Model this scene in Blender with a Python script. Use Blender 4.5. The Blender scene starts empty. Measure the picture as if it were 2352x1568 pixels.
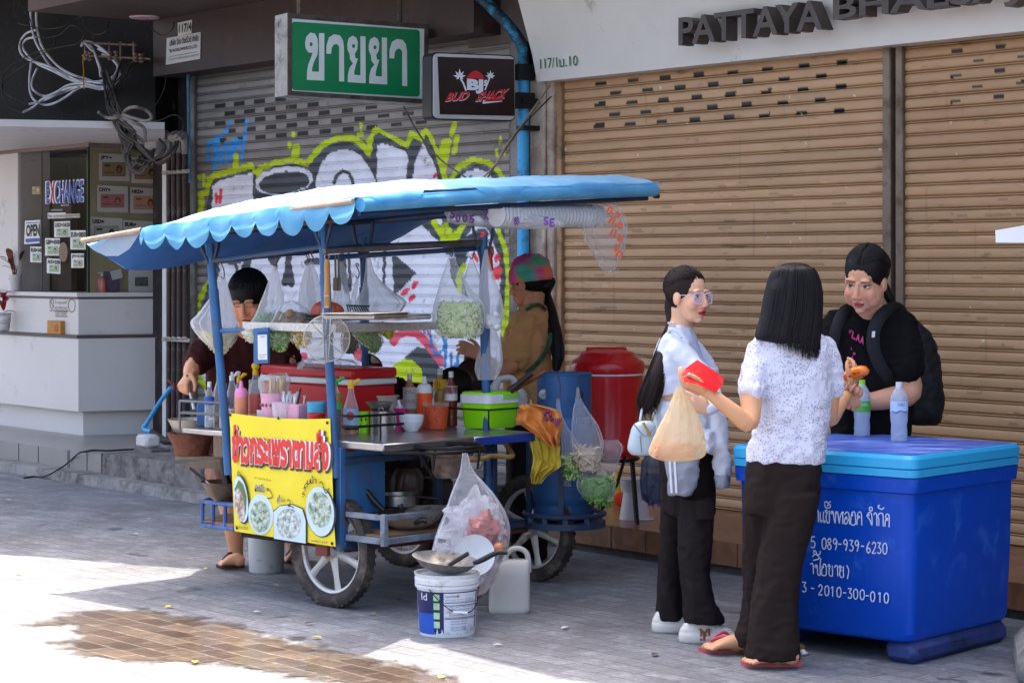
import bpy, bmesh, math, random
import numpy as np
from mathutils import Vector, Matrix, noise
random.seed(7)
V = Vector
sc = bpy.context.scene
COL = sc.collection
PI = math.pi
# ---------------------------------------------------------------- survey: camera and the directions of the place
F, CX, HY, H = 5000., 1176., 613., 1.56
CAM = V((0, 0, H))
def ray(x, y): return V(((x - CX) / F, 1., (HY - y) / F))
def P(x, y, Y): return CAM + ray(x, y) * Y
def onZ(x, y, z=0.): r = ray(x, y); return CAM + r * ((z - H) / r.z)
def onP(x, y, n, d):
    r = ray(x, y); return CAM + r * ((d - n.dot(CAM)) / n.dot(r))
WN = V((.781, .6245, 0)); WR = V((.6245, -.781, 0)); UP = V((0, 0, 1))      # wall normal (into wall), along wall to the right
WD0 = 8.775
def W(u, z, d=0.): return WN * (WD0 - d) + WR * u + UP * z                  # d metres in front of the shop wall
def onW(x, y, d=0.): return onP(x, y, WN, WD0 - d)
def uW(x, d=0.): return onW(x, HY, d).dot(WR)
E1 = V((.69, .724, 0)); E2 = V((-.724, .69, 0)); CN = V((-.794, 9.9, 0))    # cart: along its counter side, along its banner side
def C(s, t, z): return CN + E1 * s + E2 * t + UP * z
def onS(x, y, s): return onP(x, y, E1, (CN + E1 * s).dot(E1))
def onT(x, y, t): return onP(x, y, E2, (CN + E2 * t).dot(E2))
def S(h):
    h = h.lstrip('#'); c = [int(h[i:i + 2], 16) / 255 for i in (0, 2, 4)]
    return tuple((x / 12.92 if x <= .04045 else ((x + .055) / 1.055) ** 2.4) for x in c) + (1.,)
# ---------------------------------------------------------------- materials
MATS = {}
def mat(name, col=(.5, .5, .5, 1), rough=.5, metal=0., var=.12, vs=5., bump=0., bs=60., dirt=None, attr=False, alpha=1.,
        trans=0., spec=.5, coat=0., sub=0., stretch=(1, 1, 1), sheen=0., ior=1.45):
    if name in MATS: return MATS[name]
    if isinstance(col, str): col = S(col)
    m = bpy.data.materials.new(name); m.use_nodes = True; nt = m.node_tree; N = nt.nodes; L = nt.links
    b = N['Principled BSDF']; tc = N.new('ShaderNodeTexCoord'); mp = N.new('ShaderNodeMapping'); mp.inputs['Scale'].default_value = stretch
    L.new(tc.outputs['Object'], mp.inputs[0])
    src = None
    if attr:
        a = N.new('ShaderNodeAttribute'); a.attribute_name = 'Col'; src = a.outputs['Color']
    def mix(bt, fac, A, B):
        x = N.new('ShaderNodeMix'); x.data_type = 'RGBA'; x.blend_type = bt
        for s, v in ((0, fac), (6, A), (7, B)):
            if hasattr(v, 'links') or isinstance(v, bpy.types.NodeSocket): L.new(v, x.inputs[s])
            else: x.inputs[s].default_value = v
        return x.outputs[2]
    def nz(scale, detail=5., rgh=.6):
        n = N.new('ShaderNodeTexNoise'); n.inputs['Scale'].default_value = scale; n.inputs['Detail'].default_value = detail
        n.inputs['Roughness'].default_value = rgh; L.new(mp.outputs[0], n.inputs['Vector']); return n
    def ramp(s, a, c):
        r = N.new('ShaderNodeMapRange'); r.inputs[1].default_value = a; r.inputs[2].default_value = c; L.new(s, r.inputs[0]); return r.outputs[0]
    if src is None and (var or dirt):
        rgb = N.new('ShaderNodeRGB'); rgb.outputs[0].default_value = col; src = rgb.outputs[0]
    if var:
        n = nz(vs); h = N.new('ShaderNodeMapRange'); h.inputs[1].default_value = .3; h.inputs[2].default_value = .7
        h.inputs[3].default_value = 1 - var; h.inputs[4].default_value = 1 + var * .6; L.new(n.outputs[0], h.inputs[0])
        src = mix('MULTIPLY', 1., src, h.outputs[0])
    if dirt:
        dc, amt, dsc = dirt; n = nz(dsc, 8., .7)
        r = ramp(n.outputs[0], .62 - amt * .3, .78 - amt * .2)
        src = mix('MIX', r, src, S(dc) if isinstance(dc, str) else dc)
        rr = N.new('ShaderNodeMapRange'); rr.inputs[3].default_value = rough; rr.inputs[4].default_value = min(1, rough + .3); L.new(r, rr.inputs[0])
        L.new(rr.outputs[0], b.inputs['Roughness'])
    else: b.inputs['Roughness'].default_value = rough
    if src is not None: L.new(src, b.inputs['Base Color'])
    else: b.inputs['Base Color'].default_value = col
    if bump:
        n = nz(bs, 6., .65); bp = N.new('ShaderNodeBump'); bp.inputs['Strength'].default_value = bump; bp.inputs['Distance'].default_value = .01
        L.new(n.outputs[0], bp.inputs['Height']); L.new(bp.outputs[0], b.inputs['Normal'])
    b.inputs['Metallic'].default_value = metal; b.inputs['Specular IOR Level'].default_value = spec
    b.inputs['Alpha'].default_value = alpha; b.inputs['Transmission Weight'].default_value = trans; b.inputs['IOR'].default_value = ior
    b.inputs['Coat Weight'].default_value = coat
    if sheen: b.inputs['Sheen Weight'].default_value = sheen
    if sub:
        b.inputs['Subsurface Weight'].default_value = sub; b.inputs['Subsurface Radius'].default_value = (.012, .005, .003); b.inputs['Subsurface Scale'].default_value = 1.
    MATS[name] = m; return m
def film(name, col='#ffffff', a=.22, edge=.55, rough=.2):
    """thin plastic film: part clear, part scattering"""
    if name in MATS: return MATS[name]
    m = bpy.data.materials.new(name); m.use_nodes = True; nt = m.node_tree; N = nt.nodes; L = nt.links
    b = N['Principled BSDF']; b.inputs['Base Color'].default_value = S(col); b.inputs['Roughness'].default_value = rough
    tl = N.new('ShaderNodeBsdfTranslucent'); tl.inputs[0].default_value = S(col)
    m1 = N.new('ShaderNodeMixShader'); m1.inputs[0].default_value = .4; L.new(b.outputs[0], m1.inputs[1]); L.new(tl.outputs[0], m1.inputs[2])
    tr = N.new('ShaderNodeBsdfTransparent'); lw = N.new('ShaderNodeFresnel'); lw.inputs[0].default_value = 1.3
    mr = N.new('ShaderNodeMapRange'); mr.inputs[1].default_value = 0.; mr.inputs[2].default_value = .5; mr.inputs[3].default_value = a; mr.inputs[4].default_value = edge
    L.new(lw.outputs[0], mr.inputs[0]); m2 = N.new('ShaderNodeMixShader'); L.new(mr.outputs[0], m2.inputs[0])
    tc = N.new('ShaderNodeTexCoord'); n = N.new('ShaderNodeTexNoise'); n.inputs['Scale'].default_value = 28.; n.inputs['Detail'].default_value = 4.
    L.new(tc.outputs['Object'], n.inputs['Vector']); bp = N.new('ShaderNodeBump'); bp.inputs['Strength'].default_value = 1.; bp.inputs['Distance'].default_value = .02
    L.new(n.outputs[0], bp.inputs['Height']); L.new(bp.outputs[0], b.inputs['Normal'])
    L.new(tr.outputs[0], m2.inputs[1]); L.new(m1.outputs[0], m2.inputs[2]); L.new(m2.outputs[0], N['Material Output'].inputs[0])
    MATS[name] = m; return m
# ---------------------------------------------------------------- things and parts
LOC = {}
def tag(o, label=None, cat=None, group=None, kind=None):
    if label: o['label'] = label
    if cat: o['category'] = cat
    if group: o['group'] = group
    if kind: o['kind'] = kind
    return o
def thing(name, label, cat, loc, group=None):
    o = bpy.data.objects.new(name, None); COL.objects.link(o); o.empty_display_size = .1
    o.location = loc; LOC[o.name] = V(loc); return tag(o, label, cat, group)
def link(me, name, parent=None, loc=None):
    o = bpy.data.objects.new(name, me); COL.objects.link(o)
    L = V(loc) if loc is not None else (LOC[parent.name] if parent is not None else V((0, 0, 0)))
    if L.length: me.transform(Matrix.Translation(-L))
    if parent is not None:
        o.parent = parent; o.location = L - LOC[parent.name]
    else: o.location = L
    LOC[o.name] = L
    return o
_TXT = {}
def text_geo(body, off=0.):
    k = (body, off)
    if k not in _TXT:
        cu = bpy.data.curves.new('t', 'FONT'); cu.body = body; cu.offset = off; cu.resolution_u = 3
        o = bpy.data.objects.new('t', cu); COL.objects.link(o); dg = bpy.context.evaluated_depsgraph_get(); dg.update()
        me = bpy.data.meshes.new_from_object(o.evaluated_get(dg))
        vs = [(v.co.x, v.co.y) for v in me.vertices]; fs = [tuple(p.vertices) for p in me.polygons]
        bpy.data.objects.remove(o); bpy.data.curves.remove(cu); bpy.data.meshes.remove(me); _TXT[k] = (vs, fs)
    return _TXT[k]
def catmull(pts, n):
    pts = [V(p) for p in pts]
    if len(pts) < 3 or n < 2: return pts
    out = []; Q = [pts[0] * 2 - pts[1]] + pts + [pts[-1] * 2 - pts[-2]]
    for i in range(1, len(Q) - 2):
        a, b, c, d = Q[i - 1:i + 3]
        for k in range(n):
            t = k / n
            out.append(.5 * ((2 * b) + (c - a) * t + (2 * a - 5 * b + 4 * c - d) * t * t + (3 * b - a - 3 * c + d) * t ** 3))
    out.append(pts[-1]); return out
class MB:
    def __init__(s): s.v = []; s.f = []; s.m = []; s.c = None; s.sm = True; s.mi = 0
    def add(s, vs, fs, mi=None):
        k = len(s.v); s.v += [V(p) for p in vs]; s.f += [tuple(i + k for i in f) for f in fs]; s.m += [s.mi if mi is None else mi] * len(fs); return s
    def box(s, o, a, b, c, mi=None, bev=0.):
        o, a, b, c = V(o), V(a), V(b), V(c)
        if a.cross(b).dot(c) < 0: a, b = b, a
        if bev:
            la, lb, lc = a.length, b.length, c.length; bev = min(bev, la * .3, lb * .3, lc * .3); vs = []; fs = []
            ax, bx, cx = a / la, b / lb, c / lc
            idx = {}
            for i in (0, 1):
                for j in (0, 1):
                    for k in (0, 1):
                        q = o + a * i + b * j + c * k; di = (1 - 2 * i) * bev; dj = (1 - 2 * j) * bev; dk = (1 - 2 * k) * bev
                        idx[i, j, k, 0] = len(vs); vs.append(q + bx * dj + cx * dk)
                        idx[i, j, k, 1] = len(vs); vs.append(q + ax * di + cx * dk)
                        idx[i, j, k, 2] = len(vs); vs.append(q + ax * di + bx * dj)
            for i in (0, 1): fs.append([idx[i, 0, 0, 0], idx[i, 1, 0, 0], idx[i, 1, 1, 0], idx[i, 0, 1, 0]][::1 if i else -1])
            for j in (0, 1): fs.append([idx[0, j, 0, 1], idx[0, j, 1, 1], idx[1, j, 1, 1], idx[1, j, 0, 1]][::1 if j else -1])
            for k in (0, 1): fs.append([idx[0, 0, k, 2], idx[1, 0, k, 2], idx[1, 1, k, 2], idx[0, 1, k, 2]][::1 if k else -1])
            for i in (0, 1):
                for j in (0, 1): fs.append([idx[i, j, 0, 0], idx[i, j, 1, 0], idx[i, j, 1, 1], idx[i, j, 0, 1]][::1 if i != j else -1])
                for k in (0, 1): fs.append([idx[i, 0, k, 0], idx[i, 0, k, 2], idx[i, 1, k, 2], idx[i, 1, k, 0]][::1 if i != k else -1])
            for j in (0, 1):
                for k in (0, 1): fs.append([idx[0, j, k, 1], idx[1, j, k, 1], idx[1, j, k, 2], idx[0, j, k, 2]][::1 if j != k else -1])
            for i in (0, 1):
                for j in (0, 1):
                    for k in (0, 1): fs.append([idx[i, j, k, 0], idx[i, j, k, 1], idx[i, j, k, 2]][::1 if (i + j + k) % 2 else -1])
            return s.add(vs, fs, mi)
        p = [o, o + a, o + a + b, o + b]; p += [q + c for q in p]
        return s.add(p, [(3, 2, 1, 0), (4, 5, 6, 7), (0, 1, 5, 4), (1, 2, 6, 5), (2, 3, 7, 6), (3, 0, 4, 7)], mi)
    def tube(s, pts, r, n=8, mi=None, sm=0, flat=None, cap=True, closed=False, up=None):
        pts = [V(p) for p in pts]
        if sm:
            rl = list(r) if isinstance(r, (list, tuple)) else None; k = len(pts); pts = catmull(pts, sm)
            if rl:
                if not isinstance(rl[0], (tuple, list)): rl = [(q, q) for q in rl]
                r = []
                for i in range(len(pts)): a = min(i // sm, k - 2); u = i / sm - a; r.append(tuple(rl[a][c] * (1 - u) + rl[a + 1][c] * u for c in (0, 1)))
        K = len(pts); rr = r if isinstance(r, (list, tuple)) else [r] * K
        vs = []; fs = []; nr = None
        for i in range(K):
            t = (pts[(i + 1) % K] - pts[i - 1]) if (closed or 0 < i < K - 1) else (pts[1] - pts[0] if i == 0 else pts[-1] - pts[-2])
            if t.length < 1e-9: t = V((0, 0, 1))
            t = t.normalized()
            if up is not None: nr = V(up)
            elif nr is None: nr = V((0, 0, 1)) if abs(t.z) < .9 else V((1, 0, 0))
            nr = nr - t * nr.dot(t)
            if nr.length < 1e-6: nr = t.orthogonal()
            nr = nr.normalized(); bn = t.cross(nr)
            q = rr[i]; ra, rb = q if isinstance(q, (tuple, list)) else (q, q)
            for j in range(n):
                a = 2 * PI * j / n; d = nr * (math.cos(a) * ra) + bn * (math.sin(a) * rb)
                if flat: fn, ff = flat; d = d - fn * (d.dot(fn) * (1 - ff))
                vs.append(pts[i] + d)
        R = K if closed else K - 1
        for i in range(R):
            i2 = (i + 1) % K
            for j in range(n): fs.append((i * n + j, i * n + (j + 1) % n, i2 * n + (j + 1) % n, i2 * n + j))
        if cap and not closed: fs.append(tuple(range(n))[::-1]); fs.append(tuple((K - 1) * n + j for j in range(n)))
        return s.add(vs, fs, mi)
    def lathe(s, prof, o=(0, 0, 0), n=24, M=None, mi=None, sx=1., sy=1., cap=True):
        o = V(o); vs = []; fs = []; K = len(prof)
        for (r, z) in prof:
            for j in range(n):
                a = 2 * PI * j / n; p = V((r * math.cos(a) * sx, r * math.sin(a) * sy, z)); vs.append(o + (M @ p if M else p))
        for i in range(K - 1):
            for j in range(n): fs.append((i * n + j, i * n + (j + 1) % n, (i + 1) * n + (j + 1) % n, (i + 1) * n + j))
        if cap: fs.append(tuple(range(n))[::-1]); fs.append(tuple((K - 1) * n + j for j in range(n)))
        return s.add(vs, fs, mi)
    def ell(s, c, r, M=None, n=16, m=10, mi=None):
        c = V(c); r = (r, r, r) if not isinstance(r, (tuple, list)) else r; vs = []; fs = []
        for i in range(1, m):
            th = PI * i / m
            for j in range(n):
                a = 2 * PI * j / n; p = V((r[0] * math.sin(th) * math.cos(a), r[1] * math.sin(th) * math.sin(a), r[2] * math.cos(th))); vs.append(c + (M @ p if M else p))
        for p in (V((0, 0, r[2])), V((0, 0, -r[2]))): vs.append(c + (M @ p if M else p))
        t, b = len(vs) - 2, len(vs) - 1
        for j in range(n):
            fs.append((t, j, (j + 1) % n)); fs.append((b, (m - 2) * n + (j + 1) % n, (m - 2) * n + j))
            for i in range(m - 2): fs.append((i * n + j, (i + 1) * n + j, (i + 1) * n + (j + 1) % n, i * n + (j + 1) % n))
        return s.add(vs, fs, mi)
    def grid(s, fn, nu, nv, mi=None, cu=False, cv=False):
        vs = [fn(i / (nu if cu else nu - 1), j / (nv if cv else nv - 1)) for i in range(nu) for j in range(nv)]; fs = []
        for i in range(nu if cu else nu - 1):
            for j in range(nv if cv else nv - 1):
                fs.append((i * nv + j, ((i + 1) % nu) * nv + j, ((i + 1) % nu) * nv + (j + 1) % nv, i * nv + (j + 1) % nv))
        return s.add(vs, fs, mi)
    def prism(s, pts, d, mi=None):
        pts = [V(p) for p in pts]; d = V(d); k = len(pts); nrm = V((0, 0, 0))
        for i in range(k): nrm += pts[i].cross(pts[(i + 1) % k])
        if nrm.dot(d) < 0: pts = pts[::-1]
        return s.add(pts + [p + d for p in pts], [tuple(range(k))[::-1], tuple(range(k, 2 * k))] + [(i, (i + 1) % k, k + (i + 1) % k, k + i) for i in range(k)], mi)
    def poly(s, pts, mi=None): return s.add(pts, [tuple(range(len(pts)))], mi)
    def text(s, body, o, ux, uz, off=0., mi=None, shear=0., thick=None):
        """fit the writing to the parallelogram o, ux, uz"""
        vs, fs = text_geo(body, off); o, ux, uz = V(o), V(ux), V(uz)
        x0 = min(v[0] for v in vs); x1 = max(v[0] for v in vs); y0 = min(v[1] for v in vs); y1 = max(v[1] for v in vs)
        f = lambda v: ((v[0] - x0) / (x1 - x0) + shear * (v[1] - y0) / (y1 - y0), (v[1] - y0) / (y1 - y0))
        pv = [o + ux * f(v)[0] + uz * f(v)[1] for v in vs]
        s.add(pv, fs, mi)
        if thick is not None:
            k = len(pv); s.add([p + V(thick) for p in pv], [g[::-1] for g in fs], mi)
            cnt = {}
            for g in fs:
                for i in range(len(g)):
                    e = (g[i], g[(i + 1) % len(g)]); cnt[e] = 1
            ed = [e for e in cnt if (e[1], e[0]) not in cnt]
            s.add(pv + [p + V(thick) for p in pv], [(e[1], e[0], e[0] + k, e[1] + k) for e in ed], mi)
        return s
    def textf(s, body, fn, off=0., mi=None):
        vs, fs = text_geo(body, off); x0 = min(v[0] for v in vs); x1 = max(v[0] for v in vs); y0 = min(v[1] for v in vs); y1 = max(v[1] for v in vs)
        return s.add([fn((v[0] - x0) / (x1 - x0), (v[1] - y0) / (y1 - y0)) for v in vs], fs, mi)
    def mesh(s, name, mats, smooth=True, ang=40):
        me = bpy.data.meshes.new(name); me.from_pydata([tuple(v) for v in s.v], [], s.f)
        for m in (mats if isinstance(mats, (list, tuple)) else [mats]): me.materials.append(m)
        me.polygons.foreach_set('material_index', s.m)
        if smooth:
            me.polygons.foreach_set('use_smooth', [True] * len(s.f)); me.set_sharp_from_angle(angle=math.radians(ang))
        if s.c is not None:
            a = me.color_attributes.new('Col', 'FLOAT_COLOR', 'POINT'); a.data.foreach_set('color', np.asarray(s.c, dtype=np.float32).ravel())
        me.update(); return me
    def build(s, name, mats, parent=None, smooth=True, ang=40, loc=None):
        if parent is None and loc is None and s.v:
            loc = sum(s.v, V((0, 0, 0))) / len(s.v); loc.z = min(v.z for v in s.v)
        return link(s.mesh(name, mats, smooth, ang), name, parent, loc)
def rot(yaw=0., pitch=0., roll=0.):
    return Matrix.Rotation(yaw, 3, 'Z') @ Matrix.Rotation(pitch, 3, 'X') @ Matrix.Rotation(roll, 3, 'Y')
def frame(x, y, z): return Matrix((V(x), V(y), V(z))).transposed()
CAMB = frame((1, 0, 0), (0, 1, 0), (0, 0, 1))
# point-in-polygon and thick-stroke tests on arrays (paint on surfaces)
def inpoly(px, py, poly):
    r = np.zeros(px.shape, bool); k = len(poly)
    for i in range(k):
        (x1, y1), (x2, y2) = poly[i], poly[(i + 1) % k]
        if y1 == y2: continue
        c = ((y1 > py) != (y2 > py)) & (px < (x2 - x1) * (py - y1) / (y2 - y1) + x1); r ^= c
    return r
def instroke(px, py, pts, w):
    r = np.zeros(px.shape, bool)
    for (x1, y1), (x2, y2) in zip(pts, pts[1:]) if len(pts) > 1 else [(pts[0], pts[0])]:
        dx, dy = x2 - x1, y2 - y1; l2 = dx * dx + dy * dy
        t = np.clip(((px - x1) * dx + (py - y1) * dy) / l2, 0, 1) if l2 else 0
        r |= (px - x1 - t * dx) ** 2 + (py - y1 - t * dy) ** 2 < (w / 2) ** 2
    return r
def pix(v):
    """survey coordinates of points of a surface"""
    a = np.array([tuple(p) for p in v]); return CX + a[:, 0] / a[:, 1] * F, HY - (a[:, 2] - H) / a[:, 1] * F
EXPOSURE = 2.32
SUNV = V((.01, .38, 1.))
# ---------------------------------------------------------------- ground, kerbs
def paver_mat(name, c1, c2, mortar, rough=.75, wet=False):
    m = bpy.data.materials.new(name); m.use_nodes = True; nt = m.node_tree; N = nt.nodes; L = nt.links; b = N['Principled BSDF']
    tc = N.new('ShaderNodeTexCoord'); g = N.new('ShaderNodeNewGeometry'); mp = N.new('ShaderNodeMapping'); mp.inputs['Rotation'].default_value = (0, 0, math.radians(51.35 - 1.5))
    wz = N.new('ShaderNodeTexNoise'); wz.inputs['Scale'].default_value = 3.; L.new(g.outputs['Position'], wz.inputs['Vector'])
    vm = N.new('ShaderNodeVectorMath'); vm.operation = 'MULTIPLY_ADD'; vm.inputs[1].default_value = (.035, .035, 0); L.new(wz.outputs['Color'], vm.inputs[0]); L.new(g.outputs['Position'], vm.inputs[2])
    L.new(vm.outputs[0], mp.inputs[0])
    br = N.new('ShaderNodeTexBrick'); br.inputs['Scale'].default_value = 1.; br.inputs['Brick Width'].default_value = .21; br.inputs['Row Height'].default_value = .105
    br.inputs['Mortar Size'].default_value = .004; br.inputs['Mortar Smooth'].default_value = .4; br.inputs['Color1'].default_value = c1; br.inputs['Color2'].default_value = c2; br.inputs['Mortar'].default_value = mortar
    br.inputs['Bias'].default_value = 0.; L.new(mp.outputs[0], br.inputs['Vector'])
    n1 = N.new('ShaderNodeTexNoise'); n1.inputs['Scale'].default_value = 1.3; n1.inputs['Detail'].default_value = 8; n1.inputs['Roughness'].default_value = .7; L.new(g.outputs['Position'], n1.inputs['Vector'])
    n2 = N.new('ShaderNodeTexNoise'); n2.inputs['Scale'].default_value = 38.; n2.inputs['Detail'].default_value = 6; n2.inputs['Roughness'].default_value = .75; L.new(g.outputs['Position'], n2.inputs['Vector'])
    def mr(s, a, c, d, e):
        r = N.new('ShaderNodeMapRange'); r.inputs[1].default_value = a; r.inputs[2].default_value = c; r.inputs[3].default_value = d; r.inputs[4].default_value = e; L.new(s, r.inputs[0]); return r.outputs[0]
    def mul(a, f):
        x = N.new('ShaderNodeMix'); x.data_type = 'RGBA'; x.blend_type = 'MULTIPLY'; x.inputs[0].default_value = 1; L.new(a, x.inputs[6]); L.new(f, x.inputs[7]); return x.outputs[2]
    c = mul(mul(br.outputs['Color'], mr(n1.outputs[0], .3, .7, .58, 1.2)), mr(n2.outputs[0], .3, .7, .62, 1.25))
    # damp blotches and pale mineral scuffs
    n3 = N.new('ShaderNodeTexNoise'); n3.inputs['Scale'].default_value = 2.4; n3.inputs['Detail'].default_value = 5; L.new(mp.outputs[0], n3.inputs['Vector'])
    c = mul(c, mr(n3.outputs[0], .63, .68, 1., .42 if not wet else .8))
    n4 = N.new('ShaderNodeTexNoise'); n4.inputs['Scale'].default_value = 9.; n4.inputs['Detail'].default_value = 7; n4.inputs['Roughness'].default_value = .75; L.new(mp.outputs[0], n4.inputs['Vector'])
    c = mul(c, mr(n4.outputs[0], .52, .66, 1., 1.55))
    L.new(c, b.inputs['Base Color'])
    bp = N.new('ShaderNodeBump'); bp.inputs['Strength'].default_value = .5 if wet else .8; bp.inputs['Distance'].default_value = .012
    ad = N.new('ShaderNodeMath'); ad.operation = 'MULTIPLY_ADD'; ad.inputs[1].default_value = .35; L.new(n2.outputs[0], ad.inputs[0]); L.new(mr(br.outputs['Fac'], 0, 1, 1, 0), ad.inputs[2])
    L.new(ad.outputs[0], bp.inputs['Height']); L.new(bp.outputs[0], b.inputs['Normal'])
    if wet:
        L.new(mr(n1.outputs[0], .4, .6, .03, .22), b.inputs['Roughness'])
        b.inputs['Specular IOR Level'].default_value = .7; bp.inputs['Strength'].default_value = .12
    else: L.new(mr(n3.outputs[0], .62, .68, rough, .35), b.inputs['Roughness'])
    return m
m = MB(); m.grid(lambda i, j: V((-40 + 80 * i, -15 + 75 * j, 0)), 9, 9)
tag(m.build('ground', paver_mat('paving', (.165, .166, .182, 1), (.222, .222, .236, 1), (.14, .136, .14, 1)), loc=V((0, 0, 0))), kind='structure')
# wet patch on the paving: a real shallow film whose ragged rim thins out
wp = [(150, 1410), (205, 1398), (330, 1400), (395, 1409), (470, 1420), (560, 1440), (640, 1462), (760, 1492), (880, 1516), (1010, 1545), (1100, 1580), (930, 1580), (760, 1566), (640, 1545), (520, 1528), (420, 1522), (300, 1524), (215, 1516), (150, 1500), (135, 1478), (170, 1465), (150, 1440), (60, 1436), (115, 1422)]
wm = paver_mat('wet_paving', (.08, .056, .044, 1), (.16, .118, .088, 1), (.27, .23, .195, 1), wet=True); nt = wm.node_tree; N = nt.nodes; L = nt.links
at = N.new('ShaderNodeAttribute'); at.attribute_name = 'Col'; gm = N.new('ShaderNodeNewGeometry'); nz = N.new('ShaderNodeTexNoise'); nz.inputs['Scale'].default_value = 7.; nz.inputs['Detail'].default_value = 7.; nz.inputs['Roughness'].default_value = .7; L.new(gm.outputs['Position'], nz.inputs['Vector'])
ad = N.new('ShaderNodeMath'); ad.operation = 'MULTIPLY_ADD'; ad.inputs[1].default_value = 1.7; L.new(nz.outputs[0], ad.inputs[0]); L.new(at.outputs['Fac'], ad.inputs[2]); mr = N.new('ShaderNodeMapRange'); mr.inputs[1].default_value = 1.2; mr.inputs[2].default_value = 1.5; mr.inputs[4].default_value = .93; L.new(ad.outputs[0], mr.inputs[0]); L.new(mr.outputs[0], N['Principled BSDF'].inputs['Alpha'])
gp_ = [onZ(x, y, 0) for x, y in wp]; gx = [p.x for p in gp_]; gy = [p.y for p in gp_]; m = MB(); x0, x1, y0, y1 = min(gx) - .3, max(gx) + .3, min(gy) - .3, max(gy) + .3
m.grid(lambda i, j: V((x0 + (x1 - x0) * i, y0 + (y1 - y0) * j, .004)), 90, 90); pa = np.array([(p.x, p.y) for p in m.v]); ins = inpoly(pa[:, 0], pa[:, 1], list(zip(gx, gy))); dd = np.full(len(pa), 9.)
for i in range(len(gx)):
    a, b = np.array((gx[i], gy[i])), np.array((gx[(i + 1) % len(gx)], gy[(i + 1) % len(gx)])); e = b - a; tt = np.clip(((pa - a) @ e) / (e @ e), 0, 1); dd = np.minimum(dd, np.linalg.norm(pa - a - tt[:, None] * e, axis=1))
sd_ = np.clip(np.where(ins, dd, -dd) * 3.2 + .42, 0, 1); m.c = np.stack([sd_, sd_, sd_, np.ones_like(sd_)], 1)
tag(m.build('puddle_water', wm), kind='structure')
kb = mat('old_kerb_concrete', '#8f8a86', .9, var=.35, vs=4, bump=.9, bs=25, dirt=('#4f4a47', .5, 6))
tilem = mat('grey_floor_tile', '#8d8883', .35, var=.08, vs=2, bump=.05, bs=10)
cem = mat('rough_cement', '#7d7672', .9, var=.35, vs=7, bump=.7, bs=18, dirt=('#453f3d', .6, 9))
def band(name, x0, x1, z0, z1, d0, d1, mt, y=1060, rough=0.):
    """a long low block along the wall"""
    u0, u1 = uW(x0, d1), uW(x1, d1); n = max(2, int((u1 - u0) / .07)); m = MB()
    def f(i, j):
        k = j * 3; u = u0 + (u1 - u0) * i
        q = noise.noise(V((u * 4, k * 3, 1))) * rough
        if k < .5: return W(u, z0, d1 + q)
        if k < 1.5: return W(u, z1 + q * .6, d1 - rough * .8 + q)
        if k < 2.5: return W(u, z1 + noise.noise(V((u * 6, 9, 4))) * rough * .5, (d0 + d1) / 2)
        return W(u, z1, d0)
    m.grid(f, n, 4)
    e = [W(u1, z0, d0), W(u1, z1, d0), W(u1, z1, d1), W(u1, z0, d1)]; m.poly(e[::-1]); m.poly([W(u0, z0, d0), W(u0, z1, d0), W(u0, z1, d1), W(u0, z0, d1)])
    return tag(m.build(name, mt, ang=30), kind='structure')
band('kerb', -900, 492, -.02, .068, 1.0, 1.43, kb, rough=.02)
band('pavement_step', -900, 232, 0, .2, -.9, 1.24, tilem)
band('pavement_ledge', 233, 900, 0, .222, 0., 1.30, cem, rough=.008)
# right: patterned tile terrace on a rough foot
def pt_mat():
    m = mat('patterned_terrace_tile', '#8a5f45', .3, var=.25, vs=9, bump=.03); nt = m.node_tree; N = nt.nodes; L = nt.links
    v = N.new('ShaderNodeTexVoronoi'); v.inputs['Scale'].default_value = 11.; v.distance = 'MANHATTAN'; tc = N.new('ShaderNodeTexCoord'); L.new(tc.outputs['Object'], v.inputs['Vector'])
    b = N['Principled BSDF']; old = b.inputs['Base Color'].links[0].from_socket; x = N.new('ShaderNodeMix'); x.data_type = 'RGBA'; x.blend_type = 'MULTIPLY'; x.inputs[0].default_value = .55
    r = N.new('ShaderNodeMapRange'); r.inputs[3].default_value = .5; r.inputs[4].default_value = 1.3; L.new(v.outputs['Color'], r.inputs[0]); L.new(old, x.inputs[6]); L.new(r.outputs[0], x.inputs[7]); L.new(x.outputs[2], b.inputs['Base Color'])
    return m
band('terrace_step', 900, 3200, .045, .165, -.1, 1.02, pt_mat())
band('terrace_foundation', 900, 3200, -.02, .044, 0., 1.0, mat('foot_cement', '#4d4642', .95, var=.4, vs=12, bump=.8, bs=30), rough=.01)
m = MB()
for x in (1400, 1480, 1556, 1610, 1690): m.box(W(uW(x, 1.03), .046, 1.0215), WR * .004, WN * -.0015, UP * .118)
for x in (40, 85, 156, 228 - 75, 197): m.box(W(uW(x, 1.25), .07, 1.2415), WR * .006, WN * -.0015, UP * .128)
tag(m.build('pavement_joints', mat('joint', '#3a332f', .9)), kind='structure')
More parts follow.
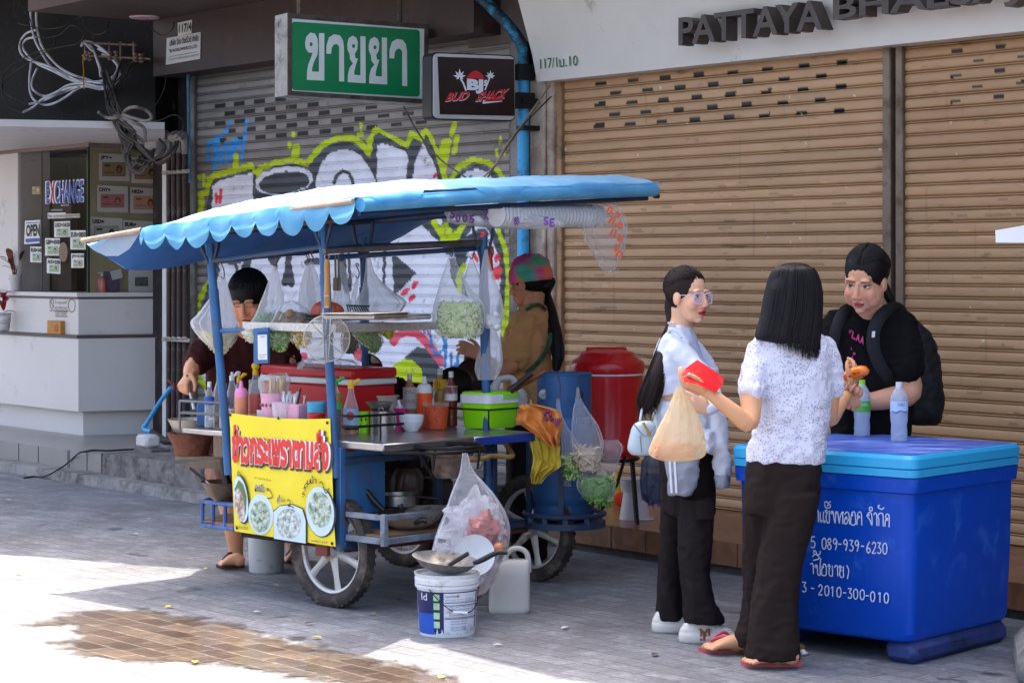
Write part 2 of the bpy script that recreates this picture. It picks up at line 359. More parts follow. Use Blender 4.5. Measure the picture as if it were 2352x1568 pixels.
# ---------------------------------------------------------------- roller shutters
PH = [0, .06, .2, .4, .58, .70, .735, .76, .80, .84, .87, .90, .935, .97]
OF = [0, .004, .006, .0065, .0055, .003, -.010, -.010, .003, .004, .003, -.009, -.009, -.001]
def shutter(name, label, x0, x1, z0, z1, d, pitch, base, paint, nu, mt, rail=None):
    u0, u1 = uW(x0, d), uW(x1, d); rows = []
    k = int((z1 - z0) / pitch) + 1
    for i in range(k):
        for p, o in zip(PH, OF):
            z = z1 - (i + p) * pitch
            if z > z0: rows.append((z, o))
    m = MB(); nv = len(rows)
    us = np.linspace(u0, u1, nu); zs = np.array([r[0] for r in rows]); os_ = np.array([r[1] for r in rows])
    bow = np.array([[noise.noise(V((u * .9, z * 7, 3))) * .0025 for z in zs] for u in us])
    m.v = [W(us[i], zs[j], d + os_[j] + bow[i, j]) for i in range(nu) for j in range(nv)]
    m.f = [(i * nv + j, i * nv + j + 1, (i + 1) * nv + j + 1, (i + 1) * nv + j) for i in range(nu - 1) for j in range(nv - 1)]; m.m = [0] * len(m.f)
    px, py = pix(m.v); c = np.tile(np.array(base), (len(m.v), 1)); r = np.random.RandomState(3)
    for j in range(nv):                                   # each slat has weathered a little differently
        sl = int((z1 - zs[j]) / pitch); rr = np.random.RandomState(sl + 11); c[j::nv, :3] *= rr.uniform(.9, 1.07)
        if os_[j] < -.002: c[j::nv, :3] *= .6  # groove rows darkened as well: shade painted into the slat colour
    paint(px, py, c); m.c = c
    t = thing(name, label, 'roller shutter', W((u0 + u1) / 2, z0, d)); m.build('slat_curtain', mt, t, ang=80)
    if rail:
        for (a, b) in rail:
            q = MB(); ua, ub = uW(a, d + .03), uW(b, d + .03); q.box(W(ua, z0, d - .04), WR * (ub - ua), WN * -.075, UP * (z1 - z0), bev=.006)
            q.build('guide_rail', MATS.get(name + '_rail') or mat(name + '_rail', '#7b7775' if 'graff' in label else '#a58361', .5, .4, var=.2, vs=8, dirt=('#5a4a3c', .4, 5)), t)
    return t
hole_w = 12.5
def slots(px, py, c, lines):
    for (xs, ys) in lines:
        for x, y, w, h in zip(xs, ys, [hole_w] * 99, [5.2] * 99):
            q = (np.abs(px - x) < w) & (np.abs(py - y - (px - x) * -.1) < h); c[q, :3] = .004
def gp(ax, ay): return lambda pts: [(ax + .354 * x, ay + .354 * y) for x, y in pts]
gA, gB = gp(402, 201), gp(402, 516.8)
def graffiti(px, py, c):
    wob_x = np.array([noise.noise(V((a * .08, b * .08, 1))) for a, b in zip(px, py)]) * 3.; qx = px + wob_x; qy = py + wob_x * .6
    Y_, G_, Wt, R_, B_ = S('#c3d60a'), S('#4c5056'), S('#e4e4ee'), S('#ee4456'), S('#2f93d8')
    def fill(col, *polys):
        for p in polys: c[inpoly(qx, qy, p)] = col
    def st(col, w, *ls):
        for l in ls: c[instroke(qx, qy, l, w)] = col
    slots(px, py, c, [
        ([505.5, 550, 596, 644], [244, 239, 233.5, 229]), ([528, 573.5, 620, 669, 719], [261.5, 256.5, 252, 246.5, 241]),
        ([505.5, 551, 597.5, 645, 694.5, 745, 798, 853], [284, 279, 274.5, 269.5, 264.5, 259.5, 253.5, 247.5]),
        ([529, 574.5, 622, 670, 720, 772.5, 826, 881, 938], [302, 297.5, 293, 288, 283.5, 278, 272.5, 267, 261]),
        ([506.5, 552, 598.5, 646.5, 695.5, 747, 799.5, 853.5, 910, 967.5], [324, 320, 316, 312, 307, 302.5, 297, 292, 286, 281])])
    A, B = gA, gB
    st(B_, 8, A([(212, 478), (218, 365), (262, 335), (335, 292), (357, 220)]), A([(262, 340), (252, 465)]), A([(280, 345), (262, 470)]), A([(330, 360), (345, 480), (420, 350)]), A([(352, 372), (400, 335), (385, 385), (350, 400)]), A([(470, 212), (455, 290), (432, 470)]), A([(275, 400), (300, 480), (310, 385)]), A([(268, 445), (256, 545)]), A([(340, 470), (360, 420), (390, 480), (400, 430)]))
    st(B_, 5, A([(215, 470), (290, 490), (360, 480)]))
    Y1 = [(125, 980), (140, 860), (175, 760), (165, 690), (215, 680), (225, 595), (255, 572), (400, 535), (492, 505), (515, 578), (560, 520), (660, 485), (760, 470), (860, 495), (892, 448), (960, 372), (1050, 330), (1150, 328), (1210, 368), (1255, 425), (1272, 350), (1300, 275), (1400, 325), (1505, 378), (1535, 300), (1590, 335), (1625, 282), (1658, 330), (1700, 440), (1740, 560), (1765, 640)]
    st(Y_, 13.5, A(Y1)); st(Y_, 12, A([(1790, 600), (1850, 505), (1940, 468), (2040, 490), (2105, 550), (2135, 610), (2150, 720)]))
    st(Y_, 18, A([(785, 388), (780, 455)]), A([(1770, 355), (1745, 450), (1735, 560)]), A([(1750, 360), (1725, 440)]))
    st(Y_, 12, A([(395, 445), (390, 525)]), A([(1832, 322), (1810, 425)]), A([(1815, 232), (1795, 305)]), A([(1255, 350), (1300, 300)]))
    st(Y_, 8, A([(768, 296), (767, 318)]), A([(741, 362), (742, 388)]), A([(1210, 238), (1207, 268)]), A([(1188, 300), (1186, 318)]), A([(1212, 295), (1210, 315)]), A([(2110, 330), (2110, 360)]), A([(2088, 405), (2090, 440)]), A([(2135, 400), (2132, 430)]), A([(160, 572), (158, 598)]), A([(190, 568), (190, 590)]), A([(186, 605), (187, 635)]))
    fill(G_, A([(170, 1000), (200, 780), (235, 620), (265, 600), (500, 530), (520, 605), (560, 560), (660, 510), (760, 495), (862, 520), (900, 460), (1000, 375), (1120, 348), (1210, 405), (1268, 462), (1290, 310), (1325, 292), (1512, 402), (1550, 330), (1600, 352), (1632, 300), (1680, 405), (1725, 560), (1750, 680), (1770, 1000)]), A([(1770, 1000), (1790, 640), (1850, 545), (1950, 498), (2050, 522), (2110, 600), (2130, 760), (2140, 1000)]))
    fill(Wt, A([(215, 1000), (240, 760), (245, 640), (290, 605), (380, 580), (500, 555), (508, 700), (520, 1000)]))
    def ell(cx, cy, rx, ry, t): return [(cx + rx * math.cos(a) * math.cos(t) - ry * math.sin(a) * math.sin(t), cy + rx * math.cos(a) * math.sin(t) + ry * math.sin(a) * math.cos(t)) for a in [i * PI / 16 for i in range(32)]]
    fill(Wt, A(ell(705, 605, 192, 92, -.14))); fill(G_, A(ell(708, 618, 165, 72, -.14)))
    fill(Wt, A([(905, 1000), (905, 660), (925, 560), (955, 480), (1010, 425), (1080, 402), (1150, 408), (1210, 445), (1260, 520), (1300, 600), (1320, 760), (1330, 1000)]))
    st(G_, 7, A([(1035, 620), (1050, 570), (1090, 542), (1130, 556), (1155, 612), (1160, 660)]), A([(900, 560), (903, 700)]), A([(512, 570), (515, 700)]))
    fill(Wt, A([(1310, 372), (1340, 362), (1490, 410), (1512, 440), (1500, 640), (1490, 1000), (1330, 1000), (1312, 600)]), A([(1615, 362), (1560, 460), (1535, 640), (1530, 1000), (1740, 1000), (1715, 640), (1690, 520)]), A([(1820, 640), (1860, 570), (1900, 540), (1960, 530), (2030, 550), (2080, 610), (2100, 720), (2110, 1000), (1800, 1000)]))
    st(R_, 8, A([(1640, 605), (1660, 598)]), A([(1680, 580), (1692, 568)]), A([(265, 690), (268, 745)]), A([(300, 668), (300, 690)]), A([(270, 720), (298, 705), (292, 745)])); st(B_, 6, A([(1910, 590), (1920, 575)]))
    # lower half
    fill(Wt, B([(270, 130), (1700, 20), (2080, 20), (2110, 330), (2112, 900), (2060, 1135), (1100, 1135), (200, 1135), (160, 900), (190, 480), (240, 300)]))
    fill(G_, B([(255, 100), (420, 130), (470, 230), (380, 260), (290, 250), (240, 380), (205, 300)]))
    st(Y_, 12, B([(165, 150), (190, 215), (222, 235)]), B([(270, 330), (200, 400), (155, 500), (130, 620), (122, 760), (140, 930)]), B([(150, 980), (200, 1050)]))
    st(G_, 16, B([(270, 290), (225, 420), (190, 560), (185, 800)]))
    st(G_, 7, B([(385, 150), (400, 310)]), B([(1130, 80), (1128, 220), (1140, 420)]), B([(1372, 40), (1360, 200), (1352, 380)]), B([(660, 160), (655, 290)]), B([(480, 250), (475, 420)]))
    st(G_, 16, B([(560, 130), (490, 200), (440, 310), (420, 420)]), B([(590, 150), (640, 240), (700, 130)]), B([(735, 215), (732, 300), (715, 375)]), B([(735, 250), (755, 380)]), B([(1085, 210), (1090, 330), (1120, 420)]), B([(860, 240), (920, 235)]))
    fill(G_, B(ell(815, 140, 68, 48, 0)), B([(1410, 205), (1440, 205), (1565, 310), (1480, 405), (1420, 460), (1412, 300)]), B([(1330, 1135), (1370, 1080), (1500, 850), (1570, 790), (1640, 800), (1720, 930), (1830, 1110), (1840, 1135)]), B([(1090, 940), (1180, 960), (1260, 1010), (1360, 1135), (1090, 1135)]))
    fill(Y_, B(ell(1500, 1010, 112, 142, 0))); fill(G_, B(ell(1500, 1110, 70, 60, 0)))
    st(G_, 30, B([(1640, -20), (1720, 60), (1850, 30)]), B([(1780, 150), (1850, 60), (1900, -20)]), B([(1990, 60), (1900, 120), (1850, 180)])); fill(G_, B([(1780, 220), (1900, 200), (1860, 330), (1900, 470), (1830, 420), (1790, 340)]))
    st(Y_, 14, B([(1680, -20), (1740, 80), (1830, 60), (1880, -10)]), B([(1860, 20), (1800, 110), (1740, 100)]), B([(1870, 270), (1840, 340), (1850, 420)]))
    st(G_, 16, B([(2000, -60), (2080, 80), (2120, 200), (2135, 330), (2125, 480), (2090, 600)])); st(Y_, 11, B([(2070, -80), (2105, 60), (2140, 150), (2162, 330), (2155, 470), (2150, 700)]))
    fill(Y_, B([(2125, 560), (2150, 540), (2165, 700), (2165, 800), (2110, 700)]), B([(1750, -20), (1800, 30), (1780, 90), (1700, 60)]))
    fill(R_, B(ell(2088, 312, 30, 50, .4)), B(ell(2090, 215, 20, 28, .6)), B(ell(1495, 432, 36, 18, -.6)), B(ell(1556, 388, 20, 34, .5)), B(ell(1535, 475, 14, 30, .7))); st(R_, 8, B([(1935, 190), (1960, 230)]), B([(1985, 90), (2000, 60)]))
    pk = S('#e5586a'); st(pk, 20, B([(1430, 720), (1500, 690), (1570, 700), (1640, 770), (1700, 850), (1730, 890)])); st(pk, 17, B([(1175, 790), (1190, 850), (1260, 890)])); fill(pk, B(ell(835, 850, 26, 26, 0)), B(ell(1420, 740, 30, 45, 0)))
    bl = S('#3c86c4'); st(bl, 7, B([(1655, 690), (1665, 800), (1700, 850), (1745, 800), (1745, 690)]), B([(1760, 720), (1752, 920)]), B([(1790, 830), (1800, 990), (1830, 880)]), B([(1835, 850), (1825, 1010)]), B([(1615, 680), (1618, 700)])); st(R_, 6, B([(1637, 685), (1640, 705)]), B([(1770, 960), (1800, 940), (1830, 960)]))
shm = mat('grey_shutter_metal', attr=True, rough=.62, var=.14, vs=3, bump=.25, bs=70, dirt=('#6b625a', .18, 9), stretch=(1, 1, 1))
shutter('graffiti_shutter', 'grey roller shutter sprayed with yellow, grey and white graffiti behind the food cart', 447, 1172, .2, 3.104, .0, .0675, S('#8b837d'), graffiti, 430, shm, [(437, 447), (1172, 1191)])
def tan_dirt(px, py, c):
    slots(px, py, c, [
        ([1380, 1454, 1528, 1605, 1683, 1763, 1847, 1934], [191, 185, 179.5, 172.5, 165.5, 158, 150.5, 143.5]), ([1414, 1487, 1562, 1639, 1718, 1801, 1886], [213, 207, 201, 194.5, 188, 181.5, 174.5]),
        ([1378, 1451, 1524, 1600, 1678, 1760, 1845, 1932], [240, 235, 229.5, 223.5, 217.5, 211, 205, 199]), ([1412, 1484, 1559, 1636, 1715, 1798, 1884], [262, 257, 252, 246.5, 241, 235.5, 229.5]), ([1376, 1447, 1520, 1596, 1675, 1756, 1841, 1928], [289, 284.5, 280, 275, 270, 265, 259.5, 254.5]),
        ([2198, 2298], [116, 105.5]), ([2247, 2349], [139.5, 130.5]), ([2196, 2296], [174, 164]), ([2245, 2347], [199, 190]), ([2195, 2294], [232.5, 223.5])])
    r = np.random.RandomState(5)
    for k in range(150):                                    # rust scars along the slat lips
        x, y = r.uniform(1290, 2352), r.uniform(420, 1080); w, h = r.uniform(6, 34), r.uniform(1.0, 3.); q = (np.abs(px - x) < w) & (np.abs(py - y + (x - px) * (y - HY) * -.00024) < h)
        c[q, :3] = c[q, :3] * .62 if r.rand() < .7 else c[q, :3] * 1.25
    for k in range(60):
        x, y = r.uniform(1290, 2352), r.uniform(200, 1080); q = (px - x) ** 2 + (py - y) ** 2 < r.uniform(1.5, 5); c[q, :3] = .6
    for k in range(45):                                     # run marks
        x, y, l = r.uniform(1290, 2352), r.uniform(150, 900), r.uniform(20, 120); q = (np.abs(px - x) < r.uniform(1., 2.5)) & (py > y) & (py < y + l); c[q, :3] *= r.uniform(.8, .93)
tanm = mat('tan_shutter_metal', attr=True, rough=.5, var=.12, vs=2.5, bump=.12, bs=40, dirt=('#6f5138', .1, 4), stretch=(1, 1, 5))
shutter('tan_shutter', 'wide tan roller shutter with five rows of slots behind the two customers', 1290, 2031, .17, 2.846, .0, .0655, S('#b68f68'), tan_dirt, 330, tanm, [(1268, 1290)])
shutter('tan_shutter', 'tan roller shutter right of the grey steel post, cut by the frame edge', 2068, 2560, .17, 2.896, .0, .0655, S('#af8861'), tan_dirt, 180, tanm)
m = MB(); m.box(W(uW(2031, .02), .166, -.06), WR * (uW(2050, .05) - uW(2031, .05)), WN * -.10, UP * 2.75, bev=.006); m.box(W(uW(2049.5, .05), .166, -.06), WR * (uW(2067, .05) - uW(2050, .05)), WN * -.09, UP * 2.75, bev=.006)
tag(m.build('steel_post', mat('post_steel', '#7d6c5c', .5, .5, var=.3, vs=6, bump=.2, dirt=('#5d4634', .4, 7))), 'grey brown steel post between the two tan roller shutters', 'post')
m = MB(); m.box(W(uW(1216, .06), .166, -.05), WR * (uW(1270, .06) - uW(1216, .06)), WN * -.11, UP * 2.6, bev=.01); m.box(W(uW(1243, .08), .166, .0605), WR * .035, WN * -.02, UP * 2.6, bev=.006)
pil = tag(m.build('wall_pillar', mat('stained_cream_plaster', '#b5a493', .85, var=.25, vs=5, bump=.35, bs=25, dirt=('#7b5f4a', .6, 4))), 'stained cream plaster pillar between the graffiti shutter and the tan shutter', 'pillar')
# ---------------------------------------------------------------- building mass above, and an unseen eave shaped to cast the pavement shade
brown = mat('dark_brown_cladding', '#3f2d28', .6, var=.25, vs=2, bump=.1, bs=30, dirt=('#5d4a42', .25, 6))
black = mat('black_brown_board', '#0f0a0a', .75, spec=.2, var=.35, vs=3, bump=.15, bs=20, dirt=('#4a4040', .12, 14))
blk = thing('shop_building', 'dark brown upper front of the shophouse above the shutters', 'building', W(0, 0, -.5))
m = MB(); u0, u1 = uW(352, .26), uW(1088, .26); m.box(W(u0, 3.06, -.3), WR * (u1 - u0), WN * -.56, UP * .9); m.build('fascia', brown, blk)
m = MB(); a = W(uW(345, .26), 3.5, .25); m.box(a, WR * (uW(1500, .26) - uW(345, .26)), WN * -1.06, UP * .35); m.build('overhang', mat('brown_soffit', '#55433c', .7, var=.2, vs=3), blk)
m = MB(); m.box(W(uW(-900, .2), 2.62, -.1), WR * (uW(352, .2) - uW(-900, .2)), WN * -.28, UP * 1.6); m.build('back_board', black, blk)
m = MB(); m.box(W(uW(345, 0), .2, -.12), WR * (uW(452, 0) - uW(345, 0)), WN * -.095, UP * 2.9); m.build('pier_wall', mat('pier', '#2a2020', .8, var=.4, vs=6, bump=.3, dirt=('#55504c', .3, 8)), blk)
m = MB(); m.box(W(uW(1086, .0), 3.0, -.2), WR * (uW(1240, 0) - uW(1086, 0)), WN * -.24, UP * 1.); m.build('roller_box', mat('roller_box', '#5f534d', .6, var=.2), blk)
m = MB(); m.box(W(-34, 0, -.35), WR * 48, WN * .3, UP * 8); m.build('rear_wall', mat('rear_plaster', '#4a4440', .9), blk)
rp = [(-500, 1242), (100, 1274), (300, 1291), (480, 1303), (650, 1340), (900, 1410), (1000, 1440), (1015, 1480), (1150, 1515), (1300, 1552), (1450, 1566), (1700, 1600), (2700, 1760)]
ZS = 4.3; pl = [onZ(x, y) + V((SUNV.x, SUNV.y, 1)) * ZS for x, y in rp]; bk = [W(8, ZS, -.5), W(-32, ZS, -.5)]; bk = [V((q.x, q.y, ZS)) for q in bk]
m = MB(); m.prism(pl + bk, UP * .2); m.build('shadow_shaped_eave', mat('shade_eave_grey', '#8b857f', .9), blk)  # out of view; outline projected up from the ground shadow it should cast
m = MB(); m.lathe([(.0, 0), (.11, 0), (.115, .006), (.12, .012), (0, .012)], P(332, 16, 16.9).xyz * 1, 24); q = m.v; z = min(p.z for p in q)
for p in q: p.z += 3.4965 - z - .009
tag(m.build('ceiling_lamp', [mat('lamp_pink', '#d9b3bd', .4, var=0)]), 'round pinkish recessed ceiling lamp under the brown overhang', 'lamp')
# white fascia with the raised letters
wf = mat('white_fascia_paint', '#cfc6bd', .55, var=.06, vs=2, bump=.03, dirt=('#8d7d6e', .08, 5))
fb = thing('sign_fascia', 'large white leaning fascia board over the tan shutters with raised dark letters', 'sign board', W(uW(1700), 2.7, .1))
sec = [(-.1, 2.718), (.13, 2.718), (.15, 2.885), (.27, 3.24), (.55, 4.1), (-.1, 4.1)]; ua, ub = uW(1233, .13), uW(2700, .13)
m = MB(); m.prism([W(ua + (-.02 if z > 2.8 else 0), z, d) for d, z in sec], WR * (ub - ua)); m.build('board', wf, fb, ang=25)
m = MB()
def raised(body, xa, xb, yb, yb2, h):
    a = onW(xa, yb, .30); ux = WR * (uW(xb, .30) - uW(xa, .30)); m.text(body, a, ux, UP * h, off=.02, thick=WN * .08 if False else WN * .09)
raised('PATTAYA', 1558, 1888, 105, 67, .158)
raised('BHAESAJ', 1913, 2340, 62, 10, .158)
m.build('raised_lettering', mat('weathered_letter_metal', '#4b403c', .5, .1, var=.3, vs=9), fb, ang=30)
m = MB(); a = onW(1241, 159, .148); m.text('117/1', a, WR * (uW(1280, .14) - uW(1241, .14)), UP * .062 + WN * -.004); m.text('ม.10', onW(1285, 155.5, .148), WR * (uW(1327, .14) - uW(1285, .14)), UP * .062 + WN * -.004); m.build('house_number', mat('green_paint', '#1d5b2f', .5, var=0), fb)
# blue water pipe
bp = mat('blue_pvc', '#3ba0d8', .45, var=.12, vs=8, dirt=('#2a3c48', .25, 8)); dk = mat('black_pipe_tape', '#151517', .6, var=.3)
t = thing('water_pipe', 'blue plastic downpipe with black taped upper bend beside the cream pillar', 'pipe', W(uW(1202, .1), .2, .1))
m = MB(); m.tube([onW(1202, 150, .13), onW(1202, 1150, .13)], .038, 14); m.build('pipe', bp, t)
m = MB(); q = onW(1202, 150, .13); m.tube([q, onW(1198, 105, .14), onW(1165, 55, .2), onW(1096, -12, .3), onW(1060, -30, .5)], .037, 12, sm=5); m.build('pipe_bend', mat('taped_pipe', '#163240', .55, var=.5, vs=14, dirt=('#3592bd', .55, 16)), t)
[MB().box(onW(1186, y, .19), WR * .075, WN * .2, UP * .03).build('pipe_clamp', dk, t) for y in (238, 300)]
tag(MB().tube([onW(432, 172, .12), onW(434, 300, .12), onW(436, 420, .12)], .013, 8).build('thin_pipe', mat('blue_pvc_old', '#4a7f98', .6, var=.4, vs=14)), 'thin faded blue pipe running down beside the shutter rail', 'pipe')
# ---------------------------------------------------------------- exchange booth on the left
whl = mat('white_laminate', '#ccc5c0', .3, var=.05, vs=1.5, bump=.02, dirt=('#9a918c', .12, 3)); dkl = mat('dark_trim', '#4f423b', .5)
RV = V((.917, .399, 0)); RN = V((.399, -.917, 0))
def onR(x, y, off=0.): return onP(x, y, RN, KG.dot(RN) + off)
KG = onW(201, 640, .45); KB = onW(191, 980, .50); KL = onW(180, 900, .58); KU = onW(180, 740, .56)
t = thing('exchange_counter', 'white laminate money exchange counter with an angled corner and a narrow ledge', 'counter', V((KL.x, KL.y, .2)))
def cpanel(name, K, z0, z1, mt, xl=-260, ext=0.):
    K = V((K.x, K.y, 0)); L = -WR; A = K + L * 3.2; B = K + RV * 1.05; m = MB()
    pts = [A, K, B, B + WN * .15, K + WN * .5 + RV * .2, A + WN * .5]
    m.prism([p + UP * z0 for p in pts], UP * (z1 - z0)); return m.build(name, mt, t, smooth=False)
cpanel('plinth', KB, .2, .44, whl); cpanel('lower_panel', KL, .40, .985, whl); cpanel('ledge', KL - WN * .012, .986, 1.012, dkl); cpanel('upper_panel', KU, 1.013, 1.30, whl); cpanel('trim_strip', KU - WN * .008, 1.301, 1.318, dkl); cpanel('counter_top', KU - WN * .012, 1.319, 1.352, whl)
glass = mat('window_glass', '#0c0d0c', .02, var=0, alpha=.14, spec=.7)
t = thing('exchange_window', 'glass front of the money exchange with stickers and rate sheets', 'shop window', V((KG.x, KG.y, 1.36)))
m = MB(); k0 = V((KG.x, KG.y, 1.353)); a0 = V((*onW(42, 640, .45).xy, 1.353)); m.box(a0, k0 - a0, WN * .01, UP * 1.2); m.build('glass_pane', glass, t, smooth=False)
m = MB(); r1 = V((*onR(374, 640).xy, 1.353)); m.box(k0 + RV * .012, r1 - k0, -RN * .01, UP * 1.2); m.build('glass_pane', glass, t, smooth=False)
m = MB(); m.box(k0 - WN * .006, WR * .014, WN * .02, UP * 1.2); m.build('glass_edge', mat('green_glass_edge', '#1d3d2c', .2), t)
m = MB(); g = V((*onW(97, 640, .454).xy, 1.353)); m.box(g, WR * .006, WN * -.008, UP * 1.2); m.build('glass_joint', dkl, t)
m = MB(); m.box(W(uW(372, .12), .2, .12), WR * (uW(381, .12) - uW(372, .12)), WN * .14, UP * 2.36, bev=.004); m.build('white_jamb', mat('jamb_white', '#cfcdcb', .4), t)
m = MB(); m.box(V((*onW(-300, 640, .47).xy, 1.353)), V((*onW(41, 640, .47).xy, 1.353)) - V((*onW(-300, 640, .47).xy, 1.353)), WN * .3, UP * 1.2, bev=.004); m.build('side_panel', whl, t)
wi = mat('beige_interior', '#b5a682', .8, var=.08); di = mat('brown_interior', '#a8977c', .8, var=.25, vs=2)
m = MB(); m.box(V((*onR(203, 640, -.10).xy, 1.353)), r1 - k0 - RV * .03, -RN * .01, UP * 1.2); m.build('rear_board', wi, t)
m = MB(); m.box(k0 - WR * 2.2 + WN * .75, WR * 2.4, WN * .02, UP * 1.2); m.build('inner_wall', di, t); m = MB(); m.box(onW(150, 640, -.1) * 1 - UP * .2, WR * .05, WN * .05, UP * 1.2); m.box(V((*onW(120, 640, .2).xy, 1.36)), WR * .35, WN * .05, UP * .9); m.build('inner_shelf', mat('inner_shelf', '#5d4c40', .6, var=.3, vs=4), t)
m = MB(); sp = [(-200, 283), (0, 290), (240, 294), (378, 298), (378, 302), (280, 294 + 26), (60, 335), (-200, 372)]
m.prism([onP(x, y, UP, 2.563) for x, y in [(-300, 282), (0, 290), (378, 297)]] + [W(uW(378), 2.563, .0), W(uW(-300), 2.563, .0)], UP * .05); m.build('soffit', mat('white_soffit', '#c5bebb', .5, var=.08, dirt=('#8a7d74', .1, 4)), t)
m = MB(); m.box(V((*onW(-200, 640, .47).xy, 2.53)), V((*onW(203, 640, .47).xy, 2.53)) - V((*onW(-200, 640, .47).xy, 2.53)), WN * .05, UP * .032); m.box(V((*onR(203, 640, .01).xy, 2.53)), r1 - k0, -RN * .05, UP * .032); m.build('door_track', mat('track_metal', '#7b6a60', .5, .4), t)
# sheets, stickers
PAPER = mat('paper', '#d9d6d0', .7, var=.04); INK = mat('black_ink', '#16130f', .6, var=0)
def T(m, body, pl, x0, y0, x1, y1, h, mi=0, off=0., **k):
    o = pl(x0, y0); m.text(body, o, pl(x1, y1) - o, pl(x0, y0 - h) - o, off=off, mi=mi, **k)
def quad(m, pl, pts, n, th=.003, mi=0): m.prism([pl(*p) for p in pts], V(n) * th, mi)
def note(par, pl, n, x0, y0, x1, y1, cols, name='banknote_print'):
    m = MB(); q = lambda a, b, z: pl(x0 + (x1 - x0) * a, y0 + (y1 - y0) * b) + n * z
    def rc(a, b, c, d, z, mi): m.poly([q(a, d, z), q(c, d, z), q(c, b, z), q(a, b, z)], mi)
    rc(0, 0, 1, 1, .001, 0); rc(.04, .08, .96, .92, .002, 1)
    if True:
        k = [(.72 + .13 * math.cos(a), .5 + .3 * math.sin(a)) for a in [i * PI / 8 for i in range(16)]]; m.poly([q(a, 1 - b, .003) for a, b in k], 2)
        k = [(.72 + .07 * math.cos(a), .42 + .17 * math.sin(a)) for a in [i * PI / 8 for i in range(16)]]; m.poly([q(a, 1 - b, .004) for a, b in k], 0)
        rc(.1, .15, .34, .3, .003, 2); rc(.1, .7, .5, .76, .003, 2)
    return m.build(name, [mat('note_%s' % c, c, .7, var=.2, vs=60) for c in cols], par, smooth=False)
PR = lambda off: (lambda x, y: onR(x, y, off))
G1 = 'rate posters on the exchange window'
def poster(txt, x0, y0, x1, y1, cols, desc, big=True):
    t = thing('rate_poster', desc, 'poster', onR((x0 + x1) / 2, y1, -.07), G1); pl = PR(-.07); m = MB()
    quad(m, pl, [(x0, y1), (x1, y1 + (x1 - x0) * .04), (x1, y0 + (x1 - x0) * .05), (x0, y0)], RN, .002); m.build('sheet', PAPER, t, smooth=False)
    pl = PR(-.065); m = MB(); w, h = x1 - x0, y1 - y0; T(m, txt, pl, x0 + w * .06, y0 + h * .24, x0 + w * .43, y0 + h * .26, h * .15, off=.05); m.build('lettering', INK, t)
    note(t, pl, RN, x0 + w * .11, y0 + h * .34, x0 + w * .88, y0 + h * .86, cols)
poster('JPY=', 227, 352, 297, 414, ('#8d7a58', '#a48c62', '#5d4630'), 'white sheet marked JPY with a brown banknote picture')
poster('KRW=', 302, 360, 371, 420, ('#a67a48', '#b58c5c', '#4d3a33'), 'white sheet with a tan banknote, mostly behind the hanging cables')
poster('CNY=', 223, 425, 294, 486, ('#b98f8a', '#c27a78', '#a3423f'), 'white sheet marked CNY with a dull red banknote picture')
poster('HKD=', 299, 430, 369, 489, ('#c98a6c', '#d4a184', '#b5452f'), 'white sheet marked HKD with an orange red banknote picture')
poster('USD=', 208, 498, 281, 560, ('#9aa096', '#b9bfb2', '#3d443e'), 'white sheet marked USD with a grey green banknote picture')
poster('EUR=', 283, 505, 352, 566, ('#a9aab0', '#c0c2c6', '#6a6f7c'), 'white sheet marked EUR just above the flap of the blue canopy')
PL = lambda off: (lambda x, y: onW(x, y, off)); ON = -WN
G2 = 'small rate slips stuck on the glass'
def slip(txt, x0, y0, x1, y1, col, tilt=0):
    t = thing('rate_slip', 'small white slip reading %s with a tiny banknote picture' % txt, 'slip', onW((x0 + x1) / 2, y1, .452), G2); m = MB(); pl = PL(.456)
    quad(m, PL(.452), [(x0, y1), (x1, y1 + tilt), (x1, y0 + tilt), (x0, y0)], ON, .002); m.build('sheet', PAPER, t, smooth=False); m = MB(); h = y1 - y0
    T(m, txt, pl, x0 + 1, y0 + h * .36 - tilt * 0, x1 - 1, y0 + h * .36 + tilt, h * .27, off=.04); m.build('lettering', INK, t)
    note(t, pl, ON, x0 + 5, y0 + h * .45, x1 - 4, y0 + h * .93, (col, '#a9b29a', '#4c5a44'))
slip('USD=3620', 125, 509, 161, 545, '#97a08e', -1); slip('EUR=3850', 162, 529, 197, 573, '#8fae7f'); slip('GBP=4500', 104, 547, 138, 587, '#a3b58d'); slip('RUB=340', 70, 566, 97, 602, '#93a093', 1); slip('AUD=2300', 108, 593, 139, 627, '#98b07a', 2); slip('JPY=2330', 164, 582, 193, 615, '#a58a66')
t = thing('exchange_sticker', 'blue EXCHANGE lettering with a red X on the glass', 'window sticker', onW(150, 468, .455)); pl = PL(.453)
wht = mat('white_print', '#dedee6', .6, var=0); blu = mat('blue_print', '#1f4aa0', .5, var=0); red = mat('red_print', '#c3202a', .5, var=0)
m = MB(); T(m, 'EXCHANGE', pl, 104, 469, 193, 465, 53, off=.055); m.build('white_outline', wht, t)
m = MB(); pl = PL(.456); T(m, 'E', pl, 106, 467.5, 113.5, 467, 49, off=.03); T(m, 'CHANGE', pl, 126, 467, 191, 464, 49, off=.03); m.build('blue_letters', blu, t); m = MB(); T(m, 'X', pl, 114.5, 467, 125.5, 466.5, 49, off=.03); m.build('red_letter', red, t)
m = MB(); T(m, 'อัตราทำการ', pl, 140, 474, 158, 473.5, 6); T(m, 'เปิดทำการทุกวัน', pl, 117, 486, 143, 485.5, 6); m.build('small_lettering', wht, t)
t = thing('paper_strip', 'white paper strip reading No commision on the glass', 'notice', onW(130, 502, .455)); m = MB(); quad(m, PL(.452), [(110, 502), (151, 501), (151, 488), (110, 489)], ON, .002); m.build('sheet', PAPER, t, smooth=False); m = MB(); T(m, 'No commision', PL(.456), 111, 500, 150, 499, 8); m.build('lettering', INK, t)
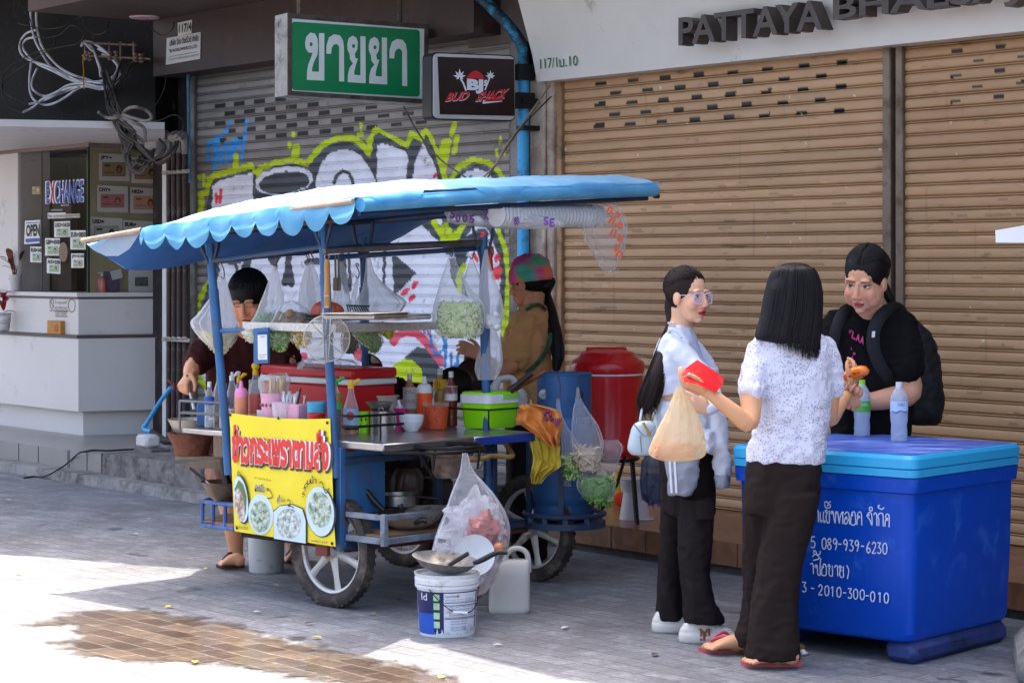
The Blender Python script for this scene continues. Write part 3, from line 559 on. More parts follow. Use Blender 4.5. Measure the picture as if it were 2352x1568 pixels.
t = thing('paper_strip', 'narrow grey strip reading RATE FOR NOTE beside the No commision strip', 'notice', onW(168, 500, .455)); m = MB(); quad(m, PL(.452), [(152, 500.5), (184, 500), (184, 491), (152, 491)], ON, .002); m.build('sheet', mat('grey_paper', '#b3aca2', .7), t, smooth=False); m = MB(); T(m, 'RATE FOR NOTE 50,100', PL(.456), 153, 498.5, 183, 498, 5); m.build('lettering', mat('grey_ink', '#5a544c', .7), t)
t = thing('open_sign', 'blue and white OPEN sign on the glass', 'sign', onW(76, 560, .46)); m = MB(); quad(m, PL(.452), [(57, 561), (92, 558.5), (94, 505), (59, 507)], ON, .006); m.build('plate', PAPER, t, smooth=False)
m = MB(); quad(m, PL(.459), [(59, 557), (91, 555), (91, 546.5), (59, 548.5)], ON, .001); quad(m, PL(.459), [(60, 513.5), (92, 511.5), (92, 509.5), (60, 511.5)], ON, .001); m.build('blue_band', blu, t, smooth=False); m = MB(); T(m, 'OPEN', PL(.460), 60, 544, 91, 542, 28, off=.05); m.build('lettering', INK, t)
t = thing('banknote_sticker', 'tiny yellowed banknote sticker alone on the left glass pane', 'sticker', onW(84, 447, .453)); note(t, PL(.453), ON, 74, 429, 93, 446, ('#b9a77e', '#8f7f58', '#d8c9a0'))
m = MB(); m.prism([onW(148 + 10 * math.cos(a), 579 + 23 * math.sin(a), .453) for a in [i * PI / 8 for i in range(16)]], ON * .012); tag(m.build('oval_plaque', mat('brown_plaque', '#71553f', .5, var=.3, vs=40)), 'brown oval plaque on the glass between the rate slips', 'plaque')
st = thing('smoking_sticker', 'NO SMOKING sticker on the white counter panel', 'sticker', onW(140, 726, .57)); pl = PL(.563); m = MB()
for q in ([(114, 685), (156, 686), (156, 714), (114, 713)], [(127, 715), (154, 716), (154, 727), (127, 726)]): m.tube([pl(*p) for p in q], .004, 4, closed=True, flat=(WN, .2))
m.tube([pl(164.5 + 7.5 * math.cos(a), 702 + 15 * math.sin(a)) for a in [i * PI / 8 for i in range(16)]], .004, 4, closed=True, flat=(WN, .2)); m.tube([pl(119 + 4 * math.cos(a), 698 + 11 * math.sin(a)) for a in [i * PI / 8 for i in range(16)]], .004, 4, closed=True, flat=(WN, .2)); m.tube([pl(116, 690), pl(122, 706)], .004, 4, flat=(WN, .2))
m.build('outline', mat('brown_print', '#7a675c', .6, var=0), st); m = MB(); T(m, 'ห้ามสูบบุหรี่'.replace('ห', 'ท'), pl, 126, 700, 153, 701, 11); T(m, 'NO SMOKING', pl, 126, 711, 154, 712, 8); T(m, 'NO VAPE', pl, 129, 724, 152, 725, 7); m.build('lettering', MATS['brown_print'], st)
t = thing('donation_box', 'small ochre box with a red stamp on the booth ledge', 'box', onW(130, 768, .60)); a = V((*onW(108, 768, .60).xy, 1.013)); m = MB(); m.box(a, WR * .24, WN * .05, UP * .108, bev=.004); m.build('carton', mat('ochre_card', '#b07a2e', .6, var=.2, vs=12), t)
m = MB(); c = a + WR * .165 + UP * .05 - WN * .0025; m.tube([c + WR * .024 * math.cos(k) + UP * .024 * math.sin(k) for k in [i * PI / 8 for i in range(16)]], .006, 6, closed=True, flat=(WN, .2)); m.build('red_stamp', red, t)
# plants and things on the counter
leafm = mat('red_brown_leaf', '#6e3426', .5, var=.5, vs=14); leafr = mat('crimson_leaf', '#a02326', .4, var=.3)
def leaf(m, b, d, L, w, droop=.3, mi=0):
    d = V(d).normalized(); s = d.cross(UP); s = s.normalized() if s.length > .01 else V((1, 0, 0)); n = s.cross(d); vs = []; fs = []
    for i in range(6):
        k = i / 5; c = b + d * L * k - UP * droop * L * k * k; ww = w * math.sin(PI * min(1, k * .92 + .06)) ** .8
        vs += [c - s * ww + n * ww * .25, c, c + s * ww + n * ww * .25]
    for i in range(5): fs += [(i * 3, i * 3 + 1, i * 3 + 4, i * 3 + 3), (i * 3 + 1, i * 3 + 2, i * 3 + 5, i * 3 + 4)]
    m.add(vs, fs, mi)
b = V((*onW(33, 674, .49).xy, 1.353)); t = thing('potted_plant', 'red brown leafed plant in a white speckled pot on the booth counter', 'plant', b); m = MB(); m.lathe([(0, 0), (.052, 0), (.054, .012), (.05, .016), (.06, .13), (.062, .142), (.055, .142), (.05, .11), (0, .11)], b, 20)
m.build('pot', mat('speckled_pot', '#d2cdc7', .4, var=.05, dirt=('#1c1a19', .22, 30), stretch=(1, 1, 3)), t); m = MB(); rr = random.Random(4)
for i in range(16): a = rr.uniform(0, 2 * PI); e = rr.uniform(.3, 1.4); k = b + UP * .13; st_ = k + V((math.cos(a), math.sin(a), 2.2)) * rr.uniform(.02, .07); leaf(m, st_, (math.cos(a) * math.cos(e), math.sin(a) * math.cos(e), math.sin(e)), rr.uniform(.09, .16), rr.uniform(.022, .036), .35)
m.build('leaves', leafm, t); m = MB(); [m.tube([b + UP * .1, b + UP * .2 + V((math.cos(a) * .03, math.sin(a) * .03, .02))], .005, 5) for a in (0, 1.6, 3.1, 4.7)]; m.build('stem', leafm, t)
b = V((*onW(8, 768, .66).xy, 1.013)); t = thing('potted_plant', 'crimson plant in a black and white pot on the lower ledge at frame edge', 'plant', b); m = MB(); m.lathe([(0, 0), (.048, 0), (.064, .13), (.066, .16), (.058, .16), (.055, .13), (0, .13)], b, 20)
m.build('pot', mat('black_white_pot', '#cfcac4', .35, var=.05, dirt=('#131213', .75, 4), stretch=(1, 1, 3)), t); m = MB()
for i in range(9): a = i * 2.4; e = rr.uniform(.5, 1.4); leaf(m, b + UP * (.16 + .02 * i), (math.cos(a) * math.cos(e), math.sin(a) * math.cos(e), math.sin(e)), rr.uniform(.10, .19), .032, .5)
m.build('leaves', leafr, t)
b = V((*onR(234, 676, -.03).xy, 1.353)); t = thing('soap_bottle', 'clear pump bottle of pink soap inside the exchange window', 'bottle', b); m = MB(); m.lathe([(0, 0), (.034, 0), (.036, .02), (.036, .1), (.02, .125), (.012, .13), (0, .13)], b, 16); m.build('body', mat('pink_soap', '#c4705e', .2, alpha=.9), t); m = MB(); m.tube([b + UP * .13, b + UP * .165], .008, 8); m.tube([b + UP * .162, b + UP * .16 - RV * .03], .006, 6); m.build('pump', PAPER, t)
b = V((*onR(258, 676, -.05).xy, 1.353)); t = thing('photo_stand', 'purple acrylic stand with papers behind the pink soap bottle', 'stand', b); m = MB(); m.box(b - RV * .07, RV * .13, RN * -.02, UP * .17); m.build('panel', mat('purple_acrylic', '#6d5a78', .3, var=.5, vs=20), t); m = MB(); m.box(b + UP * .10, RV * .09 + UP * .02, RN * .004, UP * .07 - RV * .02); m.build('paper', PAPER, t)
b = V((*onR(325, 676, -.04).xy, 1.353)); t = thing('framed_photo', 'white framed grey photo inside the exchange window', 'picture frame', b); m = MB(); m.box(b - RV * .105, RV * .21, RN * -.015, UP * .18, bev=.003); m.build('frame', PAPER, t); m = MB(); m.box(b - RV * .055 + UP * .05 + RN * .002, RV * .11, RN * .002, UP * .075); m.build('photo', mat('grey_photo', '#6f6c68', .5, var=.8, vs=25), t)
# pipes, conduits, cables
cond = mat('brown_conduit', '#3a2824', .6, var=.35, vs=10, bump=.2, dirt=('#8d8580', .18, 22)); hood = mat('grey_hood', '#8b837d', .6, var=.3, vs=12, dirt=('#544a44', .4, 10))
for i, (x, w_) in enumerate([(387, 'leftmost'), (399, 'second'), (411, 'third'), (424, 'rightmost')]):
    t = thing('conduit_pipe', '%s of the four brown vertical conduit pipes beside the booth' % w_, 'pipe', W(uW(x, .16), .2, .16), 'brown conduit pipes'); m = MB(); m.tube([onW(x, 332 + i * 3, .16), onW(x + 1.5, 600, .16), onW(x, 1004, .16)], .0195, 10, sm=4); m.build('pipe', cond, t)
    if i != 1: m = MB(); m.tube([onW(x, 345 + i * 3, .16), onW(x, 322, .165), onW(x - 6, 309, .2), onW(x - 17, 318, .26)], [.024, .03, .034, .036], 10, sm=3); m.build('weather_hood', hood, t)
for y, w_ in ((397, 'top'), (594, 'middle'), (778, 'lower')):
    m = MB(); m.box(onW(374, y + 5, .19), WR * (uW(437, .19) - uW(374, .19)), WN * -.012, UP * .032, bev=.004); [m.tube([onW(x - 5, y, .2), onW(x, y - 3, .212), onW(x + 5, y, .2)], .012, 6, sm=2) for x in (387, 399, 411, 424)]
    tag(m.build('pipe_clamp', mat('clamp_metal', '#a29b95', .4, .6, var=.3, vs=15)), '%s grey clamp bar across the brown conduit pipes' % w_, 'clamp', 'conduit clamps')
c1 = lambda pts, d=.36: [onW(.2563 * x, .2563 * y, d + (.04 * math.sin(i * 1.7 + x * .01))) for i, (x, y) in enumerate(pts)]
whc = mat('white_conduit', '#c4c1c4', .45, var=.12, vs=12, dirt=('#6a615c', .15, 12))
t = thing('conduit_bundle', 'tangled bundle of white flexible conduits tied on the dark board', 'cable', onW(150, 205, .36)); 
for q in ([(275, 60), (280, 200), (310, 350), (370, 470), (450, 590), (560, 670), (680, 715), (800, 735), (920, 725), (1010, 690), (1055, 620), (1040, 540), (960, 480), (880, 440)], [(325, 60), (330, 230), (370, 400), (440, 510), (540, 610), (660, 675), (760, 705), (880, 745), (990, 720), (1045, 660), (1060, 600), (1000, 530), (920, 490)],
          [(325, 270), (240, 300), (190, 360), (175, 430), (205, 500), (290, 550), (420, 590), (560, 650), (700, 725), (860, 765), (1000, 790)], [(320, 335), (240, 352), (205, 410), (235, 480), (330, 570), (480, 640), (640, 720), (800, 760), (940, 790)], [(330, 620), (300, 690), (285, 760), (310, 820), (400, 862), (500, 830), (600, 770), (720, 748), (800, 768), (920, 800)],
          [(280, 560), (265, 700), (270, 820), (310, 900), (400, 940), (490, 925), (590, 870), (690, 800), (770, 775), (900, 800), (1000, 770), (1050, 700)], [(205, 1010), (300, 960), (380, 890), (480, 850), (600, 795), (720, 775), (850, 760)], [(258, 935), (350, 915), (440, 880), (560, 830), (700, 780)],
          [(735, 400), (770, 370), (830, 440), (880, 560), (915, 660)], [(760, 385), (840, 480), (890, 600), (900, 685)], [(725, 420), (760, 375), (840, 390), (940, 460), (1040, 560), (1075, 680), (1000, 790)]):
    MB().tube(c1(q), .0105, 8, sm=5).build('conduit', whc, t)
tieY = MB(); tieY.tube(c1([(752, 480), (745, 560), (752, 640), (748, 720), (752, 795)], .4), .006, 6, sm=3); tieY.build('yellow_tie', mat('yellow_cord', '#c98a1c', .6), t)
rk = mat('rusty_bracket', '#7b6556', .7, .3, var=.4, vs=12, dirt=('#3f2d24', .5, 14)); t = thing('insulator_rack', 'rusty cable bracket with brown spool insulators under the overhang', 'bracket', onW(270, 130, .3)); m = MB()
m.tube(c1([(730, 385), (1220, 405)], .33), .009, 6); m.tube(c1([(740, 500), (1345, 530)], .33), .009, 6); [m.box(onW(.2563 * x, .2563 * 545, .36), WR * .02, WN * .012, UP * .15) for x in (752, 970, 1070, 1188)]; m.build('frame', rk, t)
for x, y in ((790, 500), (820, 510), (995, 500), (1050, 500), (1225, 520), (1275, 525)): m = MB(); q = onW(.2563 * x, .2563 * y, .36); m.lathe([(0, -.035), (.028, -.035), (.03, -.02), (.018, -.008), (.018, .008), (.03, .02), (.028, .035), (0, .035)], q, 12); m.build('spool_insulator', mat('insulator_brown', '#5a4038', .35, var=.3), t)
wire = mat('black_wire', '#1c1817', .6, var=.3, vs=20, dirt=('#6f645c', .25, 20)); gry = mat('grey_dusty_wire', '#3d322b', .8, var=.4, vs=25, bump=.3)
t = thing('cable_tangle', 'hanging tangle of dusty black and grey cables above the conduit pipes', 'cable', onW(300, 310, .4)); r = random.Random(12)
for i in range(26):
    s0 = r.choice([(920, 660), (935, 690), (1190, 560), (1080, 560), (1000, 760), (1215, 560), (960, 640)]); j = lambda a: r.uniform(-a, a)
    mid = [(1000 + j(45), 900 + j(40)), (1060 + j(45), 1080 + j(40)), (1150 + j(70), 1220 + j(50))]
    end = r.choice([[(1110 + j(30), 1330 + j(40)), (1180 + j(40), 1470 + j(50)), (1290 + j(30), 1440 + j(50)), (1340 + j(30), 1350)], [(1280 + j(40), 1330 + j(40)), (1420 + j(30), 1440 + j(30)), (1540 + j(20), 1360 + j(30)), (1590 + j(20), 1270)], [(1250 + j(40), 1370 + j(40)), (1360 + j(40), 1450 + j(20)), (1480 + j(20), 1340 + j(20)), (1430, 1250)], [(1130 + j(20), 1420), (1230 + j(30), 1545 + j(15)), (1330 + j(20), 1460), (1380, 1340)]])
    q = [s0] + mid + end; MB().tube([onW(.2563 * x, .2563 * y, d + r.uniform(-.05, .05)) for (x, y), d in zip(q, [.42, .85, 1.25, 1.3] + [1.28] * (len(q) - 5) + [.9])], r.choice([.004, .006, .008, .011]), 6, sm=5).build('cable', r.choice([wire, gry, gry]), t)
for q, rr_ in (([(880, 1005), (950, 1050), (1020, 1060), (1090, 1040), (1130, 985), (1210, 960), (1310, 990), (1360, 1050), (1310, 1085), (1200, 1060), (1110, 1030)], .011), ([(1030, 1040), (1100, 1080), (1200, 1200), (1290, 1270)], .012), ([(1060, 1040), (1180, 1090), (1290, 1150), (1300, 1270)], .012)):
    p = catmull(c1(q, 1.28), 14); MB().tube(p, [rr_ * (1 + .12 * (k % 2)) for k in range(len(p))], 8).build('corrugated_conduit', mat('corrugated_grey', '#6b5f57', .7, var=.25, vs=20), t)
m = MB(); m.box(onW(333, 366, .9), WR * .18, WN * .1, UP * .13 + WR * -.02, bev=.008); m.build('junction_box', hood, t)
for k, (q, lb) in enumerate([([(130, -20), (120, 150), (170, 210), (240, 230), (400, 260), (560, 240), (700, 160), (740, 140)], 'thin black wire sagging across the dark board near the top'), ([(180, 0), (260, 150), (330, 330), (520, 320), (640, 230), (750, 300), (700, 390), (560, 420), (300, 480), (60, 620), (25, 760), (60, 850), (250, 940)], 'thin black wire looping wide around the white conduits'), ([(500, 330), (480, 420), (330, 520), (60, 700), (20, 830), (80, 960), (200, 1015)], 'thin black wire hanging outermost on the left of the dark board'), ([(730, 150), (760, 230), (840, 310), (950, 280), (980, 170)], 'short black wire loop under the overhang edge'), ([(1320, 180), (1370, 270), (1460, 320), (1540, 270), (1565, 200)], 'black wire loop hanging below the overhang corner'), ([(1490, 690), (1470, 800), (1400, 940), (1330, 1000)], 'single wire from the fascia down to the cable loop'), ([(1270, 1100), (1430, 1080), (1560, 1030), (1640, 1090), (1630, 1180), (1580, 1240)], 'thin wire arching over the conduit pipe hoods')]):
    tag(MB().tube(c1(q, .44), .0042, 6, sm=5).build('wire', wire), lb, 'cable', 'loose wires on the dark board')
b = onW(237, 296, .75); t = thing('dome_camera', 'small beige dome camera under the white soffit', 'camera', b); m = MB(); m.lathe([(0, 0), (.05, 0), (.052, -.03), (.046, -.035), (0, -.035)][::-1], b, 18); m.build('base', PAPER, t); m = MB(); m.lathe([(0, -.07), (.022, -.066), (.036, -.052), (.042, -.036), (0, -.036)], b, 18); m.build('dome', mat('dome_cream', '#c9b78f', .3), t)
b = V((*onW(340, 990, .8).xy, .2)); t = thing('tap_pipe', 'slanted blue pipe with a red valve lever beside the booth', 'pipe', b); d_ = .75; m = MB(); m.tube([onW(393, 889, d_), onW(366, 925, d_), onW(337, 972, d_), onW(331, 981, d_), onW(335, 988, d_), onW(348, 990, d_)], [.016, .016, .016, .02, .02, .018], 10, sm=3); m.build('pipe', bp, t)
m = MB(); m.tube([onW(383, 868, d_), onW(393, 880, d_), onW(401, 893, d_)], .008, 6); m.tube([onW(401, 880, d_), onW(399, 896, d_)], .01, 6); m.build('red_lever', mat('dark_red', '#7a1f22', .5), t); m = MB(); m.tube([onW(348, 990, d_), onW(360, 1000, d_), onW(378, 1012, d_), onW(420, 1015, d_)], [.02, .024, .03, .02], 8); m.build('valve', mat('valve_iron', '#3a3431', .8, var=.4), t)
m = MB(); q = V((*onW(308, 1029, 1.0).xy, .2)); m.box(q, WR * .26, WN * .15, UP * .045, bev=.005); tag(m.build('grey_block', cem), 'rough grey brick lying on the booth step', 'brick'); m = MB(); m.box(q + UP * .046 + WR * .01, WR * .17, WN * .12 , UP * .095, bev=.02); tag(m.build('white_block', mat('white_foam', '#cfcbc7', .9, var=.1, bump=.3, bs=30)), 'chipped white block resting on the grey brick', 'block')
c3 = [(1120, 200), (1000, 206), (900, 212), (790, 208), (720, 218), (662, 232)]; D3 = lambda x, y: (.2746 * x, .2746 * y + 976.2)
p = [onZ(*D3(x, y), .206) for x, y in c3] + [onW(*D3(x, y), d) for x, y, d in ((620, 265, 1.25), (560, 320, 1.27), (500, 362, 1.36), (440, 398, 1.44), (390, 420, 1.46))] + [onZ(*D3(x, y), .006) for x, y in ((340, 432), (280, 429), (200, 440))]
tag(MB().tube(p, .006, 6, sm=4).build('cable', wire), 'black cable trailing over the booth step down to the pavement', 'cable')
# plates on the dark fascia
t = thing('company_plate', 'white plate of a company name and address on the dark fascia', 'sign', onW(420, 140, .28)); f1 = lambda d: (lambda x, y: onW(.2563 * x, .2563 * y, d)); m = MB(); quad(m, f1(.262), [(1492, 583), (1797, 530), (1803, 290), (1500, 345)], ON, .006); m.build('plate', mat('plate_white', '#c8c3c0', .5, var=.05), t, smooth=False)
m = MB(); pl = f1(.270); T(m, 'บริษัท บีเจ เวิลด์ไวด์ จำกัด', pl, 1518, 416, 1778, 367, 60, off=.03); T(m, '"BJ WORLDWIDE.CO.,LTD', pl, 1514, 484, 1767, 437, 38, off=.03); T(m, '117/4 ม.10 ต.นองปรือ อ.บางละมุง จ.ชลบุรี 20150', pl, 1508, 552, 1782, 504, 26); quad(m, f1(.2695), [(1520, 512), (1766, 468), (1766, 464), (1520, 508)], ON, .0005); m.build('lettering', INK, t)
t = thing('number_paper', 'wrinkled white paper numbered 117/4 above the company plate', 'sign', onW(425, 82, .28)); m = MB(); quad(m, f1(.262), [(1598, 326), (1718, 300), (1722, 180), (1595, 207)], ON, .003); m.build('sheet', PAPER, t, smooth=False); m = MB(); T(m, '117/4', f1(.2665), 1602, 300, 1716, 278, 78, off=.03); m.build('lettering', INK, t)
# green projecting sign
FX = V((.864, .503, 0)).normalized(); FNn = V((.503, -.864, 0)).normalized()
RE = V((-.557, 14.2, 0)); gpl = lambda off: (lambda x, y: onP(x, y, FNn, RE.dot(FNn) + off)); g4 = lambda pts: [(516.8 + .3174 * x, .3174 * y) for x, y in pts]
al = mat('weathered_aluminium', '#8d8a88', .4, .6, var=.35, vs=7, bump=.1, dirt=('#4c413b', .35, 9)); adk = mat('dirty_frame', '#5b4d45', .6, .3, var=.5, vs=10, dirt=('#2b221e', .4, 12))
a, b, c, d = [gpl(0)(*p) for p in g4([(450, 690), (1462, 754), (1467, 180), (450, 95)])]
t = thing('pharmacy_sign', 'green projecting sign box with white Thai letters hung from the overhang', 'sign', a); T_ = -FNn * .19
m = MB(); m.prism([a, b, c, d], T_); m.build('box', al, t, smooth=False); m = MB(); w_ = FX * .028; h_ = UP * .028; L_ = (b - a); Rr = (c - b)
m.box(a, L_, h_, FNn * .012); m.box(d - h_ , (c - d), h_, FNn * .012); m.box(a + h_ * 1.02, w_, (d - a) - h_ * 2.04, FNn * .0115); m.box(b - w_ + h_ * 1.02, w_, Rr - h_ * 2.04, FNn * .0115); m.build('frame', adk, t)
m = MB(); quad(m, gpl(.001), g4([(474, 664), (1437, 717), (1440, 212), (478, 137)]), FNn, .003); m.build('white_panel', mat('white_acrylic', '#d2d4cf', .3, var=.04), t, smooth=False)
def rrect(x0, y0, x1, y1, r, n=5): return [(cx + r * math.cos(q), cy + r * math.sin(q)) for cx, cy, q0 in ((x1 - r, y1 - r, 0), (x0 + r, y1 - r, PI / 2), (x0 + r, y0 + r, PI), (x1 - r, y0 + r, 1.5 * PI)) for q in [q0 + PI / 2 * k / n for k in range(n + 1)]]
def shearq(pts, x0, x1, tl, tr, bl, br, y0, y1):
    out = []
    for x, y in pts: u = (x - x0) / (x1 - x0); v = (y - y0) / (y1 - y0); out.append((x, (tl + (tr - tl) * u) * (1 - v) + (bl + (br - bl) * u) * v))
    return out
gr = shearq(rrect(482, 157, 1408, 690, 26), 482, 1408, 157, 219, 652, 703, 157, 690); m = MB(); quad(m, gpl(.0045), g4(gr), FNn, .002); m.build('green_panel', mat('green_acrylic', '#0f7a4a', .3, var=.07, vs=3), t, smooth=False)
kho = [(580, 310), (588, 268), (618, 238), (650, 245), (668, 280), (673, 335), (668, 400), (642, 450), (631, 490), (628, 519), (680, 521), (680, 242), (718, 242), (718, 585), (592, 579), (594, 520), (602, 470), (620, 425), (634, 384), (604, 382), (584, 352)]
aa = [(733, 390), (735, 330), (752, 272), (790, 250), (830, 258), (852, 290), (860, 340), (862, 592), (826, 590), (826, 340), (810, 320), (785, 326), (771, 350), (768, 392)]
yo = [(885, 318), (895, 278), (925, 260), (950, 275), (961, 310), (957, 360), (938, 392), (944, 424), (962, 425), (947, 470), (936, 510), (934, 543), (980, 546), (980, 264), (1016, 266), (1018, 604), (888, 596), (890, 540), (902, 490), (926, 462), (904, 430), (902, 395), (886, 360)]
m = MB()
for g in (kho, aa, yo, [(x + 155, y + 9) for x, y in yo], [(x + 456, y + 33) for x, y in aa]): quad(m, gpl(.0068), g4(g), FNn, .0015)
m.build('thai_letters', MATS['white_acrylic'], t, smooth=False); m = MB()
for x, y in ((623, 322), (930, 335), (1085, 344)): quad(m, gpl(.0085), g4([(x + 11 * math.cos(k), y + 15 * math.sin(k)) for k in [i * PI / 6 for i in range(12)]]), FNn, .0006)
m.build('letter_counters', MATS['green_acrylic'], t, smooth=False)
[MB().tube([gpl(-.09)(x, y), gpl(-.09)(x, -40)], .016, 6).build('hanger', rk, t) for x, y in ((687, 33), (918, 52))]
# small black projecting sign
RE2 = RE + V((.62, -.55, 0)); bpl = lambda off: (lambda x, y: onP(x, y, FNn, RE2.dot(FNn) + off)); g5 = lambda pts: [(976.2 + .2563 * x, .2563 * y) for x, y in pts]
rr1 = shearq(rrect(58, 470, 806, 1085, 50), 58, 806, 468, 497, 1073, 1090, 470, 1085); t = thing('shop_sign', 'small black projecting sign with a red hut and two white leaf palms', 'sign', bpl(0)(1080, 278))
m = MB(); m.prism([bpl(0)(*p) for p in g5(rr1)], -FNn * .12); m.build('box', mat('black_plastic', '#1f1b1b', .45, var=.2), t, ang=30)
rr2 = shearq(rrect(70, 482, 797, 1073, 44), 58, 806, 468, 497, 1073, 1090, 470, 1085); m = MB(); quad(m, bpl(.001), g5(rr2), FNn, .008); m.build('white_rim', mat('lightbox_rim', '#b9b4b4', .3, var=.1), t, smooth=False)
m = MB(); quad(m, bpl(.010), g5([(132, 1026), (800, 1040), (797, 533), (112, 510)]), FNn, .002); m.build('dark_panel', mat('dark_red_panel', '#200d10', .3, var=.2, vs=3), t, smooth=False)
def lf(m, cx, cy, s):
    for k, L in ((-1.57, 1.), (-.95, .85), (-2.2, .85), (-.25, .75), (-2.9, .8), (.5, .5), (2.6, .5)):
        dx, dy = math.cos(k), math.sin(k); quad(m, bpl(.0125), g5([(cx, cy), (cx + s * L * .5 * dx - s * .13 * dy, cy + s * L * .5 * dy + s * .13 * dx), (cx + s * L * dx, cy + s * L * dy), (cx + s * L * .5 * dx + s * .13 * dy, cy + s * L * .5 * dy - s * .13 * dx)]), FNn, .001)
m = MB(); lf(m, 310, 692, 75); lf(m, 586, 690, 58); pl = bpl(.013); T(m, 'BJ', pl, *g5([(376, 836)])[0], *g5([(522, 843)])[0], 33, off=.06); T(m, 's', pl, *g5([(528, 775)])[0], *g5([(560, 770)])[0], 14, off=.03)
g5p = lambda q: [pl(*p) for p in g5(q)]; m.tube(g5p([(318, 705), (345, 750), (368, 815)]), .006, 6, flat=(FNn, .2)); m.tube(g5p([(580, 700), (560, 750), (538, 808)]), .005, 6, flat=(FNn, .2)); T(m, 'BUD', pl, *g5([(178, 918)])[0], *g5([(376, 902)])[0], 20, shear=.2, off=.05); T(m, 'SHACK', pl, *g5([(444, 920)])[0], *g5([(712, 888)])[0], 22, shear=.2, off=.05); quad(m, bpl(.0125), g5([(516, 932), (690, 912), (692, 905), (530, 915), (530, 895), (520, 898)]), FNn, .001); m.build('white_marks', wht, t)
m = MB(); pl = bpl(.0155); quad(m, bpl(.0125), g5([(368, 706), (384, 680), (415, 650), (455, 632), (495, 652), (520, 680), (532, 712), (450, 705)]), FNn, .001); T(m, 'BUD', pl, *g5([(180, 912)])[0], *g5([(374, 896)])[0], 19, shear=.2, off=.04); T(m, 'SHACK', pl, *g5([(446, 913)])[0], *g5([(712, 881)])[0], 21, shear=.2, off=.04); quad(m, bpl(.0125), g5([(535, 910), (695, 900), (698, 882), (560, 888)]), FNn, .001); m.build('red_marks', red, t)
[MB().box(bpl(-.09)(1180, y), FX * .12, FNn * .06, UP * .1).build('mount', dk, t) for y in (185, 250)]
for lb, q, mt, rr_ in (('black wire slanting from the green sign down to the blue canopy', [P(928, 246, 13.3), P(960, 305, 12.4), P(1010, 365, 11.6), P(1070, 408, 10.95)], wire, .005), ('tan cord running from the pillar top down to the blue canopy', [onW(1262, 198, .13), P(1200, 285, 12.9), P(1163, 335, 12.2), P(1140, 375, 11.5), P(1106, 412, 10.9)], mat('tan_cord', '#8f7a66', .8), .006), ('black wire running from the pillar top down to the blue canopy', [onW(1266, 222, .13), P(1200, 290, 12.8), P(1160, 345, 12.1), P(1118, 412, 10.9)], wire, .005)):
    tag(MB().tube(q, rr_, 6, sm=5).build('canopy_wire', mt), lb, 'cable')
# edge of a white parasol and a concrete block at the right frame edge
t = thing('white_parasol', 'corner of a white parasol entering the frame at the right', 'parasol', P(2420, 700, 7.6)); m = MB(); q = [P(2286, 529, 7.6), P(2340, 520, 7.6), P(2480, 492, 7.6), P(2480, 559, 7.6), P(2287, 557, 7.6)]; m.prism(q, V((.5, .45, .0)))
m.build('canopy', mat('white_canvas', '#dcdcde', .8, var=.03), t, smooth=False); m = MB(); m.tube([P(2470, 520, 8.0), V((P(2470, 520, 8.0).x, 8.0, 0))], .02, 8); m.build('pole', PAPER, t)
m = MB(); q = onZ(2337, 1575, 0); m.box(q, V((.5, -.08, 0)), V((.1, .5, 0)), UP * .14, bev=.03); tag(m.build('concrete_block', kb), 'worn concrete block at the bottom right frame corner', 'block')
# ---------------------------------------------------------------- the food cart
cb = mat('cart_blue_paint', '#2d6090', .45, var=.22, vs=7, bump=.12, bs=35, dirt=('#5d4a42', .3, 11)); cbd = mat('cart_dark_blue', '#27405f', .5, var=.3, vs=8, dirt=('#54423a', .4, 9)); navy = mat('navy_edge', '#1b3a86', .4, var=.15)
steel = mat('stainless_steel', '#b5b1ad', .28, .9, var=.15, vs=6, dirt=('#7c6a5c', .2, 7)); rust = mat('rusty_iron', '#5a4238', .75, .3, var=.4, vs=12, dirt=('#2f211c', .4, 14)); dkmet = mat('black_iron', '#1f1d1d', .5, .5, var=.3, vs=10)
tread = mat('tread_plate', '#c9c5c0', .3, .8, var=.25, vs=60, bump=.5, bs=90); inner = mat('dark_inner_panel', '#2a211e', .8, var=.4, vs=6, dirt=('#4a3a30', .3, 8))  # last one: dark brown for the panels inside the cart
cart = thing('food_cart', 'blue street food cart with a blue tarp canopy and a yellow menu banner', 'food cart', V((*C(.5, .35, 0).xy, 0)))
def part(m, name, mt, par=None, **k): return m.build(name, mt, par or cart, **k)
pA = [onS(528, 1090, 0), onS(481, 560, 0)]; pB = [onS(771, 1097, 0), onS(740, 515, 0)]; pD = [onT(1122, 1170, 0), onT(1110, 545, 0)]; pC = [P(843, 1120, 11.13), P(834, 545, 11.13)]
for a, b in (pA, pB, pD, pC):
    m = MB(); e = b - a; m.tube([a, a + e * .8, b], .021 if a is not pC[0] else .018, 12); pl_ = part(m, 'pole', cb); m = MB(); m.tube([a, a + e * .12], .026, 12); m.build('sleeve', cb, pl_); m = MB(); m.tube([a + e * .55, a + e * .80], .0245, 12); m.build('sleeve', cb, pl_)
    for k in range(4):
        h = (E1, -E1, E2, -E2)[k]; q = a + e * .86; MB().tube([q, q + e * .06 + h * .02, q + e * .13 + h * .055, q + e * .20 + h * .075], .007, 6, sm=4).build('bracket', cbd, pl_)
def rail(a, b, r=.013, mt=cbd, name='rail'): part(MB().tube([a, b], r, 8), name, mt)
rail(onS(488, 599, 0), onS(740, 567, 0)); rail(onT(744, 577, .0), onT(1110, 557, 0), .014, mat('worn_rail', '#5d5450', .6, .3, var=.4, vs=14)); rail(onT(744, 592, .03), onT(1110, 570, .03), .012); rail(onS(488, 599, 0), P(834, 566, 11.13)); rail(P(834, 566, 11.13), onT(1110, 556, 0))
rail(onS(508, 760, 0), onS(562, 757, 0), .011, cb)
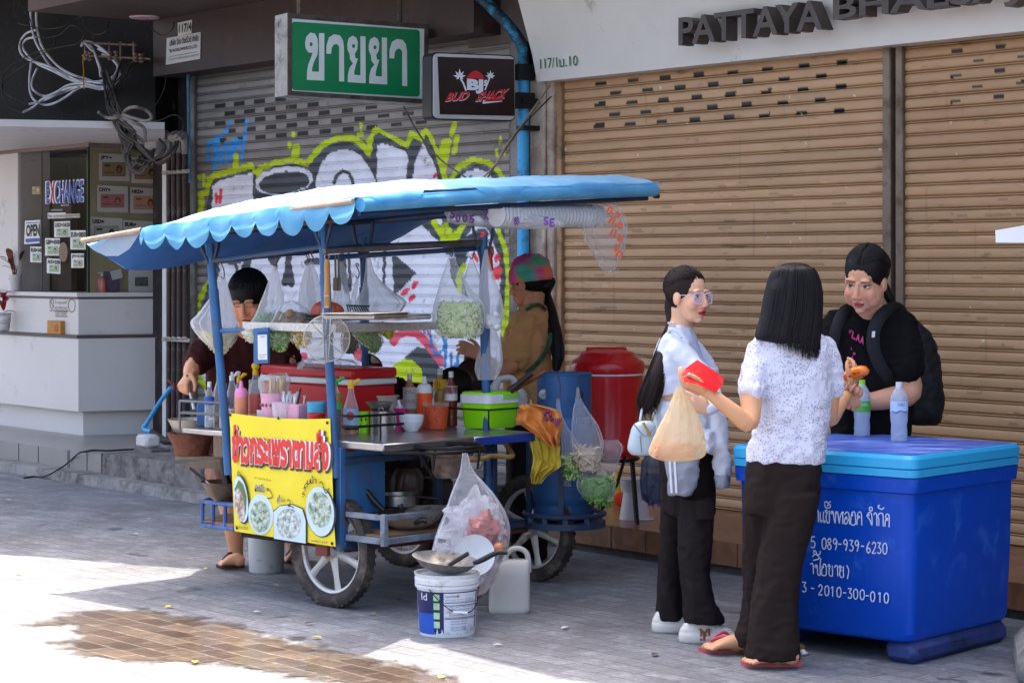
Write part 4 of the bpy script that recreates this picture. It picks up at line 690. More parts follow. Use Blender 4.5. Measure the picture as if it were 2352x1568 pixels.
# roof frame bars and canopy tarp
def zb(s, t): return 1.862 + .046 * (s + .12) - .069 * (t + .25)
def canopy(s, t):
    k = (t + .25) / 1.52; crown = .074 * (1 - abs(2 * min(1, max(0, k)) - 1) ** 5) * min(1, (s + .12) / .4) + .03 * min(1, (s + .12) / .5) * (1 - max(0, t - .9) / .9)
    sag = .30 * max(0, t - 1.05) ** 2 * (1.4 if t > 1.27 else 1) * (.25 + .75 * min(1, (s + .12) / .25)) * (1 - .35 * max(0, s) / 2)
    wr = noise.noise(V((s * 4, t * 5, 0))) * .012 + (.4 - abs(noise.noise(V((s * 9 + t * 5, t * 7 - s * 3, 3))))) * .012 + .004 * math.sin(s * 13) * max(0, t)
    return C(s, t, zb(s, t) + crown - sag + wr)
tarp = bpy.data.materials.new('blue_tarp'); tarp.use_nodes = True
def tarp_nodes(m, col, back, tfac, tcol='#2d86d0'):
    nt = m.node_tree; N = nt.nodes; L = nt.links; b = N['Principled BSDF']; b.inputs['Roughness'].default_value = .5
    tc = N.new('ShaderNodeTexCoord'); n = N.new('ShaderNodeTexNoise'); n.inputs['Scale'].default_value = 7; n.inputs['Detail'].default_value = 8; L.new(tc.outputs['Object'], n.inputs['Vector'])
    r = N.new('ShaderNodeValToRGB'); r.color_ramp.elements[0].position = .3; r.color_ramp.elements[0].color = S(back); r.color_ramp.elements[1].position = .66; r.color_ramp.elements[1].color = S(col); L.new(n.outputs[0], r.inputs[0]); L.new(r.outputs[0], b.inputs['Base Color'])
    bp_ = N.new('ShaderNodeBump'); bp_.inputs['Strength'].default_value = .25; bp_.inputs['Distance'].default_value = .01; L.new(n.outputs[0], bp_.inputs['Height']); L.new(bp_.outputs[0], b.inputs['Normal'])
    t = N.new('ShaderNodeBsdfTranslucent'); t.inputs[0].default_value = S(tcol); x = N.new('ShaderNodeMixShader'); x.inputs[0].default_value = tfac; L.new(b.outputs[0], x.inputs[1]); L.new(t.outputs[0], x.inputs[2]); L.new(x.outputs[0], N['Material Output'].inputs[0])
tarp_nodes(tarp, '#a8d4e8', '#7cbce0', .05, '#1e62b4')
tarp2 = bpy.data.materials.new('blue_tarp_edge'); tarp2.use_nodes = True; tarp_nodes(tarp2, '#86cdee', '#4fa8dc', .4, '#7cc6ee')
tarp3 = bpy.data.materials.new('sunlit_tarp_flap'); tarp3.use_nodes = True; tarp_nodes(tarp3, '#e4f1f7', '#c4e0f0', .6, '#e6f3fa')  # near-white colour paints the glow of sun through the blue flap
tarp4 = bpy.data.materials.new('rolled_tarp'); tarp4.use_nodes = True; tarp_nodes(tarp4, '#6ab4da', '#4a98ca', .02)
m = MB(); m.grid(lambda i, j: canopy(-.12 + 2.07 * i, -.25 + 2.0 * j), 46, 54); can = part(m, 'canopy', tarp); m = MB(); m.grid(lambda i, j: canopy(-.1 + 2.04 * i, -.22 + 1.96 * j) - UP * .007, 40, 48); tarp5 = bpy.data.materials.new('tarp_underside_shade'); tarp5.use_nodes = True; tarp_nodes(tarp5, '#2c6cb4', '#24589c', .04, '#1c58a8'); m.build('underside_shade', tarp5, can)  # second sheet in darker blue added below, painting the underside as shaded
m = MB()
def val(i, j):
    t = -.27 + 1.56 * i; h = .042 + .085 * abs(math.sin(PI * (t + .27) / .171)) ** .5 + .01 * math.sin(t * 9); o = canopy(-.12, t); g = noise.noise(V((t * 7, 1, 2)))
    return o - E1 * (.006 + .02 * math.sin(j * 2.6) + .012 * j * g) - UP * h * j + UP * .004
m.grid(val, 150, 9); m.build('valance', tarp2, can)
m = MB()
def val2(i, j):
    s = -.1 + 2.05 * i; h = .02 + .07 * max(0, math.sin(PI * s / .33 + .5)) ** .8; o = canopy(s, -.25); a = j * h / .04
    return o - E2 * (.012 + .034 * math.sin(min(a, 1.9))) - UP * .04 * (1 - math.cos(min(a, 1.9))) + UP * .006
m.grid(val2, 140, 8); m.build('side_valance', tarp2, can)
m = MB(); q = [onS(x, y, -.105) for x, y in ((335, 522), (256, 549), (199, 560), (213, 573), (243, 588), (272, 588), (297, 572), (318, 541))]; m.poly(q); m.build('flap', tarp3, can)
wood = mat('grey_bamboo', '#a5927f', .7, var=.3, vs=14, bump=.2, bs=40, stretch=(1, 1, 1))
a, b = P(189, 553, 11.06), canopy(-.13, -.27) - UP * .02; part(MB().tube([a, canopy(-.125, 1.3) - UP * .005], .0135, 8), 'bamboo_pole', wood); part(MB().tube([canopy(-.115, 1.3) - UP * .012, canopy(-.1, .5) - UP * .014, b - E1 * .02], .0125, 8), 'front_bar', wood)
m = MB(); m.tube([canopy(-.10, -.25) - UP * .033 - E2 * .012, canopy(.9, -.25) - UP * .034 - E2 * .012, canopy(1.93, -.25) - UP * .034 - E2 * .012], .033, 14, cap=True); part(m, 'rolled_tarp', tarp4)
m = MB(); e0 = canopy(1.93, -.25) - UP * .034 - E2 * .012; m.tube([e0, e0 + E1 * .02], .018, 8); m.tube([e0 - UP * .03, e0 + E1 * .03 - UP * .03], .013, 8); part(m, 'pole_end', rust)
rail(canopy(-.05, -.2) - UP * .075, canopy(1.92, -.22) - UP * .085, .012, cbd, 'roof_bar'); rail(canopy(0, .0) - UP * .11, canopy(0, 1.3) - UP * .03, .013, rust, 'roof_bar'); rail(canopy(.97, -.2) - UP * .12, canopy(.97, 1.3) - UP * .03, .014, cbd, 'roof_bar'); rail(canopy(.0, .8) - UP * .10, canopy(1.9, .8) - UP * .13, .013, cbd, 'roof_bar')
# counter, panels, racks
def cbox(s0, s1, t0, t1, z0, z1, m=None, bev=0.): m = m or MB(); return m.box(C(s0, t0, z0), E1 * (s1 - s0), E2 * (t1 - t0), UP * (z1 - z0), bev=bev)
part(cbox(.015, .598, -.288, .80, .735, .77, bev=.006), 'steel_counter', steel); part(cbox(.60, 1.03, -.285, .70, .738, .768, bev=.004), 'side_counter', steel); part(cbox(.60, 1.035, -.297, -.286, .728, .766, bev=.003), 'counter_edge', navy)
part(cbox(.0, .08, .80, 1.14, .745, .77, bev=.004), 'end_shelf', steel)
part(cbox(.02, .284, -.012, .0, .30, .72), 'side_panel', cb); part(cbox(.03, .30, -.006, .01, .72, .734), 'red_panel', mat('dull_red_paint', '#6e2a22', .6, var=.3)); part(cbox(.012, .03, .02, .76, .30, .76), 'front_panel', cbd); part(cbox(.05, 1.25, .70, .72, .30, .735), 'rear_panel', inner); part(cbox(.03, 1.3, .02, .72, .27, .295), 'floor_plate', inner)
part(cbox(.02, .30, .02, .03, .60, .72), 'red_bin', mat('red_bin', '#8d2f22', .5, var=.3))
for (s, t, z0, z1, w_) in ((.0, -.02, .27, .74, .035), (.62, -.02, .27, .735, .035), (1.0, -.02, .27, .735, .03), (1.28, .0, .27, .74, .03)): part(cbox(s, s + w_, t, t + w_, z0, z1, bev=.003), 'upright', cb if s < .1 else cbd)
part(cbox(.02, 1.36, -.03, .01, .272, .31, bev=.004), 'bottom_bar', cbd); part(cbox(.02, 1.0, -.03, .0, .66, .69), 'cross_bar', cbd)
m = MB()
for z in (.318, .425):
    cbox(.02, .60, -.29, -.265, z, z + (.03 if z < .4 else .026), m, .003)
    cbox(.02, .045, -.264, -.03, z, z + (.029 if z < .4 else .025), m, .003)
cbox(.019, .046, -.291, -.262, .31, .455, m, .003); cbox(.573, .6, -.2905, -.263, .311, .453, m, .003); part(m, 'pan_rack', mat('worn_grey_blue', '#7d8793', .55, .2, var=.4, vs=10, dirt=('#57463c', .4, 12)))
part(cbox(.04, .58, -.262, -.035, .349, .356), 'cardboard', mat('old_cardboard', '#8a6747', .9, var=.3, vs=8, bump=.3))
# shelf of tread plate
part(cbox(.0, .62, .03, .66, 1.285, 1.292), 'upper_shelf', steel)
m = MB(); cbox(-.006, .0, .01, .67, 1.262, 1.300, m, .001); cbox(-.006, .64, .004, .0095, 1.262, 1.300, m, .001); part(m, 'tread_edging', tread); rail(C(.62, .03, 1.27), C(.97, .0, 1.28), .009, cbd)
m = MB(); z = .885
for z in (.885, .838): m.tube([C(.0, -.03, z), C(.02, -.11, z), C(.30, -.12, z)], .006, 6)
m.tube([C(.16, -.115, .77), C(.16, -.115, .885)], .005, 6); part(m, 'guard_rail', dkmet)
m = MB()
for z in (.848, .905): m.tube([C(.02, .80, z), C(-.03, 1.12, z), C(.08, 1.14, z)], .0065, 6)
m.tube([C(-.03, 1.12, .76), C(-.03, 1.12, .905)], .006, 6); part(m, 'end_rail', mat('grey_rail', '#77777a', .5, .5, var=.3))
# burner under the counter
bc = C(.32, -.40, .70); m = MB(); m.tube([bc + E1 * .15 * math.cos(a) + E2 * .15 * math.sin(a) + UP * .05 for a in [i * PI / 12 for i in range(24)]], .009, 6, closed=True); m.tube([bc + E1 * .19 * math.cos(a) + E2 * .12 * math.sin(a) + UP * .03 for a in [i * PI / 12 for i in range(24)]], .007, 6, closed=True); [m.tube([bc + E1 * .15 * math.cos(a) + E2 * .15 * math.sin(a) + UP * .05, bc + E1 * .16 * math.cos(a) + E2 * .13 * math.sin(a) - UP * .05], .006, 6) for a in (.3, 1.9, 3.5, 5.1)]
m.tube([bc + E1 * -.19 + UP * .03, C(.02, -.28, .73)], .009, 6); m.tube([bc + E1 * -.19 + UP * .03, bc - E1 * .09 - UP * .10], .008, 6); part(m, 'burner_ring', dkmet)
m = MB(); m.lathe([(0, -.09), (.075, -.09), (.085, .0), (.088, .005), (.11, .01), (.11, .025), (.07, .03), (0, .03)], bc, 20); part(m, 'burner', mat('burnt_casting', '#6d5c50', .7, .3, var=.4, vs=14, dirt=('#2a201b', .5, 12)))
m = MB(); m.tube([bc + E1 * .08 - UP * .02, bc + E1 * .22 - UP * .02, C(.70, -.3, .675), C(.86, -.27, .66), C(.93, -.2, .68), C(.93, -.12, .75)], .012, 8, sm=5); part(m, 'gas_hose', mat('yellow_hose', '#a3834a', .5, var=.2))
m = MB(); m.box(C(.58, -.33, .66), E1 * .07, E2 * .03, UP * .03); m.tube([C(.60, -.31, .62), C(.60, -.34, .68)], .012, 8); part(m, 'gas_valve', steel)
# side rack on the left with frying wok
m = MB(); ra, rb_ = onS(462, 1205, 0), onS(532, 1222, .0)
R0 = P(465, 1205, 10.75); R1 = P(540, 1215, 10.4); R2 = P(522, 1187, 11.0); rk_ = mat('side_rack_blue', '#3d62a0', .5, var=.3, vs=9, dirt=('#52443c', .35, 12))
for dz in (0, .115): m.tube([R2 + UP * dz, R0 + UP * dz, R1 + UP * dz], .011, 6)
for q in (R0, R0.lerp(R1, .33), R0.lerp(R1, .7), R0.lerp(R2, .4)): m.tube([q, q + UP * .115], .010, 6)
part(m, 'side_rack', rk_); m = MB(); m.prism([R0 + UP * .015, R1 + UP * .015, R2 + UP * .015 + (R1 - R0) * .8, R2 + UP * .015], UP * .008); part(m, 'rack_board', MATS['old_cardboard'])
m = MB(); m.box(P(490, 1047, 10.75), E2 * -.10, E1 * .1, UP * .14); part(m, 'wooden_prop', mat('old_wood', '#8d7a66', .85, var=.3, vs=12, bump=.3, stretch=(1, 1, .3)))
# ---- banner
bq = [onS(527, 947.5, -.03), onS(758, 961, -.03), onS(771, 1255, -.03), onS(538, 1219, -.03)]
def bn(u, v, off=0., rip=0.):
    p = bq[0] * (1 - u) * (1 - v) + bq[1] * u * (1 - v) + bq[2] * u * v + bq[3] * (1 - u) * v
    w_ = .0035 * math.sin(u * 9 + v * 2) * math.sin(v * 5 + .5) + .002 * math.sin(u * 17 - v * 6)
    dip = .012 * math.sin(PI * u) * (1 - v) if rip else 0
    return p - E1 * (off + (w_ if rip else 0)) - UP * dip
def uv(X, Yc):
    x, y = 373.2 + .2746 * X, 947.5 + .2746 * Yc; u = v = .5
    for _ in range(8): u = (x - (527 + 11 * v)) / (230.6 + 2.4 * v); v = (y - (947.5 + 13.5 * u)) / (271.5 + 22.5 * u)
    return u, v
def bp2(off): return lambda X, Yc: bn(*uv(X, Yc), off)
bt = thing  # shorthand below uses the cart as parent
yel = mat('banner_yellow', '#eed62a', .4, var=.05, vs=4, bump=.06, bs=12)
m = MB(); m.grid(lambda i, j: bn(i, j, 0, 1), 40, 40); ban = part(m, 'menu_banner', yel)
brn = mat('banner_brown', '#4f3229', .5, var=0); rdp = mat('banner_red', '#d9352a', .4, var=0); wpr = mat('banner_white', '#e6e6e4', .4, var=0); blk_ = mat('banner_black', '#221c18', .5, var=0); grn_ = mat('banner_olive', '#5a5a20', .5, var=0)
TH = 'ข้าวกระเพราตามสั่ง'
def ttl(mb, dx, dy, off, pad=0., z=.006): pl = bp2(z); o = pl(592 + dx - pad, 418 + dy); mb.text(TH, o, pl(1402 + dx + pad, 488 + dy) - o, pl(592 + dx, 92 + dy) - o, off=off)
m = MB(); ttl(m, 6, 26, .085, 14); ttl(m, 10, 12, .085, 14, .0062); m.build('title_shadow', brn, ban); m = MB(); ttl(m, 0, 4, .085, 10, .0075); m.build('title_outline', wpr, ban); m = MB(); ttl(m, 0, 0, .052, 0, .009); m.build('title_lettering', rdp, ban)
def ellp(cx, cy, rx, ry, tl=0., n=28): return [(cx + rx * math.cos(a) * math.cos(tl) - ry * math.sin(a) * math.sin(tl), cy + rx * math.cos(a) * math.sin(tl) + ry * math.sin(a) * math.cos(tl)) for a in [i * 2 * PI / n for i in range(n)]]
def pp(mb, pts, off): mb.poly([bp2(off)(*p) for p in pts][::-1])
plate = mat('banner_plate', '#c9dde4', .4, var=.08, vs=30); fd = [mat('dish_print_%d' % i, a, .5, var=.7, vs=45, dirt=(b, .75, 42)) for i, (a, b) in enumerate((('#4f7a55', '#d8dcc8'), ('#5d8a66', '#e2ded0'), ('#7a8f7a', '#e8e8e6'), ('#9a6a48', '#e4dcd6')))]
m = MB(); pp(m, ellp(1336, 832, 122, 210, -.1), .0055); pp(m, ellp(672, 726, 66, 206, -.12), .0055); pp(m, [(942, 820), (1000, 775), (1100, 762), (1190, 800), (1222, 900), (1222, 1096), (948, 1056)], .0045); m.build('dish_outline', blk_, ban)
m = MB(); pp(m, ellp(1330, 826, 113, 208, -.1), .0065); pp(m, ellp(838, 850, 106, 170, -.05), .0065); pp(m, [(946, 830), (1000, 782), (1100, 768), (1186, 806), (1214, 900), (1214, 1092), (952, 1052)], .0062); pp(m, ellp(668, 722, 60, 196, -.12), .0065); m.build('dish_plate', plate, ban)
for i, e in enumerate((ellp(836, 868, 84, 132, -.05), ellp(1330, 808, 92, 150, -.1), ellp(1076, 925, 102, 126, 0), ellp(660, 770, 40, 140, -.12))): m = MB(); pp(m, e, .0078); m.build('dish_picture', fd[i], ban)
m = MB(); pp(m, [(612, 640), (650, 560), (690, 600), (720, 700), (712, 830), (690, 900), (650, 720)], .0072); m.build('banana_leaf', mat('leaf_print', '#5f7a4a', .5), ban)
def bt_(mb, s, x0, y0, x1, y1, h, off=.0, z=.008): pl = bp2(z); o = pl(x0, y0); mb.text(s, o, pl(x1, y1) - o, pl(x0, y0 - h) - o, off=off)
m = MB(); bt_(m, 'Stir Fried Soy Sauce', 788, 556, 926, 580, 24); bt_(m, 'Suki', 1014, 746, 1050, 748, 34); bt_(m, 'Stir Fried Basil', 622, 962, 730, 980, 30); bt_(m, 'noodles in gravy', 1258, 1082, 1394, 1100, 30); m.build('small_lettering', grn_, ban)
m = MB(); bt_(m, 'ผัดซีอิ๊ว', 790, 660, 876, 668, 72, .05, .0078); bt_(m, 'สุกี้', 976, 772, 1008, 764, 84, .05, .0078); m.build('label_outline', wpr, ban)
m = MB(); bt_(m, 'ผัดซีอิ๊ว', 792, 658, 874, 666, 66, .01, .0092); bt_(m, 'สุกี้', 978, 768, 1006, 760, 76, .01, .0092)
for ch, x, y, h, dx, dy in (('ร', 1188, 710, 40, 22, -20), ('า', 1196, 672, 40, 20, -24), ('ด', 1206, 640, 42, 26, -20), ('น', 1228, 606, 40, 28, -14), ('น้', 1256, 594, 62, 26, -6), ('า', 1284, 592, 40, 22, 2)): bt_(m, ch, x, y, x + dx, y + dy, h, .01, .0092)
for ch, x, y, h, dx, dy in (('ข้', 640, 520, 44, 20, 12), ('า', 660, 530, 30, 14, 12), ('ว', 674, 545, 30, 16, 16), ('ก', 688, 562, 28, 16, 18), ('ร', 702, 580, 26, 12, 20), ('ะ', 712, 600, 24, 10, 18), ('เ', 720, 612, 24, 6, 16), ('พ', 722, 625, 22, 14, 26), ('ร', 728, 645, 20, 8, 22), ('า', 732, 662, 20, 6, 18)): bt_(m, ch, x, y, x + dx, y + dy, h, .02, .0092)
ST = lambda mb, pts, w_: mb.tube([bp2(.0085)(*p) for p in pts], w_, 6, flat=(E1, .2), sm=4)
ST(m, [(900, 640), (926, 660), (940, 700), (915, 716), (895, 712)], .0022); ST(m, [(892, 634), (900, 655)], .0022); ST(m, [(892, 634), (908, 634)], .0022); ST(m, [(1070, 722), (1090, 745), (1080, 785), (1072, 770), (1120, 795)], .0022); ST(m, [(1070, 722), (1068, 740)], .0022); ST(m, [(1330, 575), (1352, 590), (1368, 650), (1385, 670), (1400, 630), (1408, 690)], .0022); ST(m, [(1330, 575), (1332, 595)], .0022)
m.build('label_lettering', blk_, ban)
m = MB(); [m.lathe([(0, 0), (.007, 0), (.0075, .002), (0, .003)], bp2(.003)(x, y), 10, frame(E2, UP, -E1)) for x, y in ((572, 18), (984, 46), (1382, 84), (628, 962), (1424, 1092))]; m.build('eyelet', dkmet, ban)
# ---- wheels
tyre = mat('tyre_rubber', '#3a332f', .85, var=.3, vs=14, bump=.3, dirt=('#7a6a5c', .4, 9)); rimm = mat('white_alloy', '#c6c1ba', .4, .3, var=.12, vs=9, dirt=('#8a6a4c', .2, 9))
def wheel(c, R, par, spokes, wide=.04):
    B = frame(E2, UP, E1); m = MB(); prof = [(R - .062, -.018), (R - .045, -.030), (R - .018, -.036), (R, -.024), (R + .002, 0), (R, .024), (R - .018, .036), (R - .045, .030), (R - .062, .018)]
    m.lathe(prof, c, 64, B, cap=False)
    for k in range(46):
        a = 2 * PI * k / 46
        for sg in (-1, 1):
            d = E2 * math.cos(a) + UP * math.sin(a); tg = -E2 * math.sin(a) + UP * math.cos(a); m.box(c + d * (R - .012) + E1 * (sg * .017 - .012) - tg * .006 + tg * .008 * sg, d * .0155, tg * .015, E1 * .024)
    w_ = m.build('wheel', tyre, par, ang=50); r = MB(); r.tube([c + (E2 * math.cos(a) + UP * math.sin(a)) * (R - .062) for a in [2 * PI * k / 48 for k in range(48)]], .016, 8, closed=True); r.build('rim', rimm, w_)
    h = MB(); h.lathe([(0, -.045), (.03, -.045), (.042, -.03), (.042, .03), (.03, .045), (0, .045)], c, 18, B); h.build('hub', rimm if spokes < 9 else steel, w_); s_ = MB()
    for k in range(spokes):
        a = 2 * PI * (k + .3) / spokes; d = E2 * math.cos(a) + UP * math.sin(a)
        if spokes < 9: s_.tube([c + d * .03, c + d * (R * .5), c + d * (R - .065)], [(.012, .026), (.009, .017), (.011, .022)], 8, up=E1)
        else: s_.tube([c + d * .03 + E1 * (.03 if k % 2 else -.03), c + d * (R - .06)], .0025, 4)
    s_.build('spokes', rimm if spokes < 9 else steel, w_); return w_
wheel(C(.06, .10, .262), .262, cart, 6); wheel(C(1.30, .0, .262), .262, cart, 6)
m = MB(); m.tube([C(.03, .10, .262), C(1.33, .0, .262)], .02, 8); m.box(C(-.01, .06, .24), E1 * .02, E2 * .08, UP * .14); part(m, 'axle', mat('red_axle', '#7a3a2c', .7, var=.4))
# ---- motorcycle behind the cart that carries it
bike = thing('motorcycle', 'motorcycle coupled behind the food cart, its two mirrors showing over the counter', 'motorcycle', V((*C(1.3, .95, 0).xy, 0)))
wheel(V((*onZ(928, 1298).xy, .25)), .25, bike, 24); bd = mat('bike_black', '#161415', .35, var=.2)
m = MB(); q = C(1.42, .92, 0); m.tube([q + UP * .3 + E2 * -.2, q + UP * .55, q + UP * .86], [.05, .07, .05], 10, sm=3); m.ell(q + UP * .8, (.07, .06, .04), n=14); m.tube([q + UP * .5 - E2 * .1, q + UP * .6 + E2 * .5, q + UP * .66 + E2 * .9], [.07, .1, .08], 10, sm=3); m.build('body', bd, bike)
m = MB(); m.tube([P(905, 874, 11.3), P(965, 885, 11.45), P(1040, 872, 11.6)], .014, 8, sm=3); m.build('handlebar', bd, bike)
for a, b, ry in ((P(905, 872, 11.3), P(872, 846, 11.26), -1), (P(1040, 872, 11.6), P(1068, 850, 11.56), 1)):
    m = MB(); m.tube([a, b], .006, 6); st_ = m.build('mirror_stem', bd, bike); c = b + (V((-.040, 0, .030)) if ry < 0 else V((.035, 0, .055))); B = frame(V((.80, .05, -.6)).normalized(), V((.05, 1, .1)).normalized(), V((.6, -.1, .8)).normalized())
    m = MB(); m.ell(c, (.042, .02, .064) if ry > 0 else (.064, .02, .040), None if ry > 0 else B, 18, 10); mr_ = m.build('mirror', bd, bike)
    if ry < 0: m = MB(); m.lathe([(0, 0), (.054, 0), (.054, .002), (0, .003)], c - V((.0, .0195, 0)), 20, frame(V((.80, .0, -.6)), V((.6, 0, .8)), V((0, -1, 0))), sy=.62); m.build('mirror_glass', mat('mirror_glass', '#c8bfae', .04, 1., var=0), mr_)
# ---------------------------------------------------------------- things on, in and around the cart
pet = film('clear_pet', '#eef4f8', .16, .6, .06); petb = film('frosted_pet', '#dfe8f4', .5, .8, .25); poly = film('clear_bag_film', '#f2f2f4', .17, .62, .1); milky = film('milky_bag_film', '#f4f2f4', .34, .7, .16)
cw = mat('white_plastic', '#d8d8d8', .35, var=.04); cyl_ = mat('yellow_plastic', '#e8b80c', .4, var=.05); cgr = mat('green_plastic', '#2f9a48', .4, var=.05); cpk = mat('pink_plastic', '#e68ab4', .4, var=.05); mag = mat('magenta_plastic', '#c2187a', .35, var=.1)
lime = mat('lime_plastic', '#92e010', .3, var=.04); redp = mat('red_plastic', '#b5121b', .3, var=.08); blkp = mat('black_plastic_part', '#1b1918', .45, var=.2); grn = mat('greens', '#5f8a34', .6, var=.4, vs=30); pale = mat('pale_greens', '#b9c884', .6, var=.3, vs=30); cream = mat('cream_shreds', '#d8cf9a', .6, var=.2, vs=30); wshr = mat('white_shreds', '#dcdccb', .6, var=.15, vs=30)
PETP = [(0, 0), (.85, 0), (1, .03), (1, .2), (.94, .22), (1, .25), (1, .33), (.94, .36), (1, .39), (1, .6), (.93, .66), (.6, .78), (.36, .86), (.34, .93), (0, .93)]
SQZ = [(0, 0), (.95, 0), (1, .03), (1, .68), (0, .68)]
SHO = [(0, 0), (.95, 0), (1, .03), (1, .55), (.92, .66), (.62, .8), (.42, .88), (.4, .95), (0, .95)]
GLS = [(0, 0), (.95, 0), (1, .04), (1, .5), (.8, .6), (.42, .78), (.34, .92), (0, .92)]
def lab(m, b, r, z0, z1, mi=0, a0=-PI, a1=0., n=20, rr=1.02):
    m.grid(lambda i, j: b + V((math.cos(a0 + (a1 - a0) * i) * r * rr, math.sin(a0 + (a1 - a0) * i) * r * rr, z0 + (z1 - z0) * j)), n, 2, mi)
def bottle(label, b, r, h, prof=PETP, body=pet, fill=None, lb=None, cap=(cw, 'screw'), group=None, txt=None, name='bottle'):
    t = thing(name, label, 'bottle', b, group); P_ = [(a * r, z * h) for a, z in prof]; m = MB(); m.lathe(P_, b, 22); m.build('body', body, t)
    if fill:
        m = MB(); f = [(a * r * .93, max(.003, z * h)) for a, z in prof if z <= fill[1]]; e = f[-1][0]; m.lathe(f + [(e, fill[1] * h), (0, fill[1] * h)], b, 20); m.build('liquid', fill[0], t)
    for k in (lb or []):
        m = MB(); lab(m, b, r, k[0] * h, k[1] * h); l_ = m.build('wrapper', k[2], t)
        if len(k) > 3:
            m = MB(); z0, z1 = k[0] * h, k[1] * h
            for (s, ua, ub, va, vb) in k[3]: m.textf(s, lambda u, v: b + V((math.cos(-PI / 2 + (ua + (ub - ua) * u - .5) * 2.2) * r * 1.035, math.sin(-PI / 2 + (ua + (ub - ua) * u - .5) * 2.2) * r * 1.035, z0 + (z1 - z0) * (va + (vb - va) * v))))
            m.build('lettering', k[4], l_)
    ct, kind = cap; zt = prof[-1][1] * h; rn = max(.3 * r, .008) if prof is not SQZ else r; m = MB()
    if kind == 'screw': m.lathe([(0, zt - .01), (rn * 1.25, zt - .01), (rn * 1.25, h), (0, h)], b, 16)
    elif kind == 'flip': m.lathe([(0, zt - .012), (rn * 1.45, zt - .012), (rn * 1.45, zt + .012), (rn * .8, zt + .014), (rn * .7, zt + .03), (0, zt + .03)], b, 16); m.tube([b + V((rn * 1.2, 0, zt + .012)), b + V((rn * 2.8, -.004, zt + .022))], [.007, .009], 8); m.ell(b + V((rn * 3.4, -.005, zt + .027)), (.013, .009, .008), n=10, m=6)
    elif kind == 'ball': m.lathe([(0, zt - .012), (rn * 1.5, zt - .012), (rn * 1.3, zt + .014), (0, zt + .014)], b, 16); m.ell(b + UP * (zt + .03), .02, n=14, m=10)
    elif kind == 'nozzle': m.lathe([(0, zt), (r * .98, zt), (r * 1.02, zt + .09 * h), (r * .8, zt + .16 * h), (r * .36, zt + .19 * h), (r * .3, zt + .25 * h), (r * .2, h), (0, h)], b, 18)
    m.build('cap', ct, t); return t
def bS(x, yt, hw, s=.08, z=.77): q = onS(x, yt, s); return V((q.x, q.y, z)), hw * q.y / F, q.z - z
def bZ(x, yb, yt, hw, z=.77): q = onZ(x, yb, z); return V((q.x, q.y, z)), hw * q.y / F, (yb - yt) * q.y / F
bluel = mat('blue_wrapper', '#2a5fb0', .4, var=.2, vs=20); whitel = mat('white_wrapper', '#d5d3d0', .5, var=.05); redl = mat('red_wrapper', '#b8283a', .4, var=.15, vs=15); greenl = mat('green_wrapper', '#3f9c42', .4, var=.25, vs=20)
water = mat('water', '#dfe9ee', .05, var=0, alpha=.22); oil = mat('clear_oil', '#d8c48a', .1, var=0, alpha=.55); soy = mat('soy_sauce', '#160c09', .15, var=0); fish = mat('fish_sauce', '#b8742c', .12, var=.1, alpha=.85); orng = mat('orange_sauce', '#e04a18', .3, var=.12); chil = mat('chilli_sauce', '#e8531f', .3, var=.05); salmon = mat('salmon_sauce', '#d98a66', .4, var=.05); must = mat('soybean_paste', '#a5702e', .3, var=.2, vs=40); brs = mat('brown_sauce', '#6b2a16', .2, var=.2)
gsb = 'bottles and jars on the cart counter'
q = onZ(481, 982, .775); bottle('clear ribbed water bottle with a blue wrapper on the left end shelf', V((q.x, q.y, .775)), .024, .225, fill=(water, .6), lb=[(.5, .68, bluel)], group=gsb)
q = onZ(498, 982, .775) + V((.0, .06, 0)); bottle('taller clear bottle with a green cap behind the blue wrapper water bottle', V((q.x, q.y, .775)), .026, .26, lb=[(.1, .35, mat('kraft_wrap', '#8d7b66', .6))], cap=(cgr, 'screw'), group=gsb)
q = onZ(516, 984, .775); bottle('clear bottle half hidden behind the left blue pole', V((q.x, q.y, .775)), .026, .22, fill=(water, .5), lb=[(.45, .7, bluel)], group=gsb)
bottle('clear bottle with a white flip cap and a white pink lettered wrapper', *bS(533, 862, 14, .10), SHO, pet, (oil, .3), [(.12, .4, whitel, [('CISUNG', .1, .8, .62, .82), ('SOY SAUCE', .1, .8, .36, .48)], redl)], (cw, 'flip'), gsb)
bottle('clear bottle with a yellow flip cap behind the pink nozzle bottle', *bS(549, 866, 12, .17), SHO, pet, (oil, .4), None, (cyl_, 'flip'), gsb)
bottle('salmon squeeze bottle with a pink nozzle cap', *bS(554, 874, 15, .04), SQZ, salmon, None, None, (cpk, 'nozzle'), gsb)
bottle('open jar of orange red sauce beside the pink nozzle bottle', *bS(585, 872, 15, .14), [(0, 0), (1, .02), (1, .8), (.9, .86), (.9, 1.), (0, 1.)], pet, (orng, .72), [(.12, .34, mat('cream_wrapper', '#cdbb95', .5))], (cw, 'none'), gsb, name='sauce_jar')
bottle('clear bottle with a round yellow ball cap in front of the red ice chest', *bS(587, 848, 16, .22), SHO, pet, (oil, .5), None, (cyl_, 'ball'), gsb)
bottle('dark soy sauce bottle with a green cap behind the near blue pole', *bS(769, 872, 17, .09), PETP, pet, (soy, .5), [(.5, .78, greenl), (.62, .76, mat('orange_crab_print', '#d98a4a', .5, var=.4, vs=40))], (cgr, 'flip'), gsb)
b, r, h = bZ(806, 998, 876, 17); bottle('fish sauce bottle with a yellow flip cap and a blue wrapper with a red disc', b, r, h, GLS, pet, (fish, .5), [(.18, .5, mat('light_blue_wrapper', '#8fb2cf', .4, var=.15)), (.1, .17, mat('dark_foot', '#17110e', .3))], (cyl_, 'flip'), gsb)
